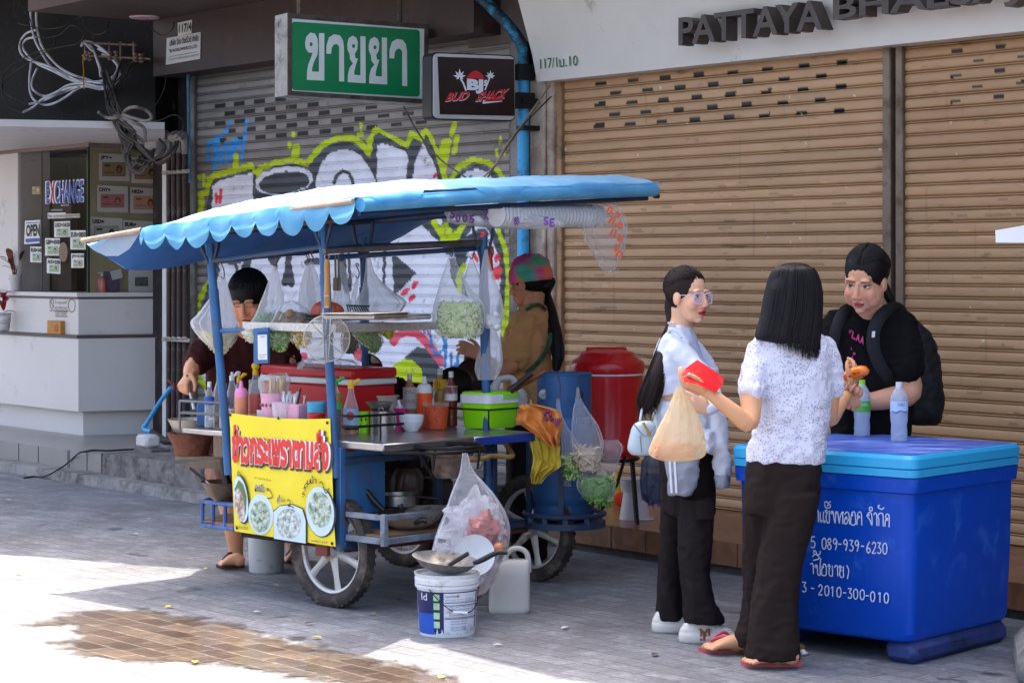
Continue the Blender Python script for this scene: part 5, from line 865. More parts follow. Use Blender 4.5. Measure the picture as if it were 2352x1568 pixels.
m = MB(); m.ell(b + V((0, -r * 1.03, h * .36)), (r * .55, .003, r * .6)); link(m.mesh('red_disc', mat('red_disc', '#b23a32', .4)), 'red_disc', bpy.data.objects[[o.name for o in COL.objects if o.get('label', '').startswith('fish sauce bottle')][0]])
bottle('bottle of cloudy sauce with a white wrapper with red edges', *bZ(941, 975, 858, 15.5), PETP, mat('cloudy_sauce', '#c08a62', .25, var=.2, vs=20, alpha=.9), None, [(.32, .74, whitel, [('น้ำจิ้ม', .2, .8, .7, .9), ('สุกวรรณ', .1, .9, .2, .42)], redl)], (cw, 'screw'), gsb)
bottle('bright orange squeeze bottle with a white nozzle cap', *bZ(975, 982, 864, 17.5), SQZ, chil, None, None, (cw, 'nozzle'), gsb)
bottle('tall paste bottle with a yellow neck band numbered 1', *bZ(1011, 968, 846, 16), GLS, mat('paste_glass', '#a8773a', .2, var=.25, vs=30), None, [(.62, .8, mat('yellow_band', '#dfae18', .4), [('1', .3, .5, .2, .8)], INK)], (cw, 'screw'), gsb)
bottle('dark brown sauce bottle with a red and white wrapper beside the lime cooler', *bZ(1036, 980, 853, 14.5), PETP, mat('brown_sauce_pet', '#6d2c18', .2, var=.15), None, [(.48, .74, whitel, [('น้ำ', .5, .9, .6, .9)], redl), (.60, .73, redl)], (cw, 'screw'), gsb)
# baskets and tubs
q = onS(630, 940, .055); b = V((q.x, q.y, .77)); t = thing('chopstick_basket', 'pink pierced basket holding bundles of wrapped chopsticks', 'basket', b); m = MB(); hz = onS(630, 902, .055).z - .77; m.lathe([(0, 0), (.052, 0), (.066, hz), (.062, hz), (.05, .01), (0, .01)], b, 28); m.build('basket', mat('pink_basket', '#d79ab0', .4, var=.1), t)
m = MB(); [m.ell(b + V((math.cos(a) * .0645, math.sin(a) * .0645, hz * .72)), (.006, .006, .008), n=8, m=5) for a in [-PI + i * PI / 9 for i in range(10)]]; m.build('pierced_holes', mat('basket_hole', '#8a4a62', .7), t)
rr = random.Random(3); ck = mat('bamboo_chopstick', '#d6b98a', .6, var=.2, vs=40); dkp = mat('navy_sleeve', '#3d4a5e', .5)
for i in range(26): a = rr.uniform(0, 2 * PI); k = rr.uniform(.008, .05); p = b + V((math.cos(a) * k, math.sin(a) * k, hz - .04)); m = MB(); m.tube([p, p + V((rr.uniform(-.012, .012), rr.uniform(-.01, .01), rr.uniform(.10, .125)))], .0035, 5); c_ = m.build('chopstick', ck, t); c_ and None
m = MB(); m.lathe([(.062, hz - .02), (.07, hz + .03), (.078, hz + .07), (.066, hz + .09)], b, 30, cap=False); [setattr(m, 'v', [p + V(noise.noise_vector(p * 30)) * .012 for p in m.v])]; m.build('wrapping_film', poly, t)
q = onS(674, 946, .05); b = V((q.x, q.y, .77)); t = thing('fork_basket', 'pink basket full of white plastic forks', 'basket', b); m = MB(); hz = onS(674, 926, .05).z - .77; m.box(b - E2 * .075 - E1 * .04, E2 * .15, E1 * .08, UP * hz, bev=.008); m.build('basket', MATS['pink_basket'], t)
m = MB()
for i in range(22):
    p = b + E2 * rr.uniform(-.06, .06) + E1 * rr.uniform(-.025, .025) + UP * hz; d = UP * rr.uniform(.022, .045) + E2 * rr.uniform(-.012, .012); m.tube([p, p + d], .0035, 4)
    for k in (-.006, -.002, .002, .006): m.tube([p + d + E2 * k, p + d + UP * .014 + E2 * k * 1.3], .0012, 3)
m.build('forks', cw, t); m = MB(); m.tube([b - E2 * .05 + UP * hz - E1 * .02, b - E2 * .075 + UP * (hz + .075) - E1 * .02], [.006, .004], 6); m.build('knife_handle', blkp, t)
for lb, x, y0, y1, hw, mt, s_ in (('lidded translucent white food tub beside the fork basket', 652, 952, 926, 27, milky, .02), ('small turquoise plastic sieve basket near the near pole', 727, 950, 922, 22, mat('turquoise_plastic', '#3f9fc0', .4, var=.2, vs=60), .06), ('small red plastic tray in front of the turquoise basket', 727, 958, 948, 20, redp, .015), ('flat translucent lid lying behind the banner edge', 610, 946, 941, 20, milky, .02)):
    q = onS(x, y1, s_); b = V((q.x, q.y, .77)); h = q.z - .77; r = hw * q.y / F; t = thing('food_tub', lb, 'tub', b); m = MB(); m.lathe([(0, 0), (r * .85, 0), (r, h * .9), (r * 1.03, h * .9), (r * 1.03, h), (r * .94, h), (r * .8, .01), (0, .01)], b, 24, sy=.7); m.build('tub', mt, t)
    if 'lidded' in lb: m = MB(); m.lathe([(0, h), (r * 1.05, h), (r * 1.05, h + .006), (0, h + .008)], b, 24, sy=.7); m.build('lid', milky, t)
# red ice chest
t = thing('ice_chest', 'red ice chest with a white stripe at the back of the cart', 'cooler', C(.45, .45, .77)); a = V((*P(600, 900, 11.05).xy, .77)); b_ = V((*P(811, 900, 10.55).xy, .77)); L_ = b_ - a; Dp = L_.cross(UP).normalized() * -.28; hz = P(700, 843, 10.75).z - .77
m = MB(); m.box(a, L_, Dp, UP * hz * .72, bev=.012); m.build('body', mat('red_chest', '#c01a20', .35, var=.08), t); m = MB(); m.box(a - L_ * .008 + UP * hz * .725 - Dp * .02, L_ * 1.016, Dp * 1.04, UP * hz * .1, bev=.006); m.build('white_band', cw, t); m = MB(); m.box(a - L_ * .01 + UP * hz * .83 - Dp * .03, L_ * 1.02, Dp * 1.06, UP * hz * .17, bev=.012); m.build('lid', MATS['red_chest'], t)
# front counter things
b, r, h = bZ(877, 995, 945, 27); t = thing('steel_pot', 'small straight steel pot at the counter edge', 'pot', b); m = MB(); m.lathe([(0, 0), (r, 0), (r, h), (r * 1.04, h), (r * 1.04, h + .004), (r * .96, h + .004), (r * .95, .005), (0, .005)], b, 30); m.build('pot', steel, t); m = MB(); m.tube([b + V((-.01, -r * 1.0, h)), b + V((-.01, -r * 1.25, h + .02)), b + V((.01, -r * 1.25, h + .02)), b + V((.01, -r, h))], .003, 5, sm=3); m.build('handle', steel, t)
b2 = b + UP * (h + .006) ; m = MB(); m.lathe([(0, 0), (.035, 0), (.07, .035), (.074, .04), (.066, .04), (.033, .006), (0, .006)], b2 + V((-.005, 0, 0)), 28); tag(m.build('steel_bowl', steel), 'shallow steel bowl resting on the small steel pot', 'bowl')
b, r, h = bZ(836, 994, 945, 14); t = thing('lime_cup', 'lime green cup with a drawn smile behind the guard rail', 'cup', b); m = MB(); m.lathe([(0, 0), (r * .8, 0), (r * 1.05, h), (r * .95, h), (r * .75, .006), (0, .006)], b, 24); m.build('cup', lime, t)
m = MB(); fc = lambda a, z: b + V((math.cos(a) * r * (.82 + .25 * z / h), math.sin(a) * r * (.82 + .25 * z / h), z)); m.tube([fc(-PI / 2 + k, h * (.28 + .28 * k * k)) for k in (-.7, -.4, 0, .4, .7)], .0016, 5, sm=3); [m.ell(fc(-PI / 2 + k, h * .66), (.004, .002, .007), n=8, m=6) for k in (-.35, .35)]; m.build('smile', INK, t)
b, r, h = bZ(866, 985, 906, 45); t = thing('cream_tub', 'large cream plastic tub behind the steel pot', 'tub', V((b.x, b.y + .12, .77))); m = MB(); m.lathe([(0, 0), (r * .8, 0), (r * 1., h * .95), (r * 1.06, h * .95), (r * 1.06, h * .9), (r * .97, h * .9), (r * .76, .01), (0, .01)][:5] + [(r * .95, h * .94), (r * .76, .01), (0, .01)], V((b.x, b.y + .12, .77)), 28, sy=.8); m.build('tub', mat('cream_plastic', '#b9ada0', .4, var=.1), t)
b, r, h = bZ(920, 988, 938, 14); t = thing('magenta_clip', 'magenta plastic scoop holder beside the white bowls', 'holder', b); m = MB(); m.lathe([(0, 0), (r, 0), (r * .7, h * .35), (r * .75, h * .8), (r * 1.25, h), (r * 1.1, h), (0, h * .9)], b, 20); m.build('holder', mag, t); m = MB(); m.tube([b + UP * h, b + V((-.01, 0, h + .04))], [.006, .007], 6); m.build('handle', cw, t)
b, r, h = bZ(945, 990, 952, 28); t = thing('bowl_stack', 'two nested white bowls on the counter', 'bowl', b); m = MB()
m.lathe([(0, 0), (r * .5, 0), (r * .55, .006), (r * .85, h * .35), (r, h * .66), (r * .97, h * .68), (0, h * .4)], b, 28); m.build('lower_bowl', mat('white_bowl', '#dedee2', .25, var=.03), t); m = MB(); m.lathe([(r * .9, h * .62), (r * 1.0, h * .72), (r * 1.02, h * .98), (r * .97, h), (r * .9, h * .7), (0, h * .5)], b, 28); m.build('upper_bowl', MATS['white_bowl'], t)
b, r, h = bZ(1001, 985, 923, 28); t = thing('chilli_tub', 'clear tub half full of chopped red chilli in liquid', 'tub', b); m = MB(); m.lathe([(0, 0), (r * .88, 0), (r * 1.1, h), (r * 1.06, h), (r * .85, .004), (0, .004)], b, 26); m.build('tub', film('chilli_tub_film', '#f0d0c0', .1, .4, .15), t); m = MB(); m.lathe([(0, .003), (r * .89, .003), (r * .995, h * .5), (r * 1.07, h * .85), (0, h * .85)], b, 24); m.build('chilli', mat('chopped_chilli', '#cf4c1e', .4, var=.6, vs=120, bump=.5, bs=150), t)
# lime cooler
t = thing('lime_cooler', 'lime green and white picnic cooler on the cart counter', 'cooler', onZ(1122, 986, .77)); k0 = onZ(1122, 986, .772); k1 = onZ(1052, 982, .772); d1 = (k1 - k0); d2 = V((-d1.y, d1.x, 0)).normalized() * -.24; k2 = onZ(1196, 980, .772); d2 = (k2 - k0); d2 = d2.normalized() * .235; d1 = d1.normalized() * .185; H_ = .185
m = MB()
def crate(m, z0, z1, f0, f1, rad=.03):
    def ring(z, f):
        out = []
        for cx, cy, q0 in ((1, 1, 0), (-1, 1, PI / 2), (-1, -1, PI), (1, -1, 1.5 * PI)):
            for k in range(5): a = q0 + PI / 2 * k / 4; out.append((cx * (.5 - rad / .2) + math.cos(a) * rad / .2, cy * (.5 - rad / .2) + math.sin(a) * rad / .2))
        return [k0 + (d1 + d2) * .5 + d1 * (x * f) + d2 * (y * f) + UP * z for x, y in out]
    R = [ring(z, f) for z, f in zip(z0, z1)]; n = len(R[0]); vs = sum(R, []); fs = [(i * n + j, i * n + (j + 1) % n, (i + 1) * n + (j + 1) % n, (i + 1) * n + j) for i in range(len(R) - 1) for j in range(n)] + [tuple(range(n))[::-1], tuple((len(R) - 1) * n + j for j in range(n))]; m.add(vs, fs)
crate(m, (0, .008, .12), (.86, .9, 1.0), 0, 0); m.build('body', lime, t); m = MB(); crate(m, (.121, .123, .162, .166), (1.0, 1.04, 1.04, 1.0), 0, 0); m.build('white_rim', cw, t); m = MB(); crate(m, (.166, .175, .178), (.98, .97, .9), 0, 0); ld = m.build('lid', lime, t)
m = MB(); [m.box(k0 + d2 * .42 + UP * (.142 + .007 * i) + (d2.cross(UP)).normalized() * .002 * 0 - d1 * .045, d2 * .5, d1 * .04, UP * .004, bev=.001) for i in range(4)]; m.build('handle', lime, t)
m = MB(); nb = (-d1.normalized() - d2.normalized()).normalized()
for z in (.885, .0): pass
c0, c1_, c2 = k0 + nb * .012, k0 + d1 * 1.02 - d2.normalized() * .012, k0 + d2 * 1.02 - d1.normalized() * .012
for z in (.095,): m.tube([c1_ + d1 * .25 + UP * z, c1_ + UP * z, c0 + UP * z, c2 + UP * z], .004, 6)
m.tube([c0 + UP * .0, c0 + UP * .095], .004, 6); part(m, 'cooler_rail', dkmet)
jerm = mat('milky_jerrycan', '#c9c4bd', .4, var=.1, vs=6, alpha=.92)
b = V((*P(1163, 880, 10.95).xy, .77)); t = thing('water_jug', 'cloudy white jug with a moulded handle behind the lime cooler', 'jug', b); m = MB(); wv = V((.09, .02, 0)); dv = V((-.015, .07, 0)); m.prism([b - wv - dv, b + wv - dv, b + wv + dv, b - wv + dv], UP * .14); q = m.build('body', jerm, t); m = MB(); m.tube([b - wv * .85 + UP * .135, b - wv * .5 + UP * .215, b - wv * .1 + UP * .232, b + wv * .3 + UP * .23, b + wv * .5 + UP * .2, b + wv * .9 + UP * .135], [.03, .018, .016, .016, .018, .03], 10, sm=4); m.build('handle', jerm, t)
for lb, a, b, mt in (('dark wooden ladle handle leaning beside the water jug', P(1190, 882, 10.7), P(1222, 856, 10.7), mat('dark_wood', '#3a2116', .5, var=.3)), ('brown wooden spatula handle leaning over the gas cylinder', P(1192, 888, 10.74), P(1252, 852, 10.75), mat('brown_wood', '#7a4420', .5, var=.3))): m = MB(); m.tube([a + (a - b) * .6, a, b], [.02, .013, .014], 8); tag(m.build('spatula', mt), lb, 'utensil')
for i, (x, y, w_, Yk) in enumerate(((1042, 884, 44, 11.15), (1090, 866, 46, 11.35))): b = P(x, y, Yk); r = w_ * Yk / F; m = MB(); m.lathe([(0, -.06), (r * .6, -.045), (r, 0), (r * .97, .004), (r * .55, -.035), (0, -.05)], b, 30, rot(0, math.radians(70 + 8 * i))); tag(m.build('wok', mat('black_wok' if not i else 'brown_wok', '#1c1716' if not i else '#4a2f24', .4, .5, var=.3)), ('black wok standing upright behind the sauce bottles', 'brown wok leaning behind the paste bottle')[i], 'pan')
# hanging bags ---------------------------------------------------------------
hookm = mat('hook_steel', '#4a4644', .3, .9, var=.1)
def bag(label, rows, Y, hook=None, content=None, mt=None, dr=.55, dmax=.13, pl_=(13, .05), seed=1, group='plastic bags hanging on the cart', name='plastic_bag', solid=None, knot=False):
    rr = random.Random(seed); rows = [(y, (xl + xr) / 2, (xr - xl) / 2) for y, xl, xr in rows]; pts = catmull([V(q) for q in rows], 5); K = len(pts); k_, am = pl_; ph = rr.uniform(0, 6)
    tp = P(pts[0].y, pts[0].x, Y); t = thing(name, label, 'plastic bag', P(pts[-1].y, pts[-1].x, Y), group)
    def shell(th, v, f=1., rip=1.):
        i = min(K - 1.001, max(0, v * (K - 1))); a = int(i); q = pts[a].lerp(pts[min(a + 1, K - 1)], i - a); c = P(q.y, q.x, Y); hw = max(.002, q.z * Y / F)
        hd = min(hw * dr, dmax); g = 1 + rip * (am * math.sin(k_ * th + ph + 2 * v) + am * .6 * math.sin((k_ * 2 + 1) * th + ph * 2 - 3 * v)) * min(1, 2.2 * (1 - v) + .15); g += rip * .05 * noise.noise(V((math.cos(th) * 2 + seed, math.sin(th) * 2, v * 5)))
        return c + V((math.cos(th) * hw * f * g, math.sin(th) * hd * f * g, 0))
    m = MB(); m.grid(lambda i, j: shell(2 * PI * i, j), 56, min(46, K), cu=True); m.poly([shell(2 * PI * i / 56, 1.) for i in range(56)]); m.build('film', mt or poly, t, ang=70)
    if hook: m = MB(); m.tube([P(hook[0] + 5, hook[1] + 6, Y), P(hook[0] + 4, hook[1], Y), P(hook[0] - 1, hook[1] + 1, Y), P(hook[0] + 6, hook[1] + 16, Y), tp + V((.008, 0, .012)), tp + V((.002, 0, -.006)), tp + V((-.01, 0, .006))], .0028, 6, sm=4); m.build('hook', hookm, t)
    if content:
        yc, ms, kind, n = content; ys = [q.x for q in pts]; vc = next((i for i, y in enumerate(ys) if y >= yc), K - 2) / (K - 1); m = MB()
        m.grid(lambda i, j: shell(2 * PI * i, vc + (.985 - vc) * j, .80, .3) + V(noise.noise_vector(shell(2 * PI * i, vc + (.985 - vc) * j) * 40)) * .006, 30, 12, mi=0, cu=True); m.poly([shell(2 * PI * i / 30, vc, .86, .3) for i in range(30)], 0)
        for q in range(n * (2 if kind == 'shred' else 1)):
            v = vc + (.95 - vc) * rr.random() ** .9; th = rr.uniform(0, 2 * PI); f = rr.uniform(.66, .84); p = shell(th, v * .99, f, .3); d = V((rr.gauss(0, 1), rr.gauss(0, .5), rr.gauss(0, .8))).normalized(); mi = rr.randrange(len(ms))
            if kind == 'shred': L = rr.uniform(.009, .022); e = d.cross(V((0, -1, .2))).normalized() * rr.uniform(.0014, .0032); bdir = V((rr.gauss(0, .3), -.2, rr.gauss(0, .3))) * L; m.add([p - d * L - e, p - d * L + e, p + bdir * .3 + e, p + bdir * .3 - e, p + d * L + e + bdir * -.3, p + d * L - e + bdir * -.3], [(0, 1, 2, 3), (3, 2, 4, 5)], mi)
            elif kind == 'leaf': leaf(m, p, d + V((0, -.3, 0)), rr.uniform(.02, .045), rr.uniform(.006, .013), .2, mi)
            elif kind == 'lump': m.ell(p * .0 + shell(th, v, rr.uniform(.3, .85), 0), (rr.uniform(.014, .024),) * 3, n=8, m=6, mi=mi)
            elif kind == 'strand': L = rr.uniform(.018, .034); m.tube([p - d * L, p + V((0, -.006, rr.gauss(0, .01))), p + d * L], rr.uniform(.003, .006), 5, sm=2, mi=mi)
        m.build('contents', ms, t, ang=180)
    return t
bag('bag of shredded pale cabbage hanging in front of the left pole', [(638, 505, 518), (660, 495, 524), (690, 478, 531), (720, 455, 538), (738, 440, 542), (760, 448, 547), (785, 468, 540), (802, 490, 520), (810, 500, 508)], 10.62, (507, 600), (757, [cream, wshr, cream], 'shred', 420), milky, seed=2, pl_=(9, .06))
bag('bag of green herbs hanging right of the bent vendor', [(610, 628, 634), (630, 622, 640), (660, 612, 646), (690, 600, 650), (720, 588, 640), (745, 574, 634), (750, 590, 625)], 10.42, (632, 583), (716, [grn, pale], 'shred', 160), milky, seed=3, pl_=(8, .05), dmax=.09)
bag('lower green vegetable bag hanging under the tread plate shelf', [(752, 630, 655), (768, 616, 668), (785, 618, 664), (797, 628, 652), (802, 640, 652)], 10.25, None, (756, [grn, pale, grn], 'shred', 220), poly, seed=4, dmax=.07)
bag('shredded pale bag under the shelf left of the payment stand', [(758, 556, 585), (772, 560, 588), (782, 572, 588)], 10.3, None, (760, [cream, wshr], 'shred', 70), poly, seed=14, dmax=.05)
bag('tied bag of brown dried food standing on the upper shelf', [(668, 656, 682), (682, 660, 676), (690, 664, 672), (698, 650, 690), (712, 636, 706), (728, 628, 716), (742, 622, 718), (747, 632, 712)], 10.35, None, (716, [mat('brown_food', '#7d5a3c', .7, var=.4, vs=25), mat('tan_food', '#a07c54', .7, var=.3)], 'lump', 40), poly, seed=5, pl_=(11, .08))
bag('bag of yellow noodles partly behind the wire skimmer', [(752, 676, 700), (766, 668, 716), (782, 670, 712), (792, 684, 700)], 10.25, None, (754, [cream, mat('noodle_yellow', '#cbb167', .6)], 'strand', 60), poly, seed=6, dmax=.07)
bag('narrow milky bag hanging behind the near pole on its left', [(602, 704, 710), (622, 699, 716), (660, 690, 722), (700, 686, 728), (722, 690, 726)], 10.6, (705, 585), None, milky, seed=7)
bag('milky bag hanging close beside the near pole', [(600, 712, 718), (625, 708, 726), (670, 704, 740), (710, 708, 742), (725, 712, 740)], 10.5, (714, 578), None, milky, seed=8)
bag('slim milky bag hanging just right of the wooden skimmer handle', [(598, 781, 786), (620, 778, 794), (660, 770, 800), (700, 762, 806), (715, 762, 806)], 10.65, (784, 582), None, milky, seed=9)
bag('thin twisted milky bag left of the rear pole', [(636, 818, 824), (660, 812, 822), (690, 806, 818), (712, 803, 820)], 10.6, (818, 606), None, milky, seed=10)
bag('wide fanned milky bag in front of the rear pole', [(590, 841, 850), (630, 838, 862), (665, 832, 895), (690, 822, 930), (705, 818, 928), (722, 815, 915), (730, 818, 900)], 10.6, None, (716, [pale, grn], 'shred', 40), milky, seed=11, pl_=(9, .07), dmax=.1)
bag('orange bag lying on the upper shelf behind the near pole', [(692, 735, 760), (700, 722, 780), (712, 716, 788), (724, 716, 786), (728, 720, 780)], 10.3, None, None, mat('orange_film', '#c2512a', .3, var=.3, vs=14, bump=.5, bs=30), seed=12)
bag('big bag of chopped greens and white cabbage hanging near the rear right pole', [(586, 1031, 1042), (610, 1024, 1052), (640, 1013, 1066), (670, 1006, 1085), (695, 1000, 1108), (720, 996, 1116), (745, 994, 1113), (765, 1004, 1108), (776, 1030, 1090)], 10.4, (1034, 558), (692, [pale, wshr, grn, cream, grn], 'shred', 620), poly, seed=13, pl_=(8, .035), dmax=.12)
bag('slim bag hanging between the greens bag and the rice bag', [(592, 1080, 1086), (620, 1072, 1096), (650, 1062, 1106), (680, 1060, 1112), (700, 1062, 1112)], 10.62, (1083, 560), None, poly, seed=15)
bag('bag of white rice hanging on the rear right pole', [(572, 1114, 1120), (600, 1108, 1124), (640, 1102, 1136), (680, 1101, 1150), (715, 1102, 1156), (738, 1108, 1152), (755, 1118, 1142)], 10.45, (1122, 552), (716, [mat('rice_white', '#d6d6da', .6, var=.08)], 'lump', 8), milky, seed=16, pl_=(13, .06))
bag('long crumpled clear bag hanging below the rice bag', [(752, 1124, 1136), (780, 1112, 1146), (820, 1100, 1152), (850, 1094, 1150), (872, 1098, 1140)], 10.6, None, None, milky, seed=17, pl_=(7, .12))
bag('olive greens bag hanging below the shelf behind the skimmer', [(752, 812, 868), (768, 810, 876), (786, 826, 880), (800, 846, 870), (806, 856, 862)], 10.55, None, (754, [grn, mat('olive_leaf', '#6d7440', .7, var=.3)], 'shred', 130), poly, seed=18, dmax=.07)
bag('bag of yellow green peppers hanging below the shelf', [(744, 866, 904), (752, 862, 912), (762, 872, 906), (770, 884, 896)], 10.6, None, (744, [mat('pepper_green', '#a3b03a', .4, var=.2), mat('pepper_yellow', '#c7b552', .4)], 'lump', 12), poly, seed=19, dmax=.06)
bag('dark bag of dried herbs behind the wire skimmer on its right', [(752, 790, 826), (775, 782, 832), (800, 784, 822), (812, 794, 812)], 10.75, None, (752, [mat('dry_herb', '#3c3424', .8, var=.4), mat('dry_herb_b', '#57523a', .8)], 'shred', 60), poly, seed=20, dmax=.06)
# clear bag with orange print and roll of plates hanging under the canopy
bag('clear bag with orange red print hanging under the canopy end', [(470, 1362, 1412), (490, 1355, 1428), (515, 1340, 1434), (545, 1342, 1436), (575, 1358, 1432), (600, 1372, 1422), (620, 1384, 1412), (629, 1394, 1404)], 10.9, None, None, poly, seed=21, pl_=(7, .09), group=None)
m = MB()
for i, (x, y, s_) in enumerate(((1392, 486, 'ท'), (1408, 498, 'ว'), (1396, 512, 'ท'), (1414, 522, 'ก'), (1398, 540, 'น'), (1416, 552, 'E'), (1404, 574, '4'), (1412, 588, 'ท'))): o = P(x, y, 10.80); m.text(s_, o, P(x + 12, y + 6, 10.8) - o, P(x + 8, y - 14, 10.8) - o, off=.06)
bgo = [o for o in COL.objects if o.get('label', '').startswith('clear bag with orange red')][0]; m.build('orange_print', mat('orange_print', '#e0542a', .5, var=0), bgo)
t = thing('plate_stack', 'long sleeve of stacked white foam plates slung under the canopy', 'plates', P(1250, 490, 10.75)); a, b = P(1140, 483, 10.4), P(1372, 487, 11.0); m = MB(); ax = (b - a).normalized(); e = ax.cross(UP).normalized(); B = frame(e, UP, ax); n = 58
pr = [(.0, 0)] + sum([[(.058 * (1 - .06 * (k % 2)), (b - a).length * k / n)] for k in range(n + 1)], []) + [(0, (b - a).length)]; m.lathe(pr, a - UP * .022, 22, B); m.build('plates', mat('foam_plate', '#d9d9da', .7, var=.05), t, ang=20)
bag('clear sleeve bag printed with purple numbers hanging under the right roof bar', [(484, 1028, 1160), (492, 1026, 1215), (502, 1030, 1270), (512, 1042, 1290), (520, 1090, 1284), (526, 1150, 1270)], 10.55, None, None, milky, seed=22, dr=.35, pl_=(9, .07), group=None)
m = MB()
for x, y, s_ in ((1034, 502, '5'), (1046, 512, '0'), (1062, 512, '0'), (1078, 514, '5'), (1112, 506, 'K'), (1128, 506, 'G'), (1142, 517, 'U'), (1180, 518, '88'), (1248, 518, 'S'), (1262, 522, 'E')): o = P(x, y, 10.42); m.text(s_, o, P(x + 12, y - 1, 10.42) - o, P(x, y - 20, 10.42) - o, off=.05)
bgo = [o for o in COL.objects if o.get('label', '').startswith('clear sleeve bag printed')][0]; m.build('purple_print', mat('purple_print', '#6f3b8c', .5, var=0), bgo)
# trays on the shelf, wire skimmer, tongs, red-handled tool, payment stand
for lb, q, z_, mt in (('black tray of foil pans on the upper shelf', ((795, 735), (920, 722), (920, 710), (800, 722)), 1.312, mat('tray_black', '#2b2a2c', .4, .3, var=.2)), ('flat steel tray resting on the upper shelf', ((860, 728), (940, 715), (936, 706), (865, 716)), 1.335, steel), ('clear lidded tray with red food at the shelf end', ((905, 734), (992, 722), (985, 712), (912, 722)), 1.313, mat('clear_tray', '#b5aaa8', .2, var=.3, vs=20))):
    pts = [onZ(x, 738 - (738 - y) * .35, z_) for x, y in q]; a, b_, c_ = pts[0], pts[1], pts[3]; m = MB(); L_ = V(((b_ - a).x, (b_ - a).y, 0)); L_ = L_.normalized() * min(L_.length, .42); m.box(a, L_, L_.cross(UP).normalized() * -.24, UP * .022, bev=.006); m.box(a - L_ * .02 + UP * .0225, L_ * 1.04, L_.cross(UP).normalized() * -.25, UP * .004); tag(m.build('food_tray', mt), lb, 'tray')
m = MB(); a = P(800, 716, 10.15); [m.tube([a + V((.012 * i, 0, 0)), a + V((.01 * i - .005, .0, .028))], .003, 5) for i in range(9)]; m.tube([a + V((-.01, 0, .03)), a + V((.10, 0, .026))], .004, 5); tag(m.build('grill_rack', mat('black_rack', '#201d1c', .5)), 'small black wire rack on the tray edge behind the near pole', 'rack')
wsk = mat('skimmer_wire', '#c9c1b5', .3, .85, var=.1); c = onS(750, 777, -.075); t = thing('wire_skimmer', 'large round wire skimmer with a wooden handle hanging on the near pole', 'skimmer', c); R_ = 53 * c.y / F; B = frame(E2, UP, -E1); ux, uy = V((.98, .2, 0)).normalized(), UP; nn = V((.2, -.98, 0))
def disc(r, a, dp=0.): return c + ux * r * math.cos(a) + uy * r * math.sin(a) + nn * (-.03 * (1 - (r / R_) ** 2) + .012)
m = MB(); m.tube([disc(R_, 2 * PI * k / 48) for k in range(48)], .0028, 6, closed=True)
for i in range(1, 17): m.tube([disc(R_ * i / 17, 2 * PI * k / 40) for k in range(40)], .0013, 4, closed=True)
for k in range(8): m.tube([disc(R_ * .04, PI * k / 4), disc(R_ * .5, PI * k / 4), disc(R_, PI * k / 4)], .0022, 4)
h0 = onS(752, 708, -.06); [m.tube([h0 + ux * .018 * sg, onS(750 + sg * 9, 735, -.085), onS(750 + sg * 7, 790, -.10), onS(749 + sg * 4, 830, -.078)], .0024, 5, sm=4) for sg in (-1, 1)]; m.build('wire_bowl', wsk, t, ang=180)
m = MB(); h1 = onS(751, 596, -.05); m.tube([h1, h1.lerp(h0, .15), h1.lerp(h0, .5), h1.lerp(h0, .72), h0], [.011, .014, .013, .016, .0155], 12, sm=4); m.build('wooden_handle', mat('light_wood', '#b07c44', .5, var=.25, vs=14, stretch=(4, 4, .6)), t); m = MB(); [m.tube([h1.lerp(h0, k), h1.lerp(h0, k + .02)], .0168, 12) for k in (.74, .965)]; m.tube([h1 + UP * .0 + ux * .011 * math.cos(a) + UP * (.012 + .011 * math.sin(a)) for a in [k * PI / 6 for k in range(12)]], .002, 5, closed=True); m.build('band', steel, t)
for i, x in enumerate((771, 778)): m = MB(); a, b_ = onT(x - 1, 585, .02), onT(x, 640, .02); m.tube([a, b_], .005, 6); m.box(b_ - V((.012, .004, .055)), V((.022, 0, 0)), V((0, .008, 0)), UP * .06, bev=.003); tag(m.build('tongs', mat('dull_tongs', '#5b5148', .4, .7, var=.2)), ('dull steel tongs hanging nearest the wooden skimmer handle', 'second dull steel tongs hanging right of the first pair')[i], 'tongs')
a = onT(1126, 562, -.02); m = MB(); m.tube([a, onT(1124, 578, -.02), onT(1125, 600, -.02), onT(1129, 622, -.02)], [.006, .013, .015, .011], 10, sm=4); m.tube([onT(1131, 566, -.02), onT(1133, 580, -.02), onT(1129, 592, -.02)], .005, 6); tag(m.build('kitchen_tool', mat('red_rubber', '#c01a20', .35)), 'red handled tool hanging on the rear right pole', 'tool')
t = thing('payment_stand', 'narrow blue stand with a white payment card hung on the shelf edge', 'stand', onS(603, 835, -.02)); sp = lambda o: (lambda x, y: onS(x, y, -.02 - o)); m = MB(); quad(m, sp(0), [(587, 835), (620, 834), (620, 752), (587, 754)], -E1, .012); m.build('frame', cb, t); m = MB(); quad(m, sp(.0125), [(593, 826), (614, 825.5), (613, 768), (592, 769)], -E1, .001); m.build('card', whitel, t, smooth=False)
m = MB(); quad(m, sp(.0138), [(592, 768), (613, 767.5), (613, 761), (592, 762)], -E1, .001); m.build('card_header', navy, t, smooth=False); m = MB(); T(m, 'นางสาว ธัญรัตน์', sp(.0142), 594, 817, 612, 816.5, 4); T(m, 'ธนาคาร', sp(.0142), 597, 822, 609, 821.7, 2.5); T(m, 'QR', sp(.0142), 596, 776, 606, 775.8, 4) if False else None; T(m, 'รับเงิน', sp(.0142), 598, 775, 608, 774.8, 4); m.build('lettering', INK, t)
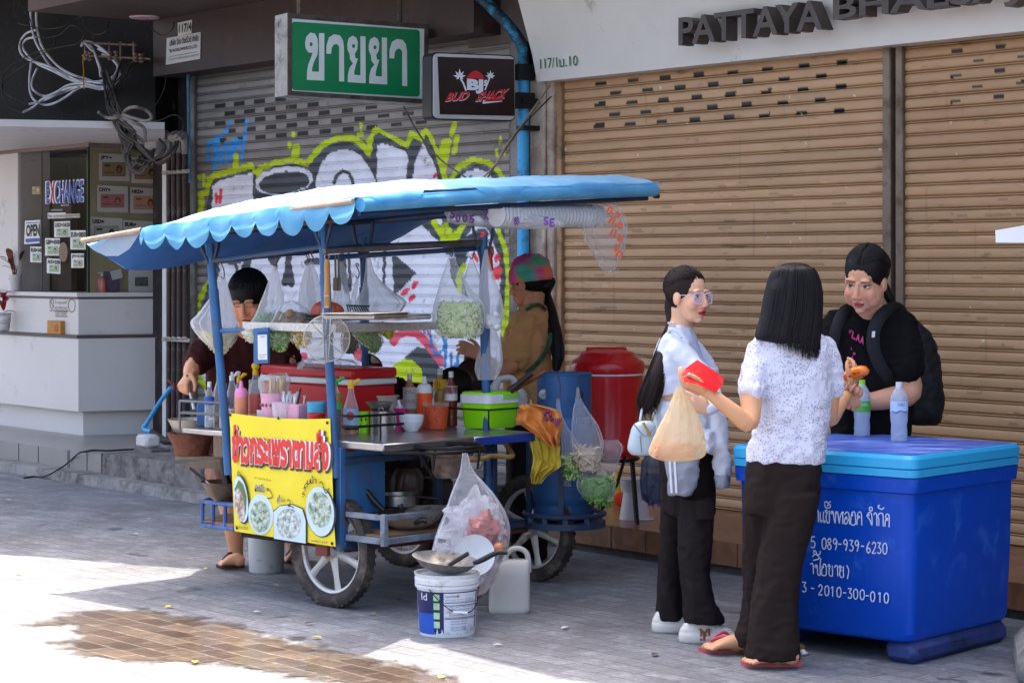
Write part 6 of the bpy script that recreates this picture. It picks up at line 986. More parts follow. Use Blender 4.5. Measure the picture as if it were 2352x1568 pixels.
# ---------------------------------------------------------------- around the cart
gsteel = mat('worn_pan_steel', '#8b8885', .45, .6, var=.3, vs=8, dirt=('#3a2b22', .4, 9)); blkh = mat('bakelite', '#191615', .4, var=.15)
def pan(label, c, r, h, M=None, mt=gsteel, handle=None, name='frying_pan', cat='pan', prof=None):
    t = thing(name, label, cat, c); M = M or Matrix.Identity(3); m = MB(); p_ = prof or [(0, 0), (r * .45, .0), (r * .75, h * .35), (r, h), (r * 1.02, h), (r * .97, h * .98), (r * .72, h * .38), (r * .42, .006), (0, .006)]
    m.lathe(p_, c, 36, M); m.build('pan_body', mt, t)
    for k in (handle or []): m = MB(); m.tube(k[0], k[1], 10, sm=4); m.build('handle', blkh, t)
    return t
# paint bucket and wok in front
b = onZ(1027, 1453); b = V((b.x, b.y, 0)); t = thing('paint_bucket', 'white paint bucket with a navy printed side standing in front of the cart', 'bucket', b); r0, r1, hh = .117, .133, .262
R_ = lambda z: r0 + (r1 - r0) * z / hh
m = MB(); m.lathe([(0, 0), (r0, 0), (r0 + .003, .01), (R_(.2), .2), (R_(.2) + .008, .203), (R_(.2) + .009, .215), (R_(.22), .217), (R_(.225) + .007, .22), (R_(.24) + .008, .24), (R_(.24) + .004, .243), (r1 + .009, hh), (r1, hh), (r1 - .004, .25), (0, .25)], b, 40); m.build('bucket', mat('bucket_white', '#d9d9da', .35, var=.05, dirt=('#8d8378', .12, 9)), t)
def arc(m, z0, z1, x0, x1, rr=1.018, n=24, mi=0): a0, a1 = math.acos(max(-1, min(1, -x0))) , math.acos(max(-1, min(1, -x1))); m.grid(lambda i, j: b + V((-math.cos(a0 + (a1 - a0) * i) * R_(z0 + (z1 - z0) * j) * rr, -math.sin(a0 + (a1 - a0) * i) * R_(z0 + (z1 - z0) * j) * rr, z0 + (z1 - z0) * j)), n, 4, mi)
def arct(m, s, z0, z1, x0, x1, rr=1.042): m.textf(s, lambda u, v: (lambda a, z: b + V((-math.cos(a) * R_(z) * rr, -math.sin(a) * R_(z) * rr, z)))(math.acos(-(x0 + (x1 - x0) * u)), z0 + (z1 - z0) * v))
nv_ = mat('bucket_navy', '#1c2154', .4, var=.1, dirt=('#8d8aa0', .08, 14)); m = MB(); arc(m, .012, .192, -.97, .97); m.build('navy_print', nv_, t); m = MB(); arc(m, .012, .10, -.97, -.42, 1.028); m.build('blue_print', mat('bucket_blue', '#1f56b8', .4, var=.25, vs=6), t)
m = MB(); arc(m, .014, .188, -.08, .93, 1.028); m.build('info_panel', mat('info_panel', '#cfd2dc', .45, var=.08, dirt=('#7a7268', .2, 14)), t); m = MB(); [arc(m, z, z + .028, -.42, -.22, 1.028) for z in (.155, .118, .078, .04)]; m.build('green_icons', mat('pale_green_icons', '#a8cf9f', .5, var=.3, vs=40), t)
m = MB(); arct(m, 'SuperShield', .168, .181, -.05, .38); [arct(m, 'คุณภาพสูง ทนทาน กันเชื้อรา', z, z + .006, -.02, .86) for z in (.158, .150)]; [arct(m, w_, z, z + .006, a, a + .36) for z, w_ in ((.128, 'สีน้ำ สูตร'), (.116, 'ภายนอก 15'), (.104, 'ทากันซึม'), (.092, 'ปริมาณ 9 ลิตร')) for a in (.1, .5)]; [arc(m, z, z + .0025, -.06, .92, 1.036) for z in (.146, .135, .083, .078)]; [arct(m, 'ใช้งานง่าย แห้งเร็ว', z, z + .006, .15, .7) for z in (.066, .055, .04, .03)]; m.build('panel_lettering', mat('bucket_ink', '#23243c', .6, var=0), t)
m = MB(); arct(m, 'ld', .155, .185, -.80, -.62); m.build('white_letters', wht, t); m = MB(); m.ell(b + V((.38 * R_(.17), -.94 * R_(.17), .176)), (.007, .004, .008)); m.build('gold_medal', mat('gold_medal', '#b98a2f', .4), t)
m = MB(); m.tube([b + V((-.075, -.11, .205)), b + V((-.03, -.145, .16)), b + V((.03, -.15, .115)), b + V((.085, -.13, .105)), b + V((.125, -.07, .13)), b + V((.134, 0, .2))], .0022, 6, sm=5); m.build('wire_handle', dkmet, t); m = MB(); m.tube([b + V((.028, -.15, .112)), b + V((.088, -.13, .106))], .007, 8); m.build('handle_grip', cw, t)
c = b + V((-.012, -.01, .266)); M_ = rot(0, math.radians(4), math.radians(7))
pan('scratched wok lying on top of the paint bucket, black handle pointing up to the right', c, .142, .055, M_, gsteel, [([c + V((.125, -.03, .035)), c + V((.17, -.03, .055)), c + V((.225, -.03, .082)), c + V((.27, -.03, .083))], [.011, .012, .011, .010])])
m = MB(); m.tube([c + V((.02, -.05, .03)), c + V((.06, -.05, .055)), c + V((.105, -.055, .083))], [.008, .010, .009], 8, sm=3); tag(m.build('ladle', blkh), 'black handled utensil lying in the scratched wok', 'utensil')
c = P(1089, 1274, 9.44); m = MB(); m.lathe([(0, 0), (.075, .0), (.083, .004), (.089, .012), (.089, .018), (.08, .012), (0, .008)], c, 36, rot(math.radians(8), math.radians(82))); tag(m.build('plastic_disc', cw), 'round white plastic lid standing against the clear rubbish bag', 'lid')
# jerrycan
b = onZ(1170, 1404); b = V((b.x, b.y, 0)); t = thing('jerrycan', 'cloudy white jerrycan with a big loop handle beside the paint bucket', 'jerrycan', b); m = MB(); w2, d2_, hz = .094, .055, .20
def jring(z, f, sh=0.): return [b + V((w2 * f * math.copysign(abs(math.cos(a)) ** .35, math.cos(a)) + sh, d2_ * f * math.copysign(abs(math.sin(a)) ** .4, math.sin(a)), z)) for a in [2 * PI * k / 32 for k in range(32)]]
rg = [jring(z, f, s_) for z, f, s_ in ((0, .92, 0), (.006, .98, 0), (.02, 1, 0), (.10, .985, 0), (.165, .99, 0), (.19, .96, .002), (.212, .84, .014), (.230, .66, .03), (.238, .45, .042))]; vs = sum(rg, []); n = 32; m.add(vs, [(i * n + j, i * n + (j + 1) % n, (i + 1) * n + (j + 1) % n, (i + 1) * n + j) for i in range(len(rg) - 1) for j in range(n)] + [tuple(range(n))[::-1], tuple((len(rg) - 1) * n + j for j in range(n))]); m.build('body', jerm, t)
m = MB(); m.tube([b + V((-.02, 0, .205)), b + V((-.016, 0, .25)), b + V((.004, 0, .278)), b + V((.036, 0, .288)), b + V((.068, 0, .276)), b + V((.084, 0, .245)), b + V((.08, 0, .18))], [.022, .013, .012, .012, .012, .013, .02], 12, sm=4); m.build('loop_handle', jerm, t); m = MB(); m.lathe([(0, 0), (.022, 0), (.022, .03), (.018, .034), (0, .034)], b + V((-.06, 0, .185)), 16); m.build('cap', cw, t)
m = MB(); m.box(b + V((-.099, -.045, .105)), V((.006, 0, 0)), V((.0, .05, 0)), UP * .055); m.build('red_label', redl, t)
# clear rubbish bag with paper and eggs
gb = bag('large clear rubbish bag full of crumpled plastic hanging from the burner valve', [(1040, 1062, 1074), (1062, 1060, 1080), (1085, 1056, 1090), (1110, 1046, 1112), (1140, 1034, 1136), (1180, 1020, 1158), (1220, 1004, 1168), (1260, 994, 1162), (1295, 990, 1146), (1330, 1010, 1130), (1358, 1040, 1116), (1368, 1060, 1100)], 9.62, None, None, film('rubbish_film', '#e6e4ea', .27, .66, .2), seed=31, pl_=(7, .06), dmax=.14, group=None)
rr = random.Random(8); crm = mat('crumpled_white_plastic', '#cfc9cb', .4, var=.3, vs=14, bump=.8, bs=22)
for (x, y, Yk, rx, rz, mt, nm) in ((1100, 1190, 9.66, .085, .085, crm, 'crumpled_plastic'), (1060, 1260, 9.66, .10, .06, crm, 'crumpled_plastic'), (1125, 1235, 9.62, .07, .07, mat('pinkish_plastic', '#c9a9a6', .5, var=.5, vs=16, bump=.8, bs=24), 'printed_plastic'), (1030, 1285, 9.6, .05, .035, mat('green_scraps', '#87a184', .6, var=.6, vs=20), 'green_scraps'), (1090, 1320, 9.64, .06, .035, crm, 'crumpled_plastic'), (1088, 1215, 9.6, .125, .13, milky, 'inner_bag'), (1110, 1215, 9.56, .07, .075, mat('red_marked_film', '#c77a74', .4, var=.6, vs=20, alpha=.6), 'inner_bag'), (1060, 1285, 9.6, .12, .07, milky, 'inner_bag')):
    m = MB(); m.ell(P(x, y, Yk), (rx, .06, rz), n=28, m=18); cc = P(x, y, Yk); m.v = [p + (p - cc) * (.55 * noise.noise(p * 22) + .3 * noise.noise(p * 55)) for p in m.v]; m.build(nm, mt, gb, ang=30)
egg = mat('brown_eggshell', '#c0714a', .5, var=.1)
for x, y, Yk in ((1146, 1258, 9.50), (1141, 1252, 9.6)): m = MB(); m.ell(P(x, y, Yk), (.026, .026, .023), n=14, m=10); m.build('eggshell', egg, gb)
eb = bag('small clear bag of onions and eggs behind the paint bucket', [(1290, 1130, 1142), (1310, 1110, 1146), (1335, 1092, 1134), (1352, 1090, 1122), (1366, 1096, 1108)], 9.75, None, (1304, [egg, mat('red_onion', '#9c3a2a', .4, var=.2)], 'lump', 9), poly, seed=32, dmax=.06, group=None)
# pans on the lower rack
zr = .357; c = C(.33, -.15, zr); pan('large battered white wok lying on the cardboard of the lower rack', c, .165, .085, rot(0, 0, math.radians(-5)), mat('battered_white_wok', '#b5aa9c', .4, .5, var=.25, vs=8, dirt=('#4a3020', .3, 12)), [([c + V((-.13, -.03, .085)), c + V((-.17, -.02, .12)), c + V((-.215, -.01, .175)), c + V((-.235, -.01, .185))], [.012, .015, .014, .012]), ([c + V((-.03, -.165, .07)), c + V((-.045, -.185, .115)), c + V((-.05, -.185, .13))], [.014, .013, .012]), ([c + V((.02, -.18, .045)), c + V((.045, -.2, .06)), c + V((.075, -.2, .058))], [.010, .012, .014])], name='wok')
c = C(.42, .04, .44); pan('straight sided steel saucepan behind the white wok', c, .1, .055, None, steel, [([c + V((.09, -.03, .045)), c + V((.15, -.05, .042)), c + V((.2, -.07, .04))], [.006, .008, .008])], 'saucepan', prof=[(0, 0), (.085, 0), (.09, .004), (.09, .05), (.096, .055), (.088, .055), (.085, .008), (0, .008)])
c = C(.62, -.05, .40); pan('dark frying pan right of the steel saucepan', c, .095, .05, None, rust, None); m = MB(); c = C(.585, -.15, zr); m.lathe([(0, 0), (.02, 0), (.024, .075), (.021, .075), (.018, .005), (0, .005)], c, 18); tag(m.build('steel_cup', steel), 'small steel cup at the right end of the lower rack', 'cup')
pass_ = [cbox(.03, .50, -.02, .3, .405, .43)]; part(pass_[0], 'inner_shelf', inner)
b = C(.58, .30, .46); t = thing('car_battery', 'white battery with a black top and carry handle under the counter', 'battery', b); m = MB(); m.box(b - E1 * .13, E1 * .26, E2 * .14, UP * .11, bev=.004); m.build('case', mat('battery_white', '#b9b5b0', .5, var=.15), t); m = MB(); m.box(b - E1 * .137 + UP * .111 - E2 * .006, E1 * .274, E2 * .152, UP * .045, bev=.005); m.build('top', blkp, t); m = MB(); m.tube([b - E1 * .08 + UP * .155, b - E1 * .05 + UP * .205, b + E1 * .07 + UP * .205, b + E1 * .09 + UP * .155], .009, 8); m.build('handle', blkp, t); part(cbox(.40, 1.0, .20, .6, .435, .458), 'inner_shelf', inner)
bag('crumpled brown tinted bag stuffed under the counter behind the blue panel', [(1075, 900, 960), (1095, 884, 968), (1130, 880, 966), (1160, 886, 960), (1175, 896, 950)], 10.4, None, None, mat('brown_bag', '#4f3a30', .35, var=.5, vs=12, bump=.7, bs=18), seed=33, pl_=(9, .1), group=None)
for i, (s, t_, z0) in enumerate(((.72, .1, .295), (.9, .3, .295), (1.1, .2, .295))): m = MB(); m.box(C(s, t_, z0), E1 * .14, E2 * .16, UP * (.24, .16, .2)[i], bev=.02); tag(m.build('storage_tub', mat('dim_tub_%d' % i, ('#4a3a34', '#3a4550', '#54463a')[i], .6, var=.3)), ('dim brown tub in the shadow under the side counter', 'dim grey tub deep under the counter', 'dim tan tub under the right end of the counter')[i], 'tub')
bag('bundle of clear bags hanging under the side counter', [(1008, 1062, 1092), (1020, 1056, 1096), (1045, 1050, 1098), (1062, 1054, 1092)], 10.35, None, None, milky, seed=34, group=None)
# bucket under the cart, onion on the ground
b = onZ(612, 1311); b = V((b.x, b.y, 0)); t = thing('white_bucket', 'white plastic bucket standing on the pavement behind the near wheel', 'bucket', b); m = MB(); r = 43 * b.y / F; m.lathe([(0, 0), (r * .9, 0), (r * .93, .006), (r * 1.02, .30), (r * 1.05, .30), (r * 1.05, .31), (r, .31), (r * .88, .01), (0, .01)], b, 32); m.build('bucket', mat('grubby_white', '#c6c4c2', .5, var=.08, dirt=('#8a8078', .15, 6)), t); m = MB(); T(m, 'HDPE 2', lambda x, y: P(x, y, b.y - r * .97), 590, 1288, 602, 1288.5, 3); m.build('moulded_mark', INK, t)
m = MB(); m.ell(onZ(823, 1302) + UP * .026, (.030, .028, .026), n=16, m=10); tag(m.build('onion', mat('onion_skin', '#8f3f24', .4, var=.2)), 'single brown onion on the pavement under the cart', 'onion')
# stove and woks at the left end
c = P(440, 1044, 10.9); t = thing('clay_stove', 'reddish clay charcoal stove held at the left end of the cart', 'stove', c); m = MB(); k = 10.9 / F; m.lathe([(0, 0), (38 * k, 0), (44 * k, 24 * k), (54 * k, 44 * k), (58 * k, 50 * k), (50 * k, 50 * k), (40 * k, 30 * k), (0, 30 * k)], c, 28); m.build('stove_body', mat('terracotta', '#7d4a38', .85, var=.35, vs=9, bump=.5, dirt=('#3a241c', .4, 10)), t); m = MB(); m.box(c - V((.07, .08, .02)), V((.26, 0, .0)), V((0, .16, 0)), UP * .018); m.box(c - V((.02, .10, .06)), V((.24, 0, 0)), V((0, .02, 0)), UP * .035); m.build('support_board', MATS['old_wood'], t)
c = P(440, 1002, 10.88); pan('large pale wok sitting on the clay stove', c, .12, .088, None, mat('pale_wok', '#b9ae9f', .4, .5, var=.15, dirt=('#5d4a3a', .2, 9)), name='wok')
q = onZ(461, 978, .775); m = MB(); m.box(V((q.x - .02, q.y, .775)), V((.05, 0, 0)), V((0, .06, 0)), UP * .11, bev=.005); tag(m.build('blue_carton', mat('blue_carton', '#2c5f93', .5, var=.15)), 'small blue carton beside the water bottles on the end shelf', 'carton')
c = P(522, 1152, 10.62); pan('brown frying wok resting in the side rack behind the banner', c, .128, .10, None, mat('brown_steel', '#7d6a58', .35, .75, var=.25, dirt=('#3a281d', .3, 8)), None, 'wok'); m = MB(); a, b_ = P(436, 1074, 10.62), P(500, 1128, 10.6); m.tube([a, a.lerp(b_, .55)], [.007, .008], 8); t = thing('wok_spatula', 'spatula with a dark handle resting in the brown side wok', 'utensil', b_); m.build('handle', MATS['dark_wood'], t); m = MB(); m.tube([a.lerp(b_, .55), b_], [.006, .012], 8); m.build('blade', steel, t)
m = MB(); a, b_ = P(510, 1050, 10.55), P(522, 1112, 10.55); m.tube([a, a.lerp(b_, .2), a.lerp(b_, .75), b_], [.010, .017, .02, .026], 10, sm=3); tag(m.build('hanging_handle', blkh), 'black pan handle standing up against the left blue pole', 'utensil')
# gas cylinder with its platform
gx = V((*P(1296, 1100, 10.82).xy, .318)); t = thing('gas_cylinder', 'worn blue gas cylinder standing on the cart right end platform', 'gas cylinder', gx); gbl = mat('gas_blue', '#2b5687', .45, .15, var=.2, vs=6, bump=.1, dirt=('#1d3450', .35, 6)); r = .162
m = MB(); m.lathe([(0, .045), (r * .8, .045), (r * .97, .08), (r, .12), (r, .42), (r * .97, .46), (r * .84, .50), (r * .5, .53), (0, .54)], gx, 40); m.tube([gx + V((math.cos(a) * r, math.sin(a) * r, .27)) for a in [2 * PI * k / 40 for k in range(40)]], .004, 6, closed=True); m.build('tank', gbl, t); m = MB(); m.lathe([(r * .86, .01), (r * .92, .0), (r * .92, .10), (r * .86, .10)], gx, 40, cap=False); m.build('foot_ring', gbl, t)
m = MB()
def coll(i, j): a = 2 * PI * i; return gx + V((math.cos(a) * .136, math.sin(a) * .136, .49 + .222 * j))
m.grid(coll, 40, 8, cu=True); m.grid(lambda i, j: coll(i, j) * 1 - V((math.cos(2 * PI * i), math.sin(2 * PI * i), 0)) * .006, 40, 8, cu=True); m.tube([coll(k / 40, 1) for k in range(40)], .005, 6, closed=True); cl = m.build('collar', gbl, t)
for x, w_, mt in ((1249, 14, mat('foil_wad', '#a5a09c', .4, .3, var=.4, vs=30, bump=.8)), (1331, 7, INK)): q = P(x, 903, 10.82); dx = q.x - gx.x; y_ = gx.y - math.sqrt(max(.0001, .1395 ** 2 - dx * dx)); m = MB(); B = frame((0.9, -dx * 3, 0), (dx * 3, .9, 0), (0, 0, 1)); m.ell(V((q.x, y_, q.z)), (w_ * .0021, .006, .026), B, 20, 10); m.build('collar_slot', mt, cl)
m = MB(); m.box(gx + V((.0, -.172, .01)) - V((.035, 0, 0)), V((.028, 0, 0)), V((0, .008, 0)), UP * .50); m.build('strap', cbd, t); m = MB(); T(m, 'กันกระ', lambda x, y: P(x, y, gx.y - .166), 1283, 1114, 1312, 1117, 18); T(m, '3', lambda x, y: P(x, y, gx.y - .125), 1216, 928, 1221, 928, 10); m.build('stencil', mat('stencil_white', '#b9bec4', .7, var=.3), t)
m = MB(); n = 28; m.prism([gx + V((math.cos(a) * .205, math.sin(a) * .205, -.045)) for a in [2 * PI * k / n for k in range(n)]], UP * .03); m.tube([gx + V((math.cos(a) * .20, math.sin(a) * .20, .02)) for a in [2 * PI * k / n for k in range(n)]], .012, 6, closed=True); [m.box(gx + V((math.cos(a) * .197, math.sin(a) * .197, -.02)) - V((.012, .004, 0)), V((.024, 0, 0)), V((0, .008, 0)), UP * .05) for a in (-2.6, -2.1, -1.57, -1., -.5)]; m.box(C(1.0, .06, .27), E1 * .5, E2 * .04, UP * .03); part(m, 'cylinder_platform', cbd)
# cloths
cloth_m = lambda n, c: mat(n, c, .9, var=.2, vs=7, bump=.2)
def drape(name, label, rows, Y, mt, fold=.018, nf=5, seed=1, parent=None, cat='cloth'):
    pts = catmull([V((y, xl, xr)) for y, xl, xr in rows], 4); K = len(pts); m = MB()
    def f(i, j):
        q = pts[min(K - 1, int(i * (K - 1) + .5))]; x = q.y + (q.z - q.y) * j; p = P(x, q.x, Y); d = fold * math.sin(nf * j * 2 * PI + 2 * i + seed) * (.4 + i) + fold * 1.6 * noise.noise(V((j * 4, i * 5, seed))); return p + V((noise.noise(V((i * 6, j * 6, seed + 5))) * .008, d, noise.noise(V((j * 5, i * 3, seed + 9))) * .010))
    m.grid(f, K, 48); o = m.build(name, mt, parent, ang=70)
    return o if parent else tag(o, label, cat)
drape('yellow_cloth', 'stained yellow cloth hanging under the orange cloth', [(995, 1214, 1272), (1020, 1218, 1284), (1050, 1224, 1286), (1070, 1222, 1288), (1088, 1218, 1262), (1110, 1220, 1242)], 10.42, mat('yellow_cloth', '#d1b53a', .9, var=.25, vs=9, bump=.2, dirt=('#6b5a2a', .2, 12)), .014, 4, 3)
oc = drape('orange_cloth', 'stained orange printed cloth draped beside the lime cooler', [(928, 1198, 1232), (938, 1192, 1276), (952, 1186, 1290), (970, 1184, 1292), (985, 1208, 1291), (1000, 1232, 1288), (1015, 1246, 1286), (1027, 1262, 1284)], 10.36, mat('orange_cloth', '#dd8a3e', .9, var=.2, vs=7, bump=.2, dirt=('#5d4030', .14, 11)), .02, 3, 6)
m = MB()
for x, y in ((1252, 950), (1259, 944), (1264, 953), (1256, 962), (1266, 962)): m.ell(P(x, y, 10.31), (.009, .022, .012), n=10, m=6)
for k in range(5): m.tube([P(1278 + k * 2, 982 - k * 3, 10.31), P(1270 + k * 5, 960, 10.31)], .003, 5)
link(m.mesh('cloth_print', mat('plum_print', '#7d3460', .8)), 'cloth_print', oc)
hookb = 'bags hooked on the gas cylinder collar'
bag('bag of pale green vegetables hooked on the gas cylinder left slot', [(912, 1279, 1285), (940, 1278, 1288), (970, 1282, 1298), (1000, 1288, 1316), (1030, 1290, 1332), (1060, 1291, 1336), (1085, 1298, 1330), (1102, 1304, 1322)], 10.5, (1280, 864), (1046, [pale, grn, pale], 'strand', 110), poly, seed=41, group=hookb, dmax=.09)
bag('bag of white mushrooms hooked in the middle of the gas cylinder', [(888, 1324, 1330), (915, 1322, 1334), (945, 1316, 1352), (975, 1314, 1372), (1005, 1312, 1384), (1035, 1316, 1384), (1062, 1326, 1376), (1082, 1338, 1366)], 10.45, (1326, 862), (1026, [mat('mushroom', '#d6c3a8', .5, var=.15), mat('mushroom_b', '#c2a888', .5)], 'strand', 90), poly, seed=42, group=hookb, dmax=.09)
bag('bag of chopped green beans hanging low under the mushroom bag', [(1060, 1340, 1366), (1080, 1332, 1390), (1105, 1326, 1410), (1130, 1332, 1412), (1148, 1352, 1404), (1160, 1372, 1396)], 10.5, None, (1094, [mat('bean_green', '#6a9a34', .5, var=.3), grn, mat('bean_green_b', '#84ac48', .5)], 'strand', 130), poly, seed=43, group=hookb, dmax=.09)
bag('tall clear bag of garlic on the right of the hooked bags', [(1010, 1384, 1418), (1025, 1376, 1430), (1050, 1376, 1424), (1080, 1378, 1414), (1110, 1380, 1412), (1132, 1390, 1408), (1142, 1394, 1402)], 10.6, None, (1092, [mat('garlic', '#d2cda8', .5), mat('garlic_b', '#bfb98a', .5)], 'lump', 14), poly, seed=44, group=hookb, dmax=.07)
drape('maroon_cloth', 'dark maroon cloth hung behind the sauce bottles beside the round mirror', [(866, 906, 924), (878, 894, 934), (895, 888, 940), (916, 890, 936)], 11.0, cloth_m('maroon_rag', '#4a1420'), .02, 3, 2)
m = MB(); m.ell(P(748, 836, 10.75), (.14, .07, .03), n=30, m=16); cc = P(748, 836, 10.75); m.v = [p + (p - cc) * .5 * noise.noise(p * 30) for p in m.v]; tag(m.build('crumpled_film', poly, ang=25), 'crumpled clear plastic lying on the red ice chest lid', 'plastic')
# red water tank on its stand, step clutter
rx = V((*P(1394, 1050, 11.75).xy, .54)); t = thing('red_barrel', 'big glossy red lidded barrel on a stand against the tan shutter', 'barrel', rx); r = .195; rg_ = mat('glossy_red', '#c0121a', .28, var=.08, coat=.15); m = MB(); m.lathe([(0, 0), (r * .86, 0), (r * .9, .02), (r * .93, .03), (r * .93, .05), (r * .9, .06), (r * 1., .40), (r * 1.0, .44), (0, .44)], rx, 44); m.build('barrel', rg_, t)
m = MB(); m.tube([rx + V((math.cos(a) * r * 1.005, math.sin(a) * r * 1.005, .444)) for a in [2 * PI * k / 44 for k in range(44)]], .006, 6, closed=True); m.build('white_seal', cw, t); m = MB(); m.lathe([(0, .45), (r * 1.03, .45), (r * 1.05, .47), (r * 1.04, .50), (r * .98, .515), (r * .8, .535), (r * .74, .56), (r * .55, .572), (r * .3, .575), (0, .565)], rx, 44); m.box(rx + V((-.11, -.02, .56)), V((.22, .04, 0)), V((-.01, .05, 0)), UP * .028, bev=.012); m.build('lid', rg_, t)
m = MB(); [m.tube([rx + V((dx, dy, -.01)), V((rx.x + dx * 1.2, rx.y + dy, .166))], .011, 6) for dx in (-.14, .14) for dy in (.05, .16)]; m.tube([rx + V((.09, -.16, .01)), P(1418, 1110, 11.4), P(1383, 1168, 11.3)], .009, 6); m.tube([rx + V((math.cos(a) * .17, math.sin(a) * .17 , -.012)) for a in [k * PI / 8 for k in range(16)]], .010, 6, closed=True); tag(m.build('barrel_stand', dkmet), 'black iron stand with one slanted leg under the red barrel', 'stand')
b = onZ(1458, 1191, .166); b = V((b.x, b.y, .166)); t = thing('plastic_stool', 'white waisted plastic bucket stool on the tiled step', 'stool', b); k = b.y / F; m = MB(); m.lathe([(0, 0), (36 * k, 0), (35 * k, 6 * k), (26 * k, 60 * k), (26 * k, 64 * k), (33 * k, 78 * k), (33 * k, 90 * k), (36 * k, 92 * k), (34 * k, 94 * k), (0, 92 * k)], b - V((.0, 0, 0)), 30); m.build('body', mat('pale_plastic', '#c4bdc2', .4, var=.06), t); m = MB(); m.tube([b + V((.0, -.07, .012)), b + V((.05, -.085, .006)), b + V((.10, -.05, .006)), b + V((.09, .0, .01))], .004, 6, sm=4); m.build('wire_handle', cw, t)
b = onZ(1425, 1162, .166); b = V((b.x, b.y + .03, .166)); t = thing('spray_bottle', 'yellow and orange plastic toy bottle lying on the tiled step', 'bottle', b); k = b.y / F; m = MB(); B = frame((1, 0, 0), (0, 0, 1), (0, -1, 0)); m.lathe([(0, 0), (15 * k, 0), (16 * k, .01), (16 * k, .04), (10 * k, .05), (0, .05)], b + V((0, 0, 16 * k)), 22, B); m.build('orange_end', mat('orange_red_plastic', '#e0441c', .4), t); m = MB(); m.tube([b + V((-.02, .03, .03)), b + V((-.03, .05, .10)), b + V((-.02, .06, .19))], [.04, .035, .015], 12, sm=3); m.build('yellow_body', mat('bright_yellow', '#d8c01c', .4, var=.1), t)
bag('grey translucent bag with purple contents hanging behind the slim customer', [(1046, 1484, 1512), (1060, 1474, 1522), (1090, 1472, 1526), (1120, 1472, 1526), (1145, 1476, 1524), (1156, 1488, 1514)], 11.3, None, (1085, [mat('purple_scraps', '#5d4a86', .5, var=.4)], 'leaf', 40), mat('grey_film', '#59606e', .3, var=.3, vs=9, alpha=.7, bump=.4, bs=20), seed=45, group=None)
# ---------------------------------------------------------------- blue ice chest on skids
QL, QR = V((-.75, .66, 0)).normalized(), V((.66, .75, 0)).normalized(); K0 = V((1.5615, 8.45, 0)); LL, LR = .88, .873
def rr_ring(z, ins, rad, n=6):
    out = []
    for cx, cy, q0 in ((1, 1, 0), (0, 1, PI / 2), (0, 0, PI), (1, 0, 1.5 * PI)):
        for k in range(n): a = q0 + PI / 2 * k / (n - 1); u = (LL - ins - rad if cx else ins + rad) + math.cos(a) * rad; v = (LR - ins - rad if cy else ins + rad) + math.sin(a) * rad; out.append(K0 + QL * u + QR * v + UP * z)
    return out
def rr_body(m, spec):
    R = [rr_ring(z, i, r_) for z, i, r_ in spec]; n = len(R[0]); m.add(sum(R, []), [(i * n + (j + 1) % n, i * n + j, (i + 1) * n + j, (i + 1) * n + (j + 1) % n) for i in range(len(R) - 1) for j in range(n)] + [tuple(range(n)), tuple((len(R) - 1) * n + j for j in range(n))[::-1]])
ib = mat('royal_blue_plastic', '#0042ac', .36, var=.10, vs=3, bump=.08, bs=30, spec=.3, dirt=('#2c60b8', .26, 8)); lb_ = mat('sky_blue_plastic', '#2fa4d8', .35, var=.08, vs=3, dirt=('#1c7fb4', .12, 6))
t = thing('ice_box', 'big royal blue plastic ice chest with a sky blue lid and white hand lettering', 'cooler', V((*(K0 + QL * .44 + QR * .43).xy, 0)))
m = MB(); rr_body(m, [(.085, .06, .05), (.095, .045, .05), (.12, .035, .05), (.40, .026, .05), (.672, .022, .05), (.678, .008, .045), (.735, .004, .045), (.737, .03, .04)]); m.build('body', ib, t, ang=25)
m = MB(); rr_body(m, [(.738, .02, .05), (.739, .0, .05), (.768, -.002, .05), (.7715, .008, .05), (.774, -.002, .052), (.81, -.003, .052), (.824, .006, .055), (.826, .03, .05)]); m.build('lid', lb_, t, ang=25)
m = MB(); rr_body(m, [(.8265, .022, .05), (.828, .026, .05)]); m.build('lid_top', mat('scuffed_lid_top', '#3a62c0', .38, var=.2, vs=4, dirt=('#9aa2dc', .45, 4), stretch=(1, 3, 1)), t)
m = MB(); q = K0 + QL * .42 - QR * .012 + UP * .768; m.box(q, QL * .10, QR * .03, UP * .035, bev=.01); m.build('lid_latch', cw, t)
for k in (.03, .66): m = MB(); m.box(K0 + QL * (.03 + (k > .5) * .63) + QR * .06, QL * .15, QR * .75, UP * .09, bev=.03); m.build('skid', mat('dirty_blue_skid', '#27376e', .6, var=.3, vs=6, dirt=('#1c1c28', .4, 5)), t)
fp = lambda x, y: onP(1866.2 + .2381 * x, 1062.3 + .2381 * y, QR, (K0 + QR * .0195).dot(QR)); m = MB()
def sk(*ls):
    for l in ls: m.tube([fp(*p) for p in l], .0025, 6, flat=(QR, .3), sm=3 if len(l) > 2 else 0)
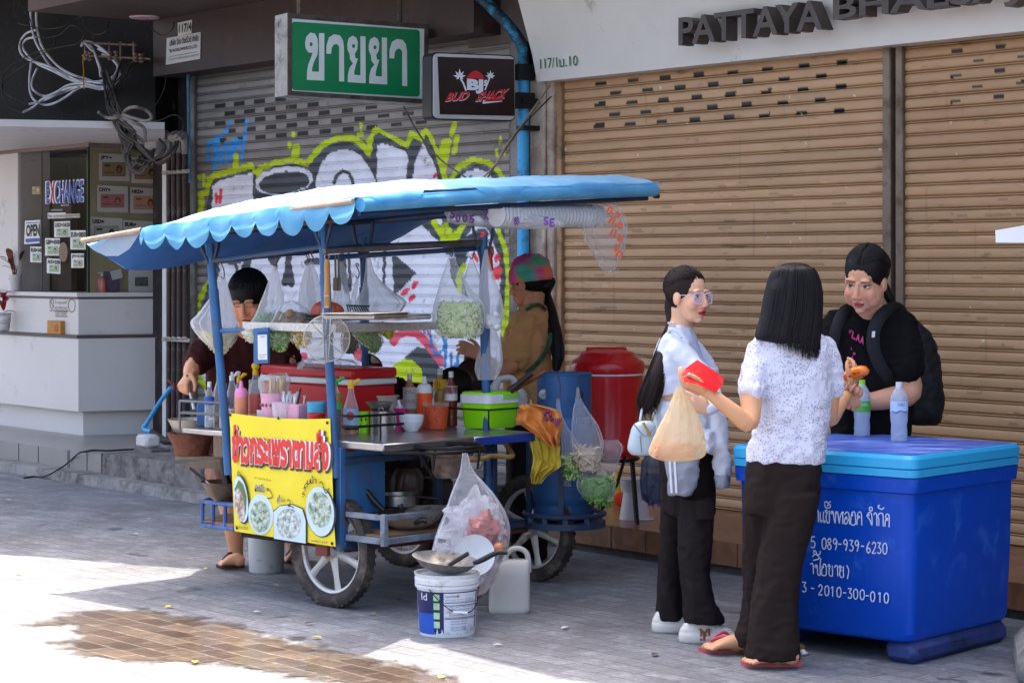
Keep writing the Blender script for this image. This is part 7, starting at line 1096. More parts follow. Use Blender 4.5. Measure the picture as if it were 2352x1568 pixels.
sk([(45, 460), (56, 472), (58, 570)], [(75, 475), (74, 552), (83, 572), (92, 560), (84, 550)], [(105, 470), (104, 556), (114, 576), (122, 562), (114, 553)], [(132, 480), (122, 470), (130, 456), (142, 466), (136, 500), (130, 520), (138, 570), (160, 578), (162, 520), (162, 462)], [(118, 392), (120, 378), (135, 374), (150, 388), (176, 372)], [(118, 398), (122, 425), (142, 436), (168, 430), (172, 408), (152, 402), (142, 418)], [(196, 480), (186, 492), (178, 480), (188, 466), (200, 480), (206, 530), (216, 582), (222, 520), (224, 468)], [(246, 482), (238, 490), (232, 478), (242, 468), (248, 520), (258, 586), (262, 540), (276, 492), (288, 472), (298, 482), (290, 490), (284, 482), (292, 520), (292, 590)], [(322, 545), (332, 535), (325, 520), (312, 540), (308, 582), (330, 586), (348, 540)], [(310, 500), (328, 474), (348, 486), (354, 530), (358, 592)], [(376, 512), (388, 504), (380, 492), (374, 510), (368, 560), (370, 592), (412, 594), (414, 520), (406, 476), (388, 474), (376, 488)], [(444, 532), (454, 524), (446, 512), (436, 530), (430, 560), (428, 598)], [(430, 520), (442, 480), (462, 474), (472, 500), (475, 602)])
sk([(536, 512), (546, 504), (536, 494), (524, 508), (532, 520), (558, 560), (572, 604), (574, 540), (566, 488), (550, 478), (534, 486)], [(563 + 15 * math.cos(a), 445 + 18 * math.sin(a)) for a in [k * PI / 5 for k in range(11)]], [(590, 502), (604, 484), (618, 498), (622, 608)], [(640, 608), (640, 540), (630, 516), (644, 490), (664, 486), (680, 504), (682, 612)], [(652, 412), (636, 412), (634, 432), (648, 440), (668, 448), (690, 430)], [(714, 556), (726, 546), (718, 532), (706, 550), (700, 580), (700, 614)], [(702, 530), (714, 496), (734, 500), (740, 530), (738, 620)])
DG = {'0': [[(.5, 0), (.1, .2), (.05, .5), (.15, .85), (.5, 1), (.85, .85), (.95, .5), (.85, .15), (.5, 0)]], '1': [[(.3, .2), (.6, 0), (.6, .5), (.6, 1)]], '2': [[(.1, .2), (.5, 0), (.9, .2), (.7, .55), (.1, 1)], [(.1, 1), (.95, .98)]], '3': [[(.1, .05), (.85, .05)], [(.85, .05), (.45, .42), (.85, .6), (.85, .88), (.45, 1), (.1, .88)]], '5': [[(.9, .02), (.2, .02)], [(.2, .02), (.15, .45), (.6, .38), (.95, .65), (.7, .97), (.1, .95)]], '6': [[(.75, 0), (.3, .35), (.08, .75), (.45, 1), (.9, .8), (.6, .55), (.12, .72)]], '8': [[(.5, .45), (.15, .25), (.5, 0), (.85, .22), (.5, .45), (.1, .75), (.5, 1), (.9, .75), (.5, .45)]], '9': [[(.9, .25), (.5, 0), (.1, .25), (.45, .5), (.9, .25), (.8, .6), (.55, 1)]], '-': [[(0, .5), (1, .52)]]}
def dg(ch, cx, cy, h=112, w=44):
    for l in DG[ch]: sk([(cx + (x - .5) * (w if ch != '-' else 30), cy + (y - .5) * h) for x, y in l])
for s_, xs in (('5089-939-6230', [(5, 765), (112, 778), (162, 782), (218, 784), (265, 782), (318, 792), (374, 796), (428, 800), (482, 802), (540, 814), (592, 818), (642, 820), (698, 826)]), ('3-2010-300-010', [(-80, 1196), (0, 1208), (75, 1224), (138, 1232), (190, 1240), (255, 1246), (310, 1252), (360, 1256), (416, 1264), (480, 1270), (526, 1280), (580, 1288), (646, 1296), (712, 1302)])):
    for ch, (x, y) in zip(s_, xs): dg(ch, x, y, 108 if s_[0] == '5' else 98)
sk([(-22, 980), (-8, 968), (6, 984), (8, 1070)], [(40, 1000), (30, 1010), (22, 996), (32, 984), (46, 1000), (50, 1072), (74, 1078), (72, 1000), (80, 920)], [(0, 905), (28, 880), (68, 916), (40, 932), (6, 940)], [(22, 868), (10, 866), (14, 846), (30, 852), (48, 886), (72, 876), (74, 848)], [(96, 1012), (106, 1004), (98, 992), (92, 1012), (88, 1056), (90, 1080), (130, 1082), (132, 1010), (122, 978), (104, 980)], [(160, 1004), (150, 996), (158, 982), (168, 992), (160, 1030), (158, 1050), (164, 1084), (192, 1088), (192, 1030), (190, 988)], [(210, 1010), (226, 988), (240, 1004), (244, 1092)], [(266, 1012), (256, 1004), (264, 992), (276, 1004), (262, 1030), (276, 1036), (262, 1056), (268, 1096), (298, 1100), (298, 1050), (296, 996)], [(330, 986), (350, 1040), (336, 1116)])
m.build('hand_lettering', mat('chalk_white', '#c9cfe0', .7, var=.1), t)
for lb, x, yb, yt, hw, cp, wr in (('chilled water bottle with a lime green cap and green wrapper on the ice chest', 1980, 1001, 872, 19.5, mat('lime_cap', '#a4d41c', .4), (.44, .63, mat('green_water_wrap', '#4fae3c', .35, var=.15))), ('chilled water bottle with a white cap and pale blue wrapper on the ice chest', 2065, 1013, 877, 20, cw, (.5, .68, mat('pale_blue_wrap', '#b9d2ea', .35, var=.1)))):
    b = onZ(x, yb, .829); b = V((b.x, b.y, .829)); o = bottle(lb, b, hw * b.y / F, (yb - yt) * b.y / F, [(0, 0), (.85, 0), (.95, .03), (.9, .1), (.95, .13), (.88, .28), (.95, .33), (1, .42), (1, .7), (.9, .78), (.6, .86), (.42, .9), (.4, .93), (0, .93)], petb, (mat('chilled_water', '#c9d8ee', .1, var=.05, alpha=.5), .72), [wr + ([(('น้ำดื่ม' if 'lime' in lb else 'SMART'), .35, .75, .55, .85)], wht if 'lime' in lb else bluel)], (cp, 'screw'), 'water bottles on the ice chest')
    if 'white' in lb: m = MB(); q = lambda a, z: b + V((math.cos(a) * .0362, math.sin(a) * .0362, z)); m.tube([q(-2.6, .128), q(-2.1, .122), q(-1.6, .130), q(-1.0, .124), q(-.6, .130)], .003, 6, sm=4); m.build('blue_wave', bluel, o)
for lb, x, y, mt in (('crumpled silver foil scrap on the paving under the ice chest', 1846, 1505, mat('foil', '#b9b9bd', .3, .8, var=.2, bump=.8, bs=30)), ('small brown scrap beside the silver foil', 1840, 1490, mat('brown_scrap', '#8a6238', .7)), ('green scrap on the paving far behind the ice chest', 2300, 1448, lime)): m = MB(); c = onZ(x, y) + UP * .012; m.ell(c, (.018, .014, .012), n=12, m=8); m.v = [p + V(noise.noise_vector(p * 60)) * .008 for p in m.v]; tag(m.build('scrap', mt), lb, 'litter')
lt = [mat('yellow_leaf_litter', '#c9b53a', .7), mat('pale_litter', '#c4c0b6', .8), mat('green_litter', '#6f8a3c', .7), mat('brown_litter', '#5d4630', .8)]; rr = random.Random(21)
LT = [(380, 1394, 0), (738, 1463, 0), (448, 1517, 0), (40, 1318, 0), (600, 1404, 1), (470, 1306, 0), (815, 1275, 2), (350, 1190, 1), (24, 1148, 1), (860, 1410, 2), (700, 1432, 3), (1155, 1480, 1), (1010, 1556, 0), (560, 1262, 2), (300, 1225, 1), (920, 1375, 3), (1290, 1442, 1), (1500, 1504, 3), (1075, 1390, 3), (640, 1345, 1)]
for i, (x, y, k) in enumerate(LT):
    m = MB(); a = rr.uniform(0, 6); leaf(m, onZ(x, y, .008), (math.cos(a), math.sin(a), .15), rr.uniform(.035, .06), rr.uniform(.010, .016), .12); tag(m.build('fallen_leaf', lt[k]), 'small %s scrap lying on the paving among the other litter' % ('yellow', 'pale', 'green', 'brown')[k], 'litter', 'litter scattered on the paving')
# ---------------------------------------------------------------- people
def remesh(m, name, mats, parent, vox, sm=4, col=None, wr=0., disp=None, fac=.5):
    me = m.mesh('tmp', [], False); o = bpy.data.objects.new('tmp', me); COL.objects.link(o)
    r = o.modifiers.new('r', 'REMESH'); r.mode = 'VOXEL'; r.voxel_size = vox; r.use_smooth_shade = True
    s = o.modifiers.new('s', 'SMOOTH'); s.iterations = sm; s.factor = fac
    dg = bpy.context.evaluated_depsgraph_get(); dg.update(); out = bpy.data.meshes.new_from_object(o.evaluated_get(dg)); bpy.data.objects.remove(o); bpy.data.meshes.remove(me)
    n = len(out.vertices); a = np.empty(n * 3, np.float32); out.vertices.foreach_get('co', a); a = a.reshape(-1, 3)
    if wr:
        nn = np.empty(n * 3, np.float32); out.vertices.foreach_get('normal', nn); nn = nn.reshape(-1, 3)
        d = np.array([noise.noise(V((x * 8, y * 8, z * 4))) * .5 + .55 - abs(noise.noise(V((x * 12 + z * 5, y * 12, z * 3.5 - x * 5)))) * 2.2 + .3 - abs(noise.noise(V((x * 14 - z * 16, y * 18, z * 18 + x * 8)))) * 1.3 for x, y, z in a]); a = a + nn * (d * wr * 1.1)[:, None]
    if disp is not None: a = disp(a)
    out.vertices.foreach_set('co', a.astype(np.float32).ravel())
    if col is not None:
        at = out.color_attributes.new('Col', 'FLOAT_COLOR', 'POINT'); at.data.foreach_set('color', col(a).astype(np.float32).ravel())
    for x in (mats if isinstance(mats, list) else [mats]): out.materials.append(x)
    out.polygons.foreach_set('use_smooth', [True] * len(out.polygons)); out.update()
    return link(out, name, parent)
def loft(m, rows, n=28, sm=4, pw=.85):
    pts = []; K = len(rows)
    for k in range(5): pass
    R = [tuple(r) for r in rows]; Q = [V((r[0], r[1], r[2])) for r in R]; Q2 = [V((r[3], r[4], 0)) for r in R]; Q, Q2 = catmull(Q, sm), catmull(Q2, sm); vs = []
    for q, q2 in zip(Q, Q2):
        c = P((q.y + q.z) / 2, q.x, q2.x); hw = (q.z - q.y) / 2 * q2.x / F
        for j in range(n):
            a = 2 * PI * j / n; ca, sa = math.cos(a), math.sin(a); vs.append(c + V((math.copysign(abs(ca) ** pw, ca) * hw, math.copysign(abs(sa) ** pw, sa) * q2.y, 0)))
    K = len(Q); m.add(vs, [(i * n + j, i * n + (j + 1) % n, (i + 1) * n + (j + 1) % n, (i + 1) * n + j) for i in range(K - 1) for j in range(n)] + [tuple(range(n))[::-1], tuple((K - 1) * n + j for j in range(n))])
def limb(m, pts, n=16, sm=4):
    p = [P(x, y, Yk) for x, y, Yk, r in pts]; rr = [r * Yk / F for x, y, Yk, r in pts]; m.tube(p, rr, n, sm=sm); m.ell(p[0], rr[0] * .98, n=14, m=10); m.ell(p[-1], rr[-1] * .98, n=14, m=10)
def hbasis(f, roll=0.):
    f = V(f).normalized(); x = f.cross(UP).normalized(); z = x.cross(f); B = frame(x, f, z); return B @ Matrix.Rotation(roll, 3, 'Y')
def head(m, c, B, s, ears=True, nose=1.):
    e = lambda p, r: m.ell(c + B @ (V(p) * s), tuple(q * s for q in r), B, 20, 14)
    e((0, -.015, .035), (.074, .092, .086)); e((0, .02, -.028), (.062, .069, .082)); e((0, .03, -.074), (.047, .047, .036)); e((0, .060, -.098), (.021, .018, .015))
    for k in (-1, 1):
        e((.034 * k, .054, -.032), (.030, .027, .032)); e((.030 * k, .074, .024), (.022, .012, .010)); e((.0105 * k, .094, -.038), (.0085, .010, .0075)); e((.030 * k, .070, .002), (.018, .012, .010))
        if ears: e((.074 * k, -.004, -.008), (.010, .020, .031))
    m.tube([c + B @ (V(p) * s) for p in ((0, .082, .016), (0, .093, -.008), (0, .098, -.028), (0, .097, -.036))], [.008 * s, .0085 * s, .0115 * s, .011 * s], 12, sm=3); e((0, .098 * nose, -.034), (.0125, .012, .0105))
    e((0, .082, -.0625), (.021, .011, .005)); e((0, .080, -.0725), (.017, .011, .006))
SK = [S('#c98f6a'), S('#c08058'), S('#d9a37e'), S('#c78f70')]
def face_paint(c, B, s, skin, lip, brow, eye=True, closed=False, blush=.25, frown=0., eh=.0056):
    Bi = np.array(B.transposed()); cc = np.array(c); skin, lip = np.array(skin), np.array(S(lip))
    def f(a):
        p = (a - cc) @ Bi.T / s; x, y, z = p[:, 0], p[:, 1], p[:, 2]; ax = np.abs(x); n = len(a); col = np.tile(skin, (n, 1)); near = (np.linalg.norm(p, axis=1) < .16) & (y > .03)
        v = np.array([noise.noise(V(tuple(q * 25))) for q in a]) * .06; col[:, :3] *= (1 + v)[:, None]
        bl = np.exp(-((ax - .036) ** 2 + (z + .03) ** 2) / (2 * .018 ** 2)) * near * blush; col[:, 0] *= 1 + .25 * bl; col[:, 1] *= 1 - .25 * bl; col[:, 2] *= 1 - .2 * bl
        nb = np.exp(-(x ** 2 + (z + .034) ** 2) / (2 * .013 ** 2)) * near * blush; col[:, 1] *= 1 - .15 * nb; col[:, 2] *= 1 - .12 * nb
        kn = (near & ((x / .021) ** 2 + ((z + .0675) / .0105) ** 2 < 1) & (y > .06)); col[kn] = lip; col[kn & (np.abs(z + .0672 + .1 * ax * ax / .02) < .0016)] = lip * .35
        if eye:
            dz = z - (.003 + .12 * np.minimum(ax - .03, .02)); ee = (ax - .030) / .0155
            if not closed:
                q = near & (ee ** 2 + (dz / eh) ** 2 < 1); col[q] = S('#cfc4bd'); q2 = near & ((ax - .030 - .001 * np.sign(x)) ** 2 + (dz + .0008) ** 2 < .0064 ** 2) & (np.abs(dz) < eh * .95); col[q2] = S('#140d0b')
            lid = near & (np.abs(ee) < 1.1) & (np.abs(dz - (eh if not closed else -.002) * np.sqrt(np.maximum(0, 1 - (ee / 1.1) ** 2))) < .0017); col[lid] = S('#1d120e' if not closed else '#6a4430')
            sh = np.exp(-((ax - .030) ** 2 / (2 * .016 ** 2) + (z - .012) ** 2 / (2 * .006 ** 2))) * near; col[:, :3] *= (1 - .18 * sh)[:, None]
            bz = .0245 + frown * (.03 - ax) * -.35 - 9. * (ax - .034) ** 2; q = near & (ax > .012) & (ax < .055) & (np.abs(z - bz) < .0034 * (1.2 - (ax - .012) / .06)); col[q] = np.array(S(brow)) * .6 + col[q] * .4
        q = near & (((ax - .0078) / .0042) ** 2 + ((z + .0435) / .0024) ** 2 < 1) & (y > .07); col[q, :3] *= .35
        return col
    return f
def sockets(c, B, s, closed=False):
    Bi = np.array(B.transposed()); cc = np.array(c); fw = np.array(B.col[1])
    def f(a):
        p = (a - cc) @ Bi.T / s; ax = np.abs(p[:, 0]); near = p[:, 1] > .03
        d = -.006 * np.exp(-((ax - .028) ** 2 / (2 * .013 ** 2) + (p[:, 2] - .006) ** 2 / (2 * .009 ** 2))) + .0035 * np.exp(-((ax - .031) ** 2 / (2 * .010 ** 2) + (p[:, 2] - .001) ** 2 / (2 * .0045 ** 2))) - .002 * np.exp(-(p[:, 0] ** 2 / (2 * .02 ** 2) + (p[:, 2] + .0675) ** 2 / (2 * .0018 ** 2)))
        return a + fw[None, :] * (d * near * s)[:, None]
    return f
def hand(m, w, f, up, side, curl=.5, s=1., thumb=.6, spread=.08):
    """w wrist, f direction of the fingers, up back of the hand, side +1/-1 thumb side"""
    f = V(f).normalized(); up = V(up); up = (up - f * up.dot(f)).normalized(); r = f.cross(up) * side
    k = w + f * .085 * s; m.tube([w - f * .02 * s, w + f * .03 * s, w + f * .07 * s, k], [(.018 * s, .026 * s), (.017 * s, .035 * s), (.015 * s, .041 * s), (.011 * s, .038 * s)], 16, sm=3, up=up)
    for i, (o, L) in enumerate(((.030, .068), (.011, .076), (-.009, .071), (-.027, .056))):
        b = k + r * o * s - f * .008 * s; d = (f + r * spread * (1.2 - i * .8)).normalized(); ang = 0; pts = [b]; c_ = curl * (1 + .12 * i)
        for j, seg in enumerate((.46, .32, .24)): ang += c_ * (.8, 1., .8)[j]; pts.append(pts[-1] + (d * math.cos(ang) - up * math.sin(ang)) * L * seg * s)
        m.tube(pts, [.0098 * s, .0092 * s, .0082 * s, .0072 * s], 10, sm=3); m.ell(pts[-1], .0074 * s, n=10, m=8)
    b = w + f * .022 * s + r * .028 * s; d = (f * .75 + r * .75 - up * thumb * .5).normalized(); p1 = b + d * .036 * s; p2 = p1 + (d * .7 + f * .5 - up * thumb * .4).normalized() * .028 * s; p3 = p2 + (f * .9 - up * thumb * .5).normalized() * .022 * s
    m.tube([b - d * .01 * s, p1, p2, p3], [.014 * s, .0115 * s, .0098 * s, .008 * s], 10, sm=3); m.ell(p3, .008 * s, n=10, m=8)
def skinmat(name): return mat(name, attr=True, rough=.48, var=0, sub=.12, bump=.06, bs=160, spec=.4)
SKM = skinmat('skin')
def hairm(name, col):
    h = mat(name, col, .42, var=.4, vs=60, bump=.25, bs=120, spec=.3, stretch=(1, 1, .15)); N = h.node_tree.nodes; L = h.node_tree.links; b = N['Principled BSDF']; g = N.new('ShaderNodeNewGeometry'); r = N.new('ShaderNodeMapRange'); r.inputs[3].default_value = .5; r.inputs[4].default_value = 2.3; L.new(g.outputs['Random Per Island'], r.inputs[0])
    x = N.new('ShaderNodeMix'); x.data_type = 'RGBA'; x.blend_type = 'MULTIPLY'; x.inputs[0].default_value = 1; L.new(b.inputs['Base Color'].links[0].from_socket, x.inputs[6]); L.new(r.outputs[0], x.inputs[7]); L.new(x.outputs[2], b.inputs['Base Color']); return h
HB = [hairm('dark_brown_hair', '#1e1311'), mat('dark_brown_roots', '#251816', .5, var=.3, vs=60, spec=.2)]; HK = [hairm('black_hair', '#151011'), mat('black_roots', '#1a1415', .5, var=.3, vs=60, spec=.2)]
def cloth(name, col, **k): d = dict(rough=.9, var=.1, vs=8, bump=.2, bs=55, spec=.2); d.update(k); return mat(name, col, **d)
def person(label, x, y, Yk): return thing('person', label, 'person', V((*P(x, y, Yk).xy, 0)))
def strand(m, pts, r=.0012, n=4): m.mi = 0; m.tube(pts, [r * .7] + [r] * (len(pts) - 2) + [r * .3], n, sm=3)
R_ = random.Random(5)
def cap_hair(m, c, B, s, r=(.084, .097, .092), o=(0, -.027, .043), amp=.002):
    k = len(m.v); m.ell(c + B @ (V(o) * s), tuple(q * s for q in r), B, 40, 26, 1)
    for i in range(k, len(m.v)): p = m.v[i]; d = (p - c).normalized(); m.v[i] = p + d * noise.noise(p * 30) * amp
def surf(m, c, B, s, r, o, dirs, tail=(), w=.0012):
    m.mi = 0
    D = [V(d).normalized() for d in dirs]; pts = []
    for a, b in zip(D, D[1:]):
        for k in range(5): d = a.lerp(b, k / 5).normalized(); q = R_.uniform(1.0, 1.025); pts.append(c + B @ ((V(o) + V((d.x * r[0], d.y * r[1], d.z * r[2])) * q) * s))
    m.tube(pts + list(tail), w, 4)
CR, CO = (.084, .097, .092), (0, -.027, .043)
def hl(c, B, s): return lambda *p: c + B @ (V(p) * s)
# ---- slim customer in the pale crop top
t = person('woman in a pale crop top and clear glasses with a very long ponytail', 1590, 1450, 9.2); Yp = 9.2; c = P(1582, 681, Yp); B = hbasis((.69, -.72, -.03)); s = .97; L_ = hl(c, B, s)
m = MB(); head(m, c, B, s); m.tube([L_(0, -.03, -.05), L_(0, -.035, -.10), P(1560, 772, 9.22)], [.052, .047, .056], 18, sm=3); loft(m, [(768, 1530, 1590, 9.22, .06), (800, 1516, 1600, 9.22, .075), (860, 1504, 1612, 9.22, .08), (905, 1506, 1616, 9.22, .085), (925, 1510, 1620, 9.22, .09), (1000, 1520, 1630, 9.22, .09)])
limb(m, [(1590, 1060, 9.2, 18), (1600, 1180, 9.15, 20), (1600, 1300, 9.08, 18), (1604, 1430, 9.08, 13), (1606, 1452, 9.08, 14)]); limb(m, [(1560, 1000, 9.3, 24), (1548, 1180, 9.34, 24), (1540, 1300, 9.36, 18), (1538, 1430, 9.36, 13)])
limb(m, [(1572, 815, 9.12, 19), (1612, 860, 9.08, 17), (1645, 908, 9.02, 14), (1625, 938, 8.96, 11)]); hand(m, P(1624, 938, 8.95), (-1, -.2, .42), (.1, -1, .15), 1, .35, .92)
remesh(m, 'body', SKM, t, .0034, 3, face_paint(c, B, s, S('#d8a888'), '#b3171f', '#3a2620', blush=.5), disp=sockets(c, B, s))
m = MB(); loft(m, [(747, 1540, 1588, 9.22, .06), (758, 1532, 1594, 9.22, .068), (775, 1520, 1600, 9.22, .085), (800, 1508, 1606, 9.22, .098), (840, 1496, 1618, 9.22, .106), (880, 1491, 1624, 9.22, .105), (905, 1497, 1622, 9.22, .10)]); limb(m, [(1556, 806, 9.14, 29), (1600, 850, 9.09, 26), (1643, 903, 9.03, 20), (1640, 932, 8.98, 17), (1628, 938, 8.96, 16)]); limb(m, [(1590, 800, 9.3, 24), (1630, 860, 9.3, 22)])
remesh(m, 'crop_top', cloth('pale_blue_knit', '#cdd1de', rough=.8), t, .007, 5, wr=.006)
m = MB(); loft(m, [(925, 1508, 1622, 9.22, .098), (960, 1508, 1634, 9.22, .112), (1020, 1512, 1640, 9.22, .118), (1100, 1518, 1642, 9.2, .115), (1180, 1520, 1642, 9.2, .10)]); loft(m, [(1140, 1560, 1642, 9.12, .095), (1240, 1557, 1637, 9.09, .085), (1310, 1562, 1629, 9.08, .08), (1370, 1568, 1638, 9.08, .09), (1415, 1570, 1660, 9.08, .10), (1428, 1571, 1662, 9.08, .10)]); loft(m, [(1140, 1520, 1580, 9.3, .09), (1300, 1513, 1566, 9.35, .08), (1380, 1508, 1570, 9.35, .085), (1420, 1505, 1572, 9.35, .09)])
pb = cloth('black_trousers', '#1f1717', rough=.8); remesh(m, 'trousers', pb, t, .008, 5, wr=.006); m = MB(); m.grid(lambda i, j: P(1596 + 44 * i, 1150 + 42 * j, 9.012 - .01 * math.sin(PI * i)), 10, 6); m.build('cargo_pocket', pb, t)
m = MB(); m.mi = 1; cap_hair(m, c, B, s); m.tube([L_(0, -.085, .0), L_(.0, -.095, -.055), P(1541, 748, 9.24), P(1531, 790, 9.2), P(1508, 860, 9.14), P(1490, 915, 9.13), P(1480, 948, 9.13)], [.034, .034, .018, .024, .032, .034, .01], 14, sm=5)
for i in range(200):
    a = R_.uniform(0, 2 * PI); q = R_.uniform(.75, 1.08); o = lambda w_: V((math.cos(a) * w_ * q, math.sin(a) * w_ * q * .7, 0)); strand(m, [P(1541, 748, 9.24) + o(.020), P(1531, 790, 9.2) + o(.034), P(1508, 860, 9.14) + o(.042), P(1490, 915, 9.13) + o(.048), P(1482 + R_.uniform(-16, 18), 935 + R_.uniform(0, 32), 9.13) + o(.02)], .0013)
for i in range(300):
    a = R_.uniform(-1.7, 1.7); surf(m, c, B, s, CR, CO, [(math.sin(a) * .9, math.cos(a) * .95, .2 + .3 * math.cos(a) + R_.uniform(-.12, .25)), (math.sin(a) * .9, -.5, .55 * math.cos(a) + .1), (math.sin(a) * .2, -.85, -.5)], [P(1541, 748, 9.24)])
hr = m.build('hair', HB, t, ang=180); m = MB(); [m.ell(P(1536 + 2.6 * k, 742 + (k % 2) * 6, 9.17), .0055, n=8, m=6) for k in range(6)]; m.build('hair_tie', mat('pearl', '#cfc8c8', .3), hr)
m = MB(); gl = mat('clear_lilac_frame', '#cfc8e0', .15, var=0, alpha=.85); lens = []
for k in (-1, 1):
    pts = [L_(.033 * k + .026 * math.copysign(abs(math.cos(a)) ** .6, math.cos(a)), .096 - .012 * abs(math.cos(a) * k + .2), -.004 + .024 * math.copysign(abs(math.sin(a)) ** .6, math.sin(a))) for a in [q * PI / 12 for q in range(24)]]; m.tube(pts, .0024, 6, closed=True); lens.append(pts); m.tube([L_(.059 * k, .085, .008), L_(.074 * k, .03, .008), L_(.078 * k, -.012, .0)], .0018, 5)
m.tube([L_(-.008, .097, .002), L_(.008, .097, .002)], .002, 5); gg = m.build('glasses', gl, t); m = MB(); [m.poly(p) for p in lens]; m.build('lenses', mat('lilac_lens', '#cdbce8', .05, var=0, alpha=.22), gg, smooth=False)
gs = cloth('grey_fleece', '#8e929c'); gw = cloth('white_fleece', '#c9ccd6'); m = MB(); loft(m, [(918, 1506, 1626, 9.22, .115), (950, 1504, 1646, 9.22, .125), (990, 1508, 1652, 9.22, .13), (1035, 1520, 1640, 9.2, .128)]); loft(m, [(990, 1600, 1640, 9.05, .04), (1040, 1604, 1640, 9.04, .04)]); loft(m, [(945, 1634, 1660, 9.1, .05), (1000, 1638, 1668, 9.08, .05), (1060, 1640, 1672, 9.08, .05), (1092, 1643, 1672, 9.08, .045)]); jk = remesh(m, 'tied_jacket', gw, t, .008, 4, wr=.014)
m = MB(); loft(m, [(1015, 1516, 1612, 9.03, .05), (1060, 1524, 1606, 9.02, .055), (1110, 1534, 1598, 9.02, .05), (1136, 1536, 1592, 9.02, .045)]); loft(m, [(1088, 1642, 1673, 9.08, .05), (1118, 1646, 1674, 9.08, .05)]); remesh(m, 'jacket_sleeve', gs, jk, .007, 4, wr=.01); m = MB(); [m.grid(lambda i, j: P(1538 + k * 11 + 5 * i - 3 + j * 5, 1050 + 82 * j, 8.962), 3, 12) for k in (0, 1)]; m.build('white_stripe', wht, jk)
shm_ = mat('cream_sneaker', '#d2cdc3', .6, var=.06, bump=.1, bs=60)
def shoe(x0, x1, yb, par, name='sneaker', mt=shm_, d=1, logo=False):
    Yk = 7800 / (yb - HY); a, b = onZ(x0, yb), onZ(x1, yb); L = (b - a).length; f = (b - a).normalized() * d; o = a if d > 0 else b; w = V((-f.y, f.x, 0)); m = MB(); q = lambda u, v, z: o + f * L * u + w * v + UP * z
    def ringm(spec): n = 24; vs = sum([[q(uc + ur * math.copysign(abs(math.cos(t_)) ** .7, math.cos(t_)), vw * math.copysign(abs(math.sin(t_)) ** .7, math.sin(t_)) + .02, z) for t_ in [2 * PI * j / n for j in range(n)]] for uc, ur, vw, z in spec], []); m.add(vs, [(i * n + j, i * n + (j + 1) % n, (i + 1) * n + (j + 1) % n, (i + 1) * n + j) for i in range(len(spec) - 1) for j in range(n)] + [tuple(range(n))[::-1], tuple((len(spec) - 1) * n + j for j in range(n))])
    ringm([(.5, .47, .042, 0), (.5, .5, .048, .012), (.5, .5, .05, .032), (.49, .485, .046, .04)]); ringm([(.49, .47, .042, .038), (.46, .44, .042, .055), (.42, .36, .038, .066), (.38, .27, .035, .082), (.37, .2, .03, .09)]); sh_ = remesh(m, name, mt, par, .005, 3)
    m = MB(); [m.tube([q(.52 + .07 * k, -.02, .074 - k * .007), q(.50 + .07 * k, .045, .074 - k * .007)], .004, 6) for k in range(4)]; m.build('laces', cw, sh_)
    if logo: m = MB(); oo = q(.32, -.0285, .014); m.text('N', oo + f * .008, f * .042, UP * .05 , off=.03); m.text('Y', oo - V((0, .002, 0)), f * .05, UP * .052, off=.03); m.build('monogram', mat('brown_monogram', '#8a5230', .6, var=.4, vs=50), sh_)
shoe(1497, 1590, 1452, t); shoe(1559, 1694, 1476, t, logo=True)
t = thing('handbag', 'small pale blue grey quilted handbag hanging at the slim customer hip', 'handbag', P(1470, 1045, 9.1)); m = MB(); loft(m, [(966, 1470, 1496, 9.08, .03), (976, 1454, 1506, 9.08, .042), (1000, 1446, 1506, 9.08, .05), (1030, 1441, 1503, 9.08, .05), (1044, 1450, 1498, 9.08, .04)]); lt_ = mat('pale_blue_leather', '#a9b8bf', .4, var=.06); remesh(m, 'bag_body', lt_, t, .005, 3)
m = MB(); m.tube([P(1456, 974, 9.02), P(1480, 1000, 9.02), P(1500, 985, 9.03)], .003, 6, sm=4); m.tube([P(1470, 1000, 9.025), P(1474, 1040, 9.03)], .0025, 6); m.build('flap_seam', mat('seam_grey', '#7d8a90', .5), t); m = MB(); m.tube([P(1470, 966, 9.08), P(1476, 935, 9.12), P(1490, 900, 9.2), P(1510, 830, 9.24), P(1532, 772, 9.2), P(1545, 757, 9.14), P(1566, 775, 9.11)], .005, 6, sm=4); m.build('strap', lt_, t)
m = MB(); [m.ell(P(1478 + 3 * k, 972 + 5 * k, 9.02), (.006, .004, .007), n=8, m=6) for k in range(6)]; m.build('gold_chain', mat('gold', '#b08a45', .3, .9), t)
# ---- customer in the white patterned tee, seen from behind
t = person('woman seen from behind in a white patterned tee and dark trousers', 1770, 1510, 8.6); Yp = 8.6; c = P(1822, 683, 8.6); B = hbasis((.35, .93, -.05)); s = 1.0
m = MB(); head(m, c, B, s); limb(m, [(1818, 730, 8.6, 28), (1812, 790, 8.6, 30)]); loft(m, [(780, 1750, 1880, 8.6, .07), (850, 1732, 1892, 8.6, .085), (950, 1744, 1884, 8.6, .085), (1060, 1735, 1870, 8.6, .10), (1120, 1735, 1860, 8.6, .10)])
limb(m, [(1830, 1090, 8.55, 34), (1800, 1250, 8.53, 30), (1785, 1380, 8.52, 20), (1790, 1500, 8.5, 15), (1795, 1512, 8.49, 14)]); limb(m, [(1765, 1090, 8.65, 34), (1750, 1250, 8.72, 28), (1735, 1380, 8.76, 20), (1700, 1470, 8.77, 15), (1690, 1480, 8.77, 15)])
limb(m, [(1738, 810, 8.58, 24), (1726, 890, 8.5, 27), (1722, 970, 8.42, 21), (1690, 950, 8.4, 20), (1650, 918, 8.4, 16), (1626, 900, 8.4, 13)]); hand(m, P(1626, 900, 8.4), (-1, .05, .35), (.2, -.45, -.9), 1, .42, 1., thumb=.2)
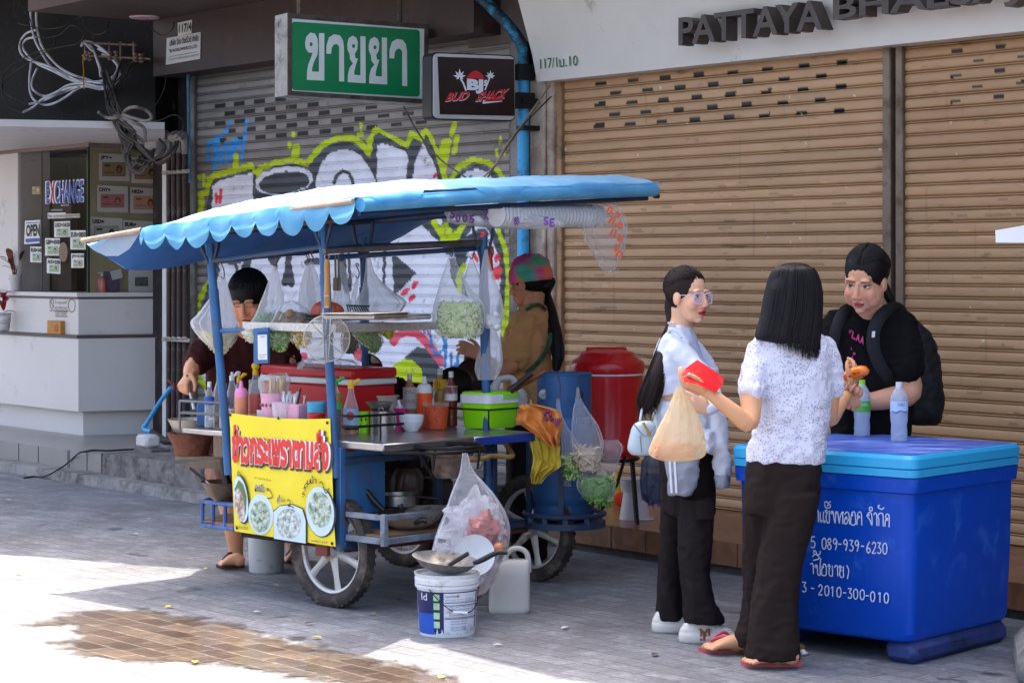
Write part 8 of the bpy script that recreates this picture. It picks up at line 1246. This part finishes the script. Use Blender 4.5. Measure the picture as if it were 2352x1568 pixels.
limb(m, [(1890, 810, 8.62, 23), (1906, 890, 8.62, 24), (1905, 962, 8.66, 19), (1930, 925, 8.78, 17), (1953, 893, 8.86, 13)]); hand(m, P(1954, 892, 8.86), (.35, .35, .75), (.75, -.6, -.2), -1, .5, .95)
def foot(m, x0, x1, yb, h=.055, dz=.018):
    a, b = onZ(x0, yb, dz), onZ(x1, yb, dz); f = (a - b); L = f.length; f = f.normalized(); w = V((-f.y, f.x, 0)); q = lambda u, v, z: b + f * L * u + w * v + UP * z
    m.tube([q(.06, .03, .03), q(.2, .03, .037), q(.45, .03, .033), q(.68, .03, .024), q(.8, .03, .016)], [(.028, .03), (.034, .032), (.028, .036), (.018, .042), (.012, .042)], 16, sm=3, up=UP); m.ell(q(.1, .03, .03), (.034, .034, .03))
    for i, (v, L2) in enumerate(((-.008, 1.0), (.016, .98), (.032, .95), (.047, .9), (.060, .84))) : m.tube([q(.72, v, .014), q(L2 - .08, v, .016), q(L2, v, .009)], [.010, .0125 if not i else .009, .009 if not i else .0065], 10, sm=2); m.ell(q(L2, v, .009), .009 if not i else .0065, n=8, m=6)
    return q
def flipflop(x0, x1, yb, par, mt, name='flip_flop'):
    a, b = onZ(x0, yb, 0), onZ(x1, yb, 0); f = (a - b); L = f.length; f = f.normalized(); w = V((-f.y, f.x, 0)); q = lambda u, v, z: b + f * L * u + w * v + UP * z; m = MB()
    out = [(u, .03 + sgn * .047 * (math.sin(PI * min(1, u * .97 + .03)) ** .35) * (.8 + .25 * u)) for sgn in (-1, 1) for u in ([i / 12 for i in range(13)] if sgn < 0 else [1 - i / 12 for i in range(13)])]; m.prism([q(u * 1.04 - .01, v, .001) for u, v in out], UP * .017); o = m.build(name, mt, par); m = MB(); m.tube([q(.34, -.018, .02), q(.52, -.008, .072), q(.78, .012, .042), q(.80, .012, .016)], .007, 8, sm=4); m.tube([q(.34, .078, .02), q(.52, .068, .068), q(.78, .012, .042)], .007, 8, sm=4); m.build('strap', mt, o)
foot(m, 1708, 1826, 1522); foot(m, 1616, 1722, 1490)
fn2 = face_paint(c, B, s, S('#d29a72'), '#9c5a4a', '#2a1a14'); remesh(m, 'body', SKM, t, .0036, 3, fn2)
pk_ = mat('coral_rubber', '#c2565c', .5, var=.08); flipflop(1703, 1838, 1524, t, pk_); flipflop(1606, 1728, 1492, t, pk_)
m = MB(); loft(m, [(757, 1790, 1846, 8.6, .06), (765, 1768, 1872, 8.6, .075), (778, 1738, 1896, 8.6, .09), (800, 1722, 1908, 8.6, .105), (850, 1722, 1910, 8.6, .118), (920, 1732, 1908, 8.6, .118), (980, 1734, 1902, 8.6, .118), (1030, 1720, 1896, 8.6, .125), (1062, 1716, 1891, 8.6, .128)]); limb(m, [(1742, 802, 8.58, 28), (1732, 850, 8.54, 31), (1726, 898, 8.49, 35)]); limb(m, [(1894, 800, 8.62, 26), (1908, 850, 8.62, 27), (1911, 892, 8.63, 27)])
def tee_col(a):
    n = len(a); col = np.tile(np.array(S('#cfcede')), (n, 1)); return col
tee = cloth('white_patterned_jersey', '#d3d2e0', bump=.25, bs=45)
nt = tee.node_tree; N = nt.nodes; L = nt.links; vv = N.new('ShaderNodeTexVoronoi'); vv.inputs['Scale'].default_value = 105.; tc = N.new('ShaderNodeTexCoord'); L.new(tc.outputs['Object'], vv.inputs['Vector']); n1 = N.new('ShaderNodeTexNoise'); n1.inputs['Scale'].default_value = 9.; n1.inputs['Detail'].default_value = 3; L.new(tc.outputs['Object'], n1.inputs['Vector'])
mm = N.new('ShaderNodeMath'); mm.operation = 'MULTIPLY_ADD'; mm.inputs[1].default_value = -.7; mm.inputs[2].default_value = .68; L.new(n1.outputs[0], mm.inputs[0]); lt2 = N.new('ShaderNodeMath'); lt2.operation = 'LESS_THAN'; L.new(vv.outputs['Distance'], lt2.inputs[0]); L.new(mm.outputs[0], lt2.inputs[1]); bs_ = N['Principled BSDF']; old = bs_.inputs['Base Color'].links[0].from_socket; mx = N.new('ShaderNodeMix'); mx.data_type = 'RGBA'; mx.inputs[7].default_value = S('#a19fac'); L.new(lt2.outputs[0], mx.inputs[0]); L.new(old, mx.inputs[6]); L.new(mx.outputs[2], bs_.inputs['Base Color'])
remesh(m, 'tee_shirt', tee, t, .0075, 4, wr=.009)
m = MB(); loft(m, [(1040, 1722, 1884, 8.6, .115), (1080, 1714, 1886, 8.6, .13), (1140, 1708, 1880, 8.6, .13), (1180, 1706, 1870, 8.6, .12)]); loft(m, [(1130, 1765, 1878, 8.55, .12), (1200, 1758, 1868, 8.54, .105), (1300, 1738, 1843, 8.53, .095), (1400, 1724, 1832, 8.52, .10), (1480, 1714, 1836, 8.51, .105), (1511, 1712, 1838, 8.50, .105)]); loft(m, [(1130, 1708, 1790, 8.66, .115), (1250, 1706, 1790, 8.70, .10), (1350, 1708, 1782, 8.74, .095), (1420, 1700, 1772, 8.76, .095), (1462, 1683, 1762, 8.77, .095), (1488, 1690, 1752, 8.77, .09)])
remesh(m, 'trousers', cloth('dark_brown_trousers', '#241a17', rough=.85), t, .008, 5, wr=.0065)
m = MB(); m.mi = 1; loft(m, [(603, 1812, 1840, 8.6, .03), (608, 1795, 1856, 8.6, .06), (622, 1778, 1870, 8.6, .088), (650, 1764, 1882, 8.6, .105), (690, 1756, 1887, 8.6, .11), (730, 1748, 1884, 8.58, .10), (770, 1742, 1880, 8.56, .085), (782, 1750, 1878, 8.555, .072), (788, 1768, 1872, 8.55, .05)], 40)
for i in range(620):
    a = R_.uniform(PI * .92, PI * 2.08); ca, sa = math.cos(a), math.sin(a); yb_ = 772 + 46 * min(1, max(0, (ca + .75) / 1.3)) + R_.uniform(-10, 12); w_ = lambda x, y, hw, hd, Yk: P(x + ca * hw, y, Yk) + V((0, sa * hd, 0)); g = R_.uniform(.98, 1.05)
    strand(m, [P(1826 + ca * 10, 604, 8.6) + V((0, sa * .03, 0)), w_(1825, 611, 32 * g, .068 * g, 8.6), w_(1824, 625, 50 * g, .094 * g, 8.6), w_(1823, 670, 63 * g, .112 * g, 8.6), w_(1817, 730, 68 * g, .106 * g, 8.58), w_(1810 + 4 * ca, 770, 68 * g, .093 * g, 8.56), w_(1812 + R_.uniform(-5, 5), yb_, 66 * g, .085 * g, 8.545)], .0014)
m.build('hair', HK, t, ang=180)
wl = thing('wallet', 'bright red zip wallet held in the left hand of the woman seen from behind', 'wallet', P(1612, 870, 8.4)); m = MB(); m.prism([P(1566, 858, 8.36), P(1600, 834, 8.44), P(1659, 872, 8.44), P(1660, 884, 8.42), P(1645, 900, 8.36), P(1600, 882, 8.32), P(1572, 877, 8.32)], V((.006, .035, .012))); m.build('wallet_body', mat('red_leather', '#cf0e18', .4, var=.06), wl, ang=50); m = MB(); m.tube([P(1569, 866, 8.318), P(1610, 850, 8.36), P(1656, 884, 8.37)], .0022, 5); m.build('zip', redl, wl)
sc_ = thing('scrunchie', 'ruffled tan scrunchie with dark dots on the right wrist of the woman seen from behind', 'scrunchie', P(1955, 893, 8.85)); m = MB(); ax = V((.35, .3, .85)).normalized(); e1_ = ax.orthogonal().normalized(); e2_ = ax.cross(e1_); cc = P(1953, 896, 8.845); m.grid(lambda i, j: cc + (e1_ * math.cos(2 * PI * i) + e2_ * math.sin(2 * PI * i)) * (.034 + (.015 + .006 * math.sin(26 * PI * i)) * math.cos(2 * PI * j)) + ax * (.017 * math.sin(2 * PI * j) + .007 * math.sin(22 * PI * i)), 90, 10, cu=True, cv=True); m.build('ruffle', cloth('tan_dotted', '#bb8a70', dirt=('#2b1712', .25, 40)), sc_)
m = MB(); [m.tube([P(1958 + k, 905, 8.83), P(1962 + k * 2, 925, 8.82), P(1958 + 3 * k, 943 - abs(k), 8.82)], [.012, .014, .008], 8, sm=3) for k in (-4, 0, 4)]; m.build('tail', MATS['tan_dotted'], sc_)
op = thing('orange_pouch', 'shiny orange snack pouch held up in the right hand of the woman from behind', 'pouch', P(1962, 865, 8.84)); m = MB(); m.tube([P(1934, 876, 8.9), P(1945, 866, 8.88), P(1966, 856, 8.86), P(1984, 853, 8.84), P(1990, 858, 8.84)], [(.012, .026), (.024, .034), (.028, .036), (.024, .03), (.012, .02)], 12, sm=4); m.build('pouch', mat('shiny_orange', '#e8761a', .2, var=.1, coat=.4), op); m = MB(); [m.ell(P(x, y, 8.823), (.007, .004, .004), n=10, m=6) for x, y in ((1952, 864), (1962, 858), (1972, 856))]; m.build('brown_print_mark', mat('choc_print', '#5d2410', .4), op)
sb = bag('cream plastic carrier bag of food hanging from the hand with the red wallet', [(888, 1553, 1566), (905, 1547, 1578), (930, 1538, 1592), (960, 1524, 1604), (990, 1510, 1612), (1018, 1498, 1619), (1038, 1491, 1621), (1050, 1500, 1612), (1058, 1520, 1590)], 8.4, None, None, film('cream_film', '#f0d9ac', .62, .85, .3), seed=51, pl_=(11, .05), dr=.5, dmax=.085, group=None); m = MB(); m.box(P(1507, 1052, 8.36), V((.155, .03, 0)), V((-.02, .08, 0)), UP * .05, bev=.008); m.build('food_box', mat('orange_food_box', '#cf6a48', .4), sb)
# ---- customer in the black tee with a backpack
t = person('woman in a black tee with a black backpack behind the blue ice chest', 1990, 1300, 9.7); c = P(1988, 645, 9.5); B = hbasis((-.50, -.80, -.30), math.radians(-5)); s = 1.14; L_ = hl(c, B, s)
m = MB(); head(m, c, B, s); [m.ell(L_(k * .042, .028, -.048), (.036, .05, .052), B) for k in (-1, 1)]; m.tube([L_(0, -.03, -.05), P(1996, 706, 9.58), P(1996, 728, 9.62)], [.066, .064, .075], 18, sm=3); loft(m, [(716, 1945, 2050, 9.64, .07), (760, 1925, 2070, 9.66, .1), (850, 1920, 2075, 9.66, .11), (950, 1920, 2075, 9.66, .12), (1050, 1925, 2070, 9.66, .12)]); limb(m, [(2030, 1040, 9.66, 38), (2030, 1250, 9.66, 28), (2030, 1420, 9.66, 18)]); limb(m, [(1965, 1040, 9.66, 38), (1962, 1250, 9.66, 28), (1960, 1420, 9.66, 18)])
limb(m, [(2066, 765, 9.64, 24), (2076, 840, 9.57, 31), (2088, 900, 9.56, 29), (2040, 915, 9.5, 25), (1990, 922, 9.48, 20), (1955, 912, 9.46, 15)]); hand(m, P(1956, 912, 9.46), (-1, -.1, .25), (0, -.6, .8), -1, .5, 1.05); limb(m, [(1926, 765, 9.64, 22), (1910, 840, 9.56, 27), (1912, 905, 9.5, 26), (1935, 905, 9.46, 18)])
remesh(m, 'body', SKM, t, .0036, 3, face_paint(c, B, s, S('#d09878'), '#a8504c', '#2a1a15', blush=.3, frown=.3, eh=.0038), disp=sockets(c, B, s))
bt2 = cloth('black_cotton', '#0f0d0e', rough=.9); m = MB(); loft(m, [(706, 1962, 2030, 9.62, .07), (714, 1944, 2052, 9.64, .085), (726, 1922, 2074, 9.65, .105), (760, 1908, 2090, 9.66, .13), (820, 1904, 2092, 9.66, .145), (900, 1908, 2090, 9.66, .15), (1000, 1910, 2088, 9.66, .15), (1060, 1910, 2086, 9.66, .15)]); limb(m, [(2068, 746, 9.64, 38), (2077, 800, 9.6, 43), (2077, 845, 9.57, 45)]); limb(m, [(1924, 745, 9.64, 34), (1910, 800, 9.6, 37), (1909, 842, 9.57, 38)]); ts = remesh(m, 'tee_shirt', bt2, t, .008, 4, wr=.010)
m = MB(); loft(m, [(1040, 1912, 2084, 9.66, .145), (1120, 1915, 2080, 9.66, .15), (1180, 1918, 2078, 9.66, .13)]); loft(m, [(1150, 1995, 2076, 9.66, .12), (1425, 2000, 2060, 9.66, .08)]); loft(m, [(1150, 1920, 2000, 9.66, .12), (1425, 1930, 1990, 9.66, .08)]); remesh(m, 'trousers', MATS['black_trousers'], t, .01, 3, wr=.006)
pkp = mat('pink_print', '#c23a78', .7, var=.25, vs=25); m = MB(); tg = np.array([0]); 
def chest(x, y): return P(x, y, 9.505 + .00006 * (x - 1985) ** 2 * .6)
for i, ch in enumerate('KOMYLAA'): x, y = 1917 + 9.6 * i, 755 + 5.4 * i; m.textf(ch, lambda u, v: chest(x + 9 * u + 2.5 * v, y + 4 * u - 17 * v), off=.04)
m.build('shirt_lettering', pkp, ts); m = MB(); k = [(1934 + (20 + 4 * math.sin(5 * a)) * math.cos(a), 796 + (20 + 4 * math.sin(5 * a + 1)) * math.sin(a)) for a in [i * PI / 20 for i in range(40)]]; m.poly([chest(*p) for p in k][::-1]); [m.poly([chest(x + r * math.cos(a), y + r * math.sin(a)) for a in [-i * PI / 6 for i in range(12)]]) for x, y, r in ((1962, 812, 3.2), (1957, 820, 3))]; m.build('shirt_print', pkp, ts, smooth=False)
m = MB(); m.mi = 1; cap_hair(m, c, B, s, (.085, .098, .093), (0, -.026, .045)); m.ell(L_(0, -.12, .0), (.035, .03, .05), B); m.tube([L_(0, -.125, -.02), P(2046, 690, 9.62), P(2052, 712, 9.66)], [.026, .02, .008], 10, sm=4)
for i in range(340):
    k = R_.choice((-1, 1)); q = R_.uniform(0, 1); surf(m, c, B, s, (.085, .098, .093), (0, -.026, .045), [(-.12 + .05 * k, 1.0 - q * 1.35, .42 + min(1, q * 2.2) * .6), (k * .75, .55 - q * .8, .62), (k * .95, -.15 - q * .4, .0 + q * .2), (k * .2, -.9, -.35)])
m.build('hair', HK, t, ang=180)
bk = thing('backpack', 'black backpack worn by the woman in the black tee', 'backpack', P(2128, 972, 9.8)); m = MB(); loft(m, [(735, 2040, 2100, 9.83, .06), (760, 2035, 2130, 9.85, .09), (800, 2040, 2148, 9.86, .11), (860, 2045, 2160, 9.86, .12), (920, 2045, 2165, 9.86, .12), (958, 2050, 2162, 9.86, .11), (974, 2060, 2150, 9.86, .09)]); bkm = mat('black_nylon', '#0e0d0f', .7, var=.15, vs=10, bump=.2, bs=70); remesh(m, 'pack', bkm, bk, .008, 3, wr=.008)
m = MB(); m.tube([P(2080, 735, 9.78), P(2060, 708, 9.62), P(2034, 716, 9.53), P(2012, 745, 9.495), P(2005, 785, 9.49), P(2014, 825, 9.495), P(2040, 865, 9.52), P(2085, 885, 9.62)], [(.010, .03)] * 8, 10, sm=5, up=V((0, -1, 0))); m.build('strap', bkm, bk); m = MB(); m.tube([P(1962, 706, 9.6), P(1938, 716, 9.55), P(1922, 750, 9.52), P(1912, 800, 9.52)], [(.010, .026)] * 4, 10, sm=5, up=V((0, -1, 0))); m.build('strap', bkm, bk); m = MB(); m.prism([P(2002, 775, 9.475), P(2009, 774, 9.475), P(2010, 760, 9.475), P(2003, 761, 9.475)], V((0, -.003, 0))); m.build('strap_tag', whitel, bk); m = MB(); m.tube([P(2160, 880, 9.84), P(2166, 905, 9.83), P(2163, 925, 9.83)], .006, 6); m.build('side_clip', bkm, bk)
# ---- cook at the left end, head bent
t = person('man in a dark maroon shirt bending over the cart with his head down', 600, 1300, 11.3); c = P(572, 690, 11.05); B = hbasis((-.2, -.88, -.34), math.radians(3)); s = 1.12; L_ = hl(c, B, s)
m = MB(); head(m, c, B, s); [m.ell(L_(k * .038, .028, -.048), (.036, .05, .052), B) for k in (-1, 1)]; m.tube([L_(0, -.03, -.05), P(575, 752, 11.3), P(572, 775, 11.4)], [.06, .066, .075], 18, sm=3); loft(m, [(765, 510, 640, 11.42, .08), (800, 485, 660, 11.44, .12), (900, 490, 665, 11.44, .13), (1040, 500, 660, 11.44, .13)])
limb(m, [(545, 1040, 11.42, 40), (528, 1120, 11.36, 34), (536, 1190, 11.4, 27), (541, 1250, 11.42, 18), (543, 1276, 11.42, 16)]); limb(m, [(630, 1040, 11.45, 40), (655, 1120, 11.5, 34), (672, 1200, 11.6, 27), (678, 1270, 11.6, 17)]); limb(m, [(482, 798, 11.36, 24), (452, 832, 11.2, 23), (440, 850, 11.12, 19), (436, 860, 11.08, 15)]); hand(m, P(438, 856, 11.08), (-.35, -.45, -.6), (-.6, -.5, .6), -1, .95, 1.05, thumb=.9); limb(m, [(655, 795, 11.35, 30), (668, 870, 11.2, 26), (640, 900, 11.05, 20)]); foot(m, 503, 556, 1298); foot(m, 655, 692, 1288)
remesh(m, 'body', SKM, t, .0038, 3, face_paint(c, B, s, S('#d3956e'), '#9a5040', '#2a1a12', closed=True, blush=.6), disp=sockets(c, B, s))
m = MB(); loft(m, [(752, 545, 602, 11.36, .08), (764, 505, 645, 11.4, .10), (782, 478, 664, 11.42, .13), (830, 470, 676, 11.44, .15), (920, 474, 682, 11.44, .16), (1050, 480, 680, 11.44, .16)]); limb(m, [(484, 796, 11.36, 36), (460, 820, 11.25, 34), (446, 840, 11.16, 27)]); limb(m, [(655, 795, 11.38, 36), (668, 860, 11.24, 32)]); remesh(m, 'shirt', cloth('maroon_cotton', '#3a1714', rough=.9), t, .009, 4, wr=.012)
m = MB(); loft(m, [(1030, 488, 672, 11.44, .155), (1060, 480, 675, 11.44, .155)]); loft(m, [(1045, 475, 580, 11.38, .14), (1085, 472, 572, 11.34, .13), (1115, 474, 566, 11.34, .12)]); loft(m, [(1045, 590, 685, 11.48, .14), (1115, 610, 695, 11.5, .12)]); remesh(m, 'shorts', cloth('tan_shorts', '#8f6a58'), t, .009, 3, wr=.012)
for a, b, y in ((500, 562, 1301), (650, 698, 1290)): flipflop(a, b, y, t, mat('brown_sandal', '#4a342b', .7), 'sandal')
m = MB(); m.mi = 1; cap_hair(m, c, B, s, (.088, .10, .096), (0, -.018, .045), .006);
for i in range(330): a = R_.uniform(-PI, PI); q = R_.uniform(0, 1); f_ = max(0, math.cos(a)); surf(m, c, B, s, (.09, .102, .098), (0, -.018, .045), [(.1 * math.sin(a), -.35, .95), (.7 * math.sin(a), .6 * math.cos(a), .75), (math.sin(a + .12), math.cos(a + .12), .22 * f_ - .3 * (1 - f_) + q * .45)], w=.0018)
m.build('hair', HK, t, ang=180)
sp_ = thing('frying_spatula', 'steel spatula with a reddish handle in the fist of the bending man', 'utensil', P(446, 935, 10.98)); m = MB(); m.tube([P(431, 862, 11.05), P(434, 884, 11.02), P(437, 902, 11.0)], .010, 8); m.build('handle', MATS['brown_wood'], sp_); m = MB(); m.tube([P(437, 902, 11.0), P(447, 940, 10.96)], [.008, .011], 8); m.build('shaft', steel, sp_)
# ---- vendor in the tie-dye cap
t = person('woman vendor in a tie-dye cap and tan shirt standing at the right pole', 1215, 1340, 11.6); c = P(1213, 652, 11.65); B = hbasis((-.86, .46, -.12)); s = 1.06; L_ = hl(c, B, s)
m = MB(); head(m, c, B, s); m.tube([L_(0, -.03, -.05), P(1226, 700, 11.62), P(1224, 716, 11.62)], [.058, .054, .06], 18, sm=3); loft(m, [(712, 1192, 1252, 11.62, .06), (760, 1172, 1258, 11.62, .09), (850, 1168, 1256, 11.62, .1), (950, 1170, 1256, 11.62, .1)]); limb(m, [(1190, 950, 11.62, 30), (1190, 1150, 11.62, 22), (1190, 1270, 11.62, 14)]); limb(m, [(1235, 950, 11.66, 30), (1235, 1150, 11.66, 22), (1235, 1270, 11.66, 14)])
limb(m, [(1205, 750, 11.55, 26), (1180, 825, 11.48, 22), (1150, 850, 11.42, 18), (1105, 818, 11.38, 13)]); hand(m, P(1104, 817, 11.38), (-.9, -.1, .45), (.1, -.9, .4), 1, .45, 1.0); remesh(m, 'body', SKM, t, .0038, 3, face_paint(c, B, s, S('#b97c58'), '#9a5a4a', '#2a1a14'), disp=sockets(c, B, s))
m = MB(); loft(m, [(698, 1206, 1248, 11.62, .065), (708, 1192, 1258, 11.62, .085), (728, 1178, 1266, 11.62, .11), (770, 1158, 1269, 11.62, .13), (830, 1154, 1267, 11.62, .14), (880, 1158, 1266, 11.62, .14), (930, 1160, 1266, 11.62, .14)]); limb(m, [(1212, 742, 11.56, 33), (1194, 790, 11.52, 35), (1186, 822, 11.49, 34)]); ts = remesh(m, 'tan_shirt', cloth('tan_cotton', '#b58454', rough=.9), t, .009, 4, wr=.012)
m = MB(); loft(m, [(910, 1162, 1265, 11.62, .13), (1000, 1160, 1266, 11.62, .13)]); loft(m, [(980, 1160, 1215, 11.62, .11), (1280, 1168, 1212, 11.62, .08)]); loft(m, [(980, 1212, 1266, 11.66, .11), (1280, 1214, 1256, 11.66, .08)]); remesh(m, 'trousers', MATS['black_trousers'], t, .01, 3, wr=.006)
m = MB(); m.tube([P(1208, 712, 11.50), P(1224, 702, 11.50), P(1240, 700, 11.52), P(1254, 712, 11.56)], [(.004, .009)] * 4, 8, sm=4, up=V((0, -1, 0))); gf = mat('green_floral_strap', '#1f4a2c', .7, var=.8, vs=40); m.build('apron_strap', gf, t); m = MB(); m.tube([P(1267, 765, 11.5), P(1258, 800, 11.465), P(1236, 832, 11.46), P(1208, 856, 11.46)], [(.004, .011)] * 4, 8, sm=4, up=V((0, -1, 0))); m.build('apron_strap', gf, t)
m = MB(); m.mi = 1; cap_hair(m, c, B, s, (.082, .094, .085), (0, -.025, .03)); m.tube([L_(.0, -.11, .0), P(1256, 676, 11.66), P(1266, 716, 11.6), P(1276, 770, 11.52), P(1281, 820, 11.48), P(1276, 864, 11.46)], [.045, .022, .03, .034, .03, .01], 12, sm=5)
for i in range(60): a = R_.uniform(0, 6.28); o = lambda w_: V((math.cos(a) * w_, math.sin(a) * w_, 0)) * R_.uniform(.8, 1.1); strand(m, [P(1256, 676, 11.66) + o(.02), P(1266, 716, 11.6) + o(.028), P(1276, 770, 11.52) + o(.033), P(1281, 820, 11.48) + o(.031), P(1276 + R_.uniform(-8, 8), 850 + R_.uniform(0, 20), 11.46)], .0018)
m.build('hair', HK, t, ang=180)
td = mat('tie_dye', attr=True, rough=.85, var=.06, bump=.15, bs=50); m = MB(); m.ell(L_(0, -.02, .065), (.098 * s, .112 * s, .088 * s), B, 48, 30); m.v = [p + (p - c).normalized() * noise.noise(p * 24) * .012 for p in m.v]; m.tube([L_(.092 * math.sin(a), -.02 + .106 * math.cos(a), .035) for a in [k * PI / 16 for k in range(32)]], [(.030, .012)] * 32, 10, closed=True, up=UP)
pal = [np.array(S(q)) for q in ('#d23a96', '#e0a83a', '#3fa8c4', '#e0705c', '#4aa078', '#c23a80')]; cv = []
for p in m.v:
    ws = [max(.001, noise.noise(p * 11 + V((i * 7.3, i * 3.1, 0))) + .35) ** 6 for i in range(6)]; cv.append(sum(w_ * q for w_, q in zip(ws, pal)) / sum(ws))
m.c = np.array(cv); m.build('tie_dye_cap', td, t, ang=60); m = MB(); m.tube([L_(.086, .02, .0), L_(.07, .045, -.06), L_(.03, .06, -.115)], .0022, 5, sm=4); m.build('chin_string', cw, t)
# ---------------------------------------------------------------- camera, sun, sky
cam = bpy.data.cameras.new('camera'); cam.lens = 36 * F / 2352; cam.sensor_width = 36; cam.shift_y = -(784 - HY) / 2352; cam.clip_end = 400
co = bpy.data.objects.new('camera', cam); COL.objects.link(co); co.location = CAM; co.rotation_euler = (PI / 2, 0, 0); sc.camera = co
sun = bpy.data.lights.new('sun', 'SUN'); sun.energy = 2.1; sun.angle = math.radians(.5); sun.color = (1, .91, .78)
so = bpy.data.objects.new('sun', sun); COL.objects.link(so); so.location = (0, 10, 20)
so.rotation_euler = SUNV.to_track_quat('Z', 'Y').to_euler()
w = bpy.data.worlds.new('World'); sc.world = w; w.use_nodes = True; nt = w.node_tree
sky = nt.nodes.new('ShaderNodeTexSky'); sky.sky_type = 'NISHITA'; sky.sun_disc = False
sky.sun_elevation = math.asin(SUNV.normalized().z); sky.sun_rotation = math.atan2(SUNV.x, SUNV.y); sky.dust_density = 6.; sky.air_density = .9; sky.ozone_density = .5
bg = nt.nodes['Background']; bg.inputs[1].default_value = .15; nt.links.new(sky.outputs[0], bg.inputs[0])
sc.view_settings.view_transform = 'Standard'; sc.view_settings.look = 'None'; sc.view_settings.exposure = EXPOSURE; sc.view_settings.gamma = 1
sc.cycles.max_bounces = 10; sc.cycles.transparent_max_bounces = 24; sc.cycles.use_denoising = True
sc.cycles.sample_clamp_indirect = 6
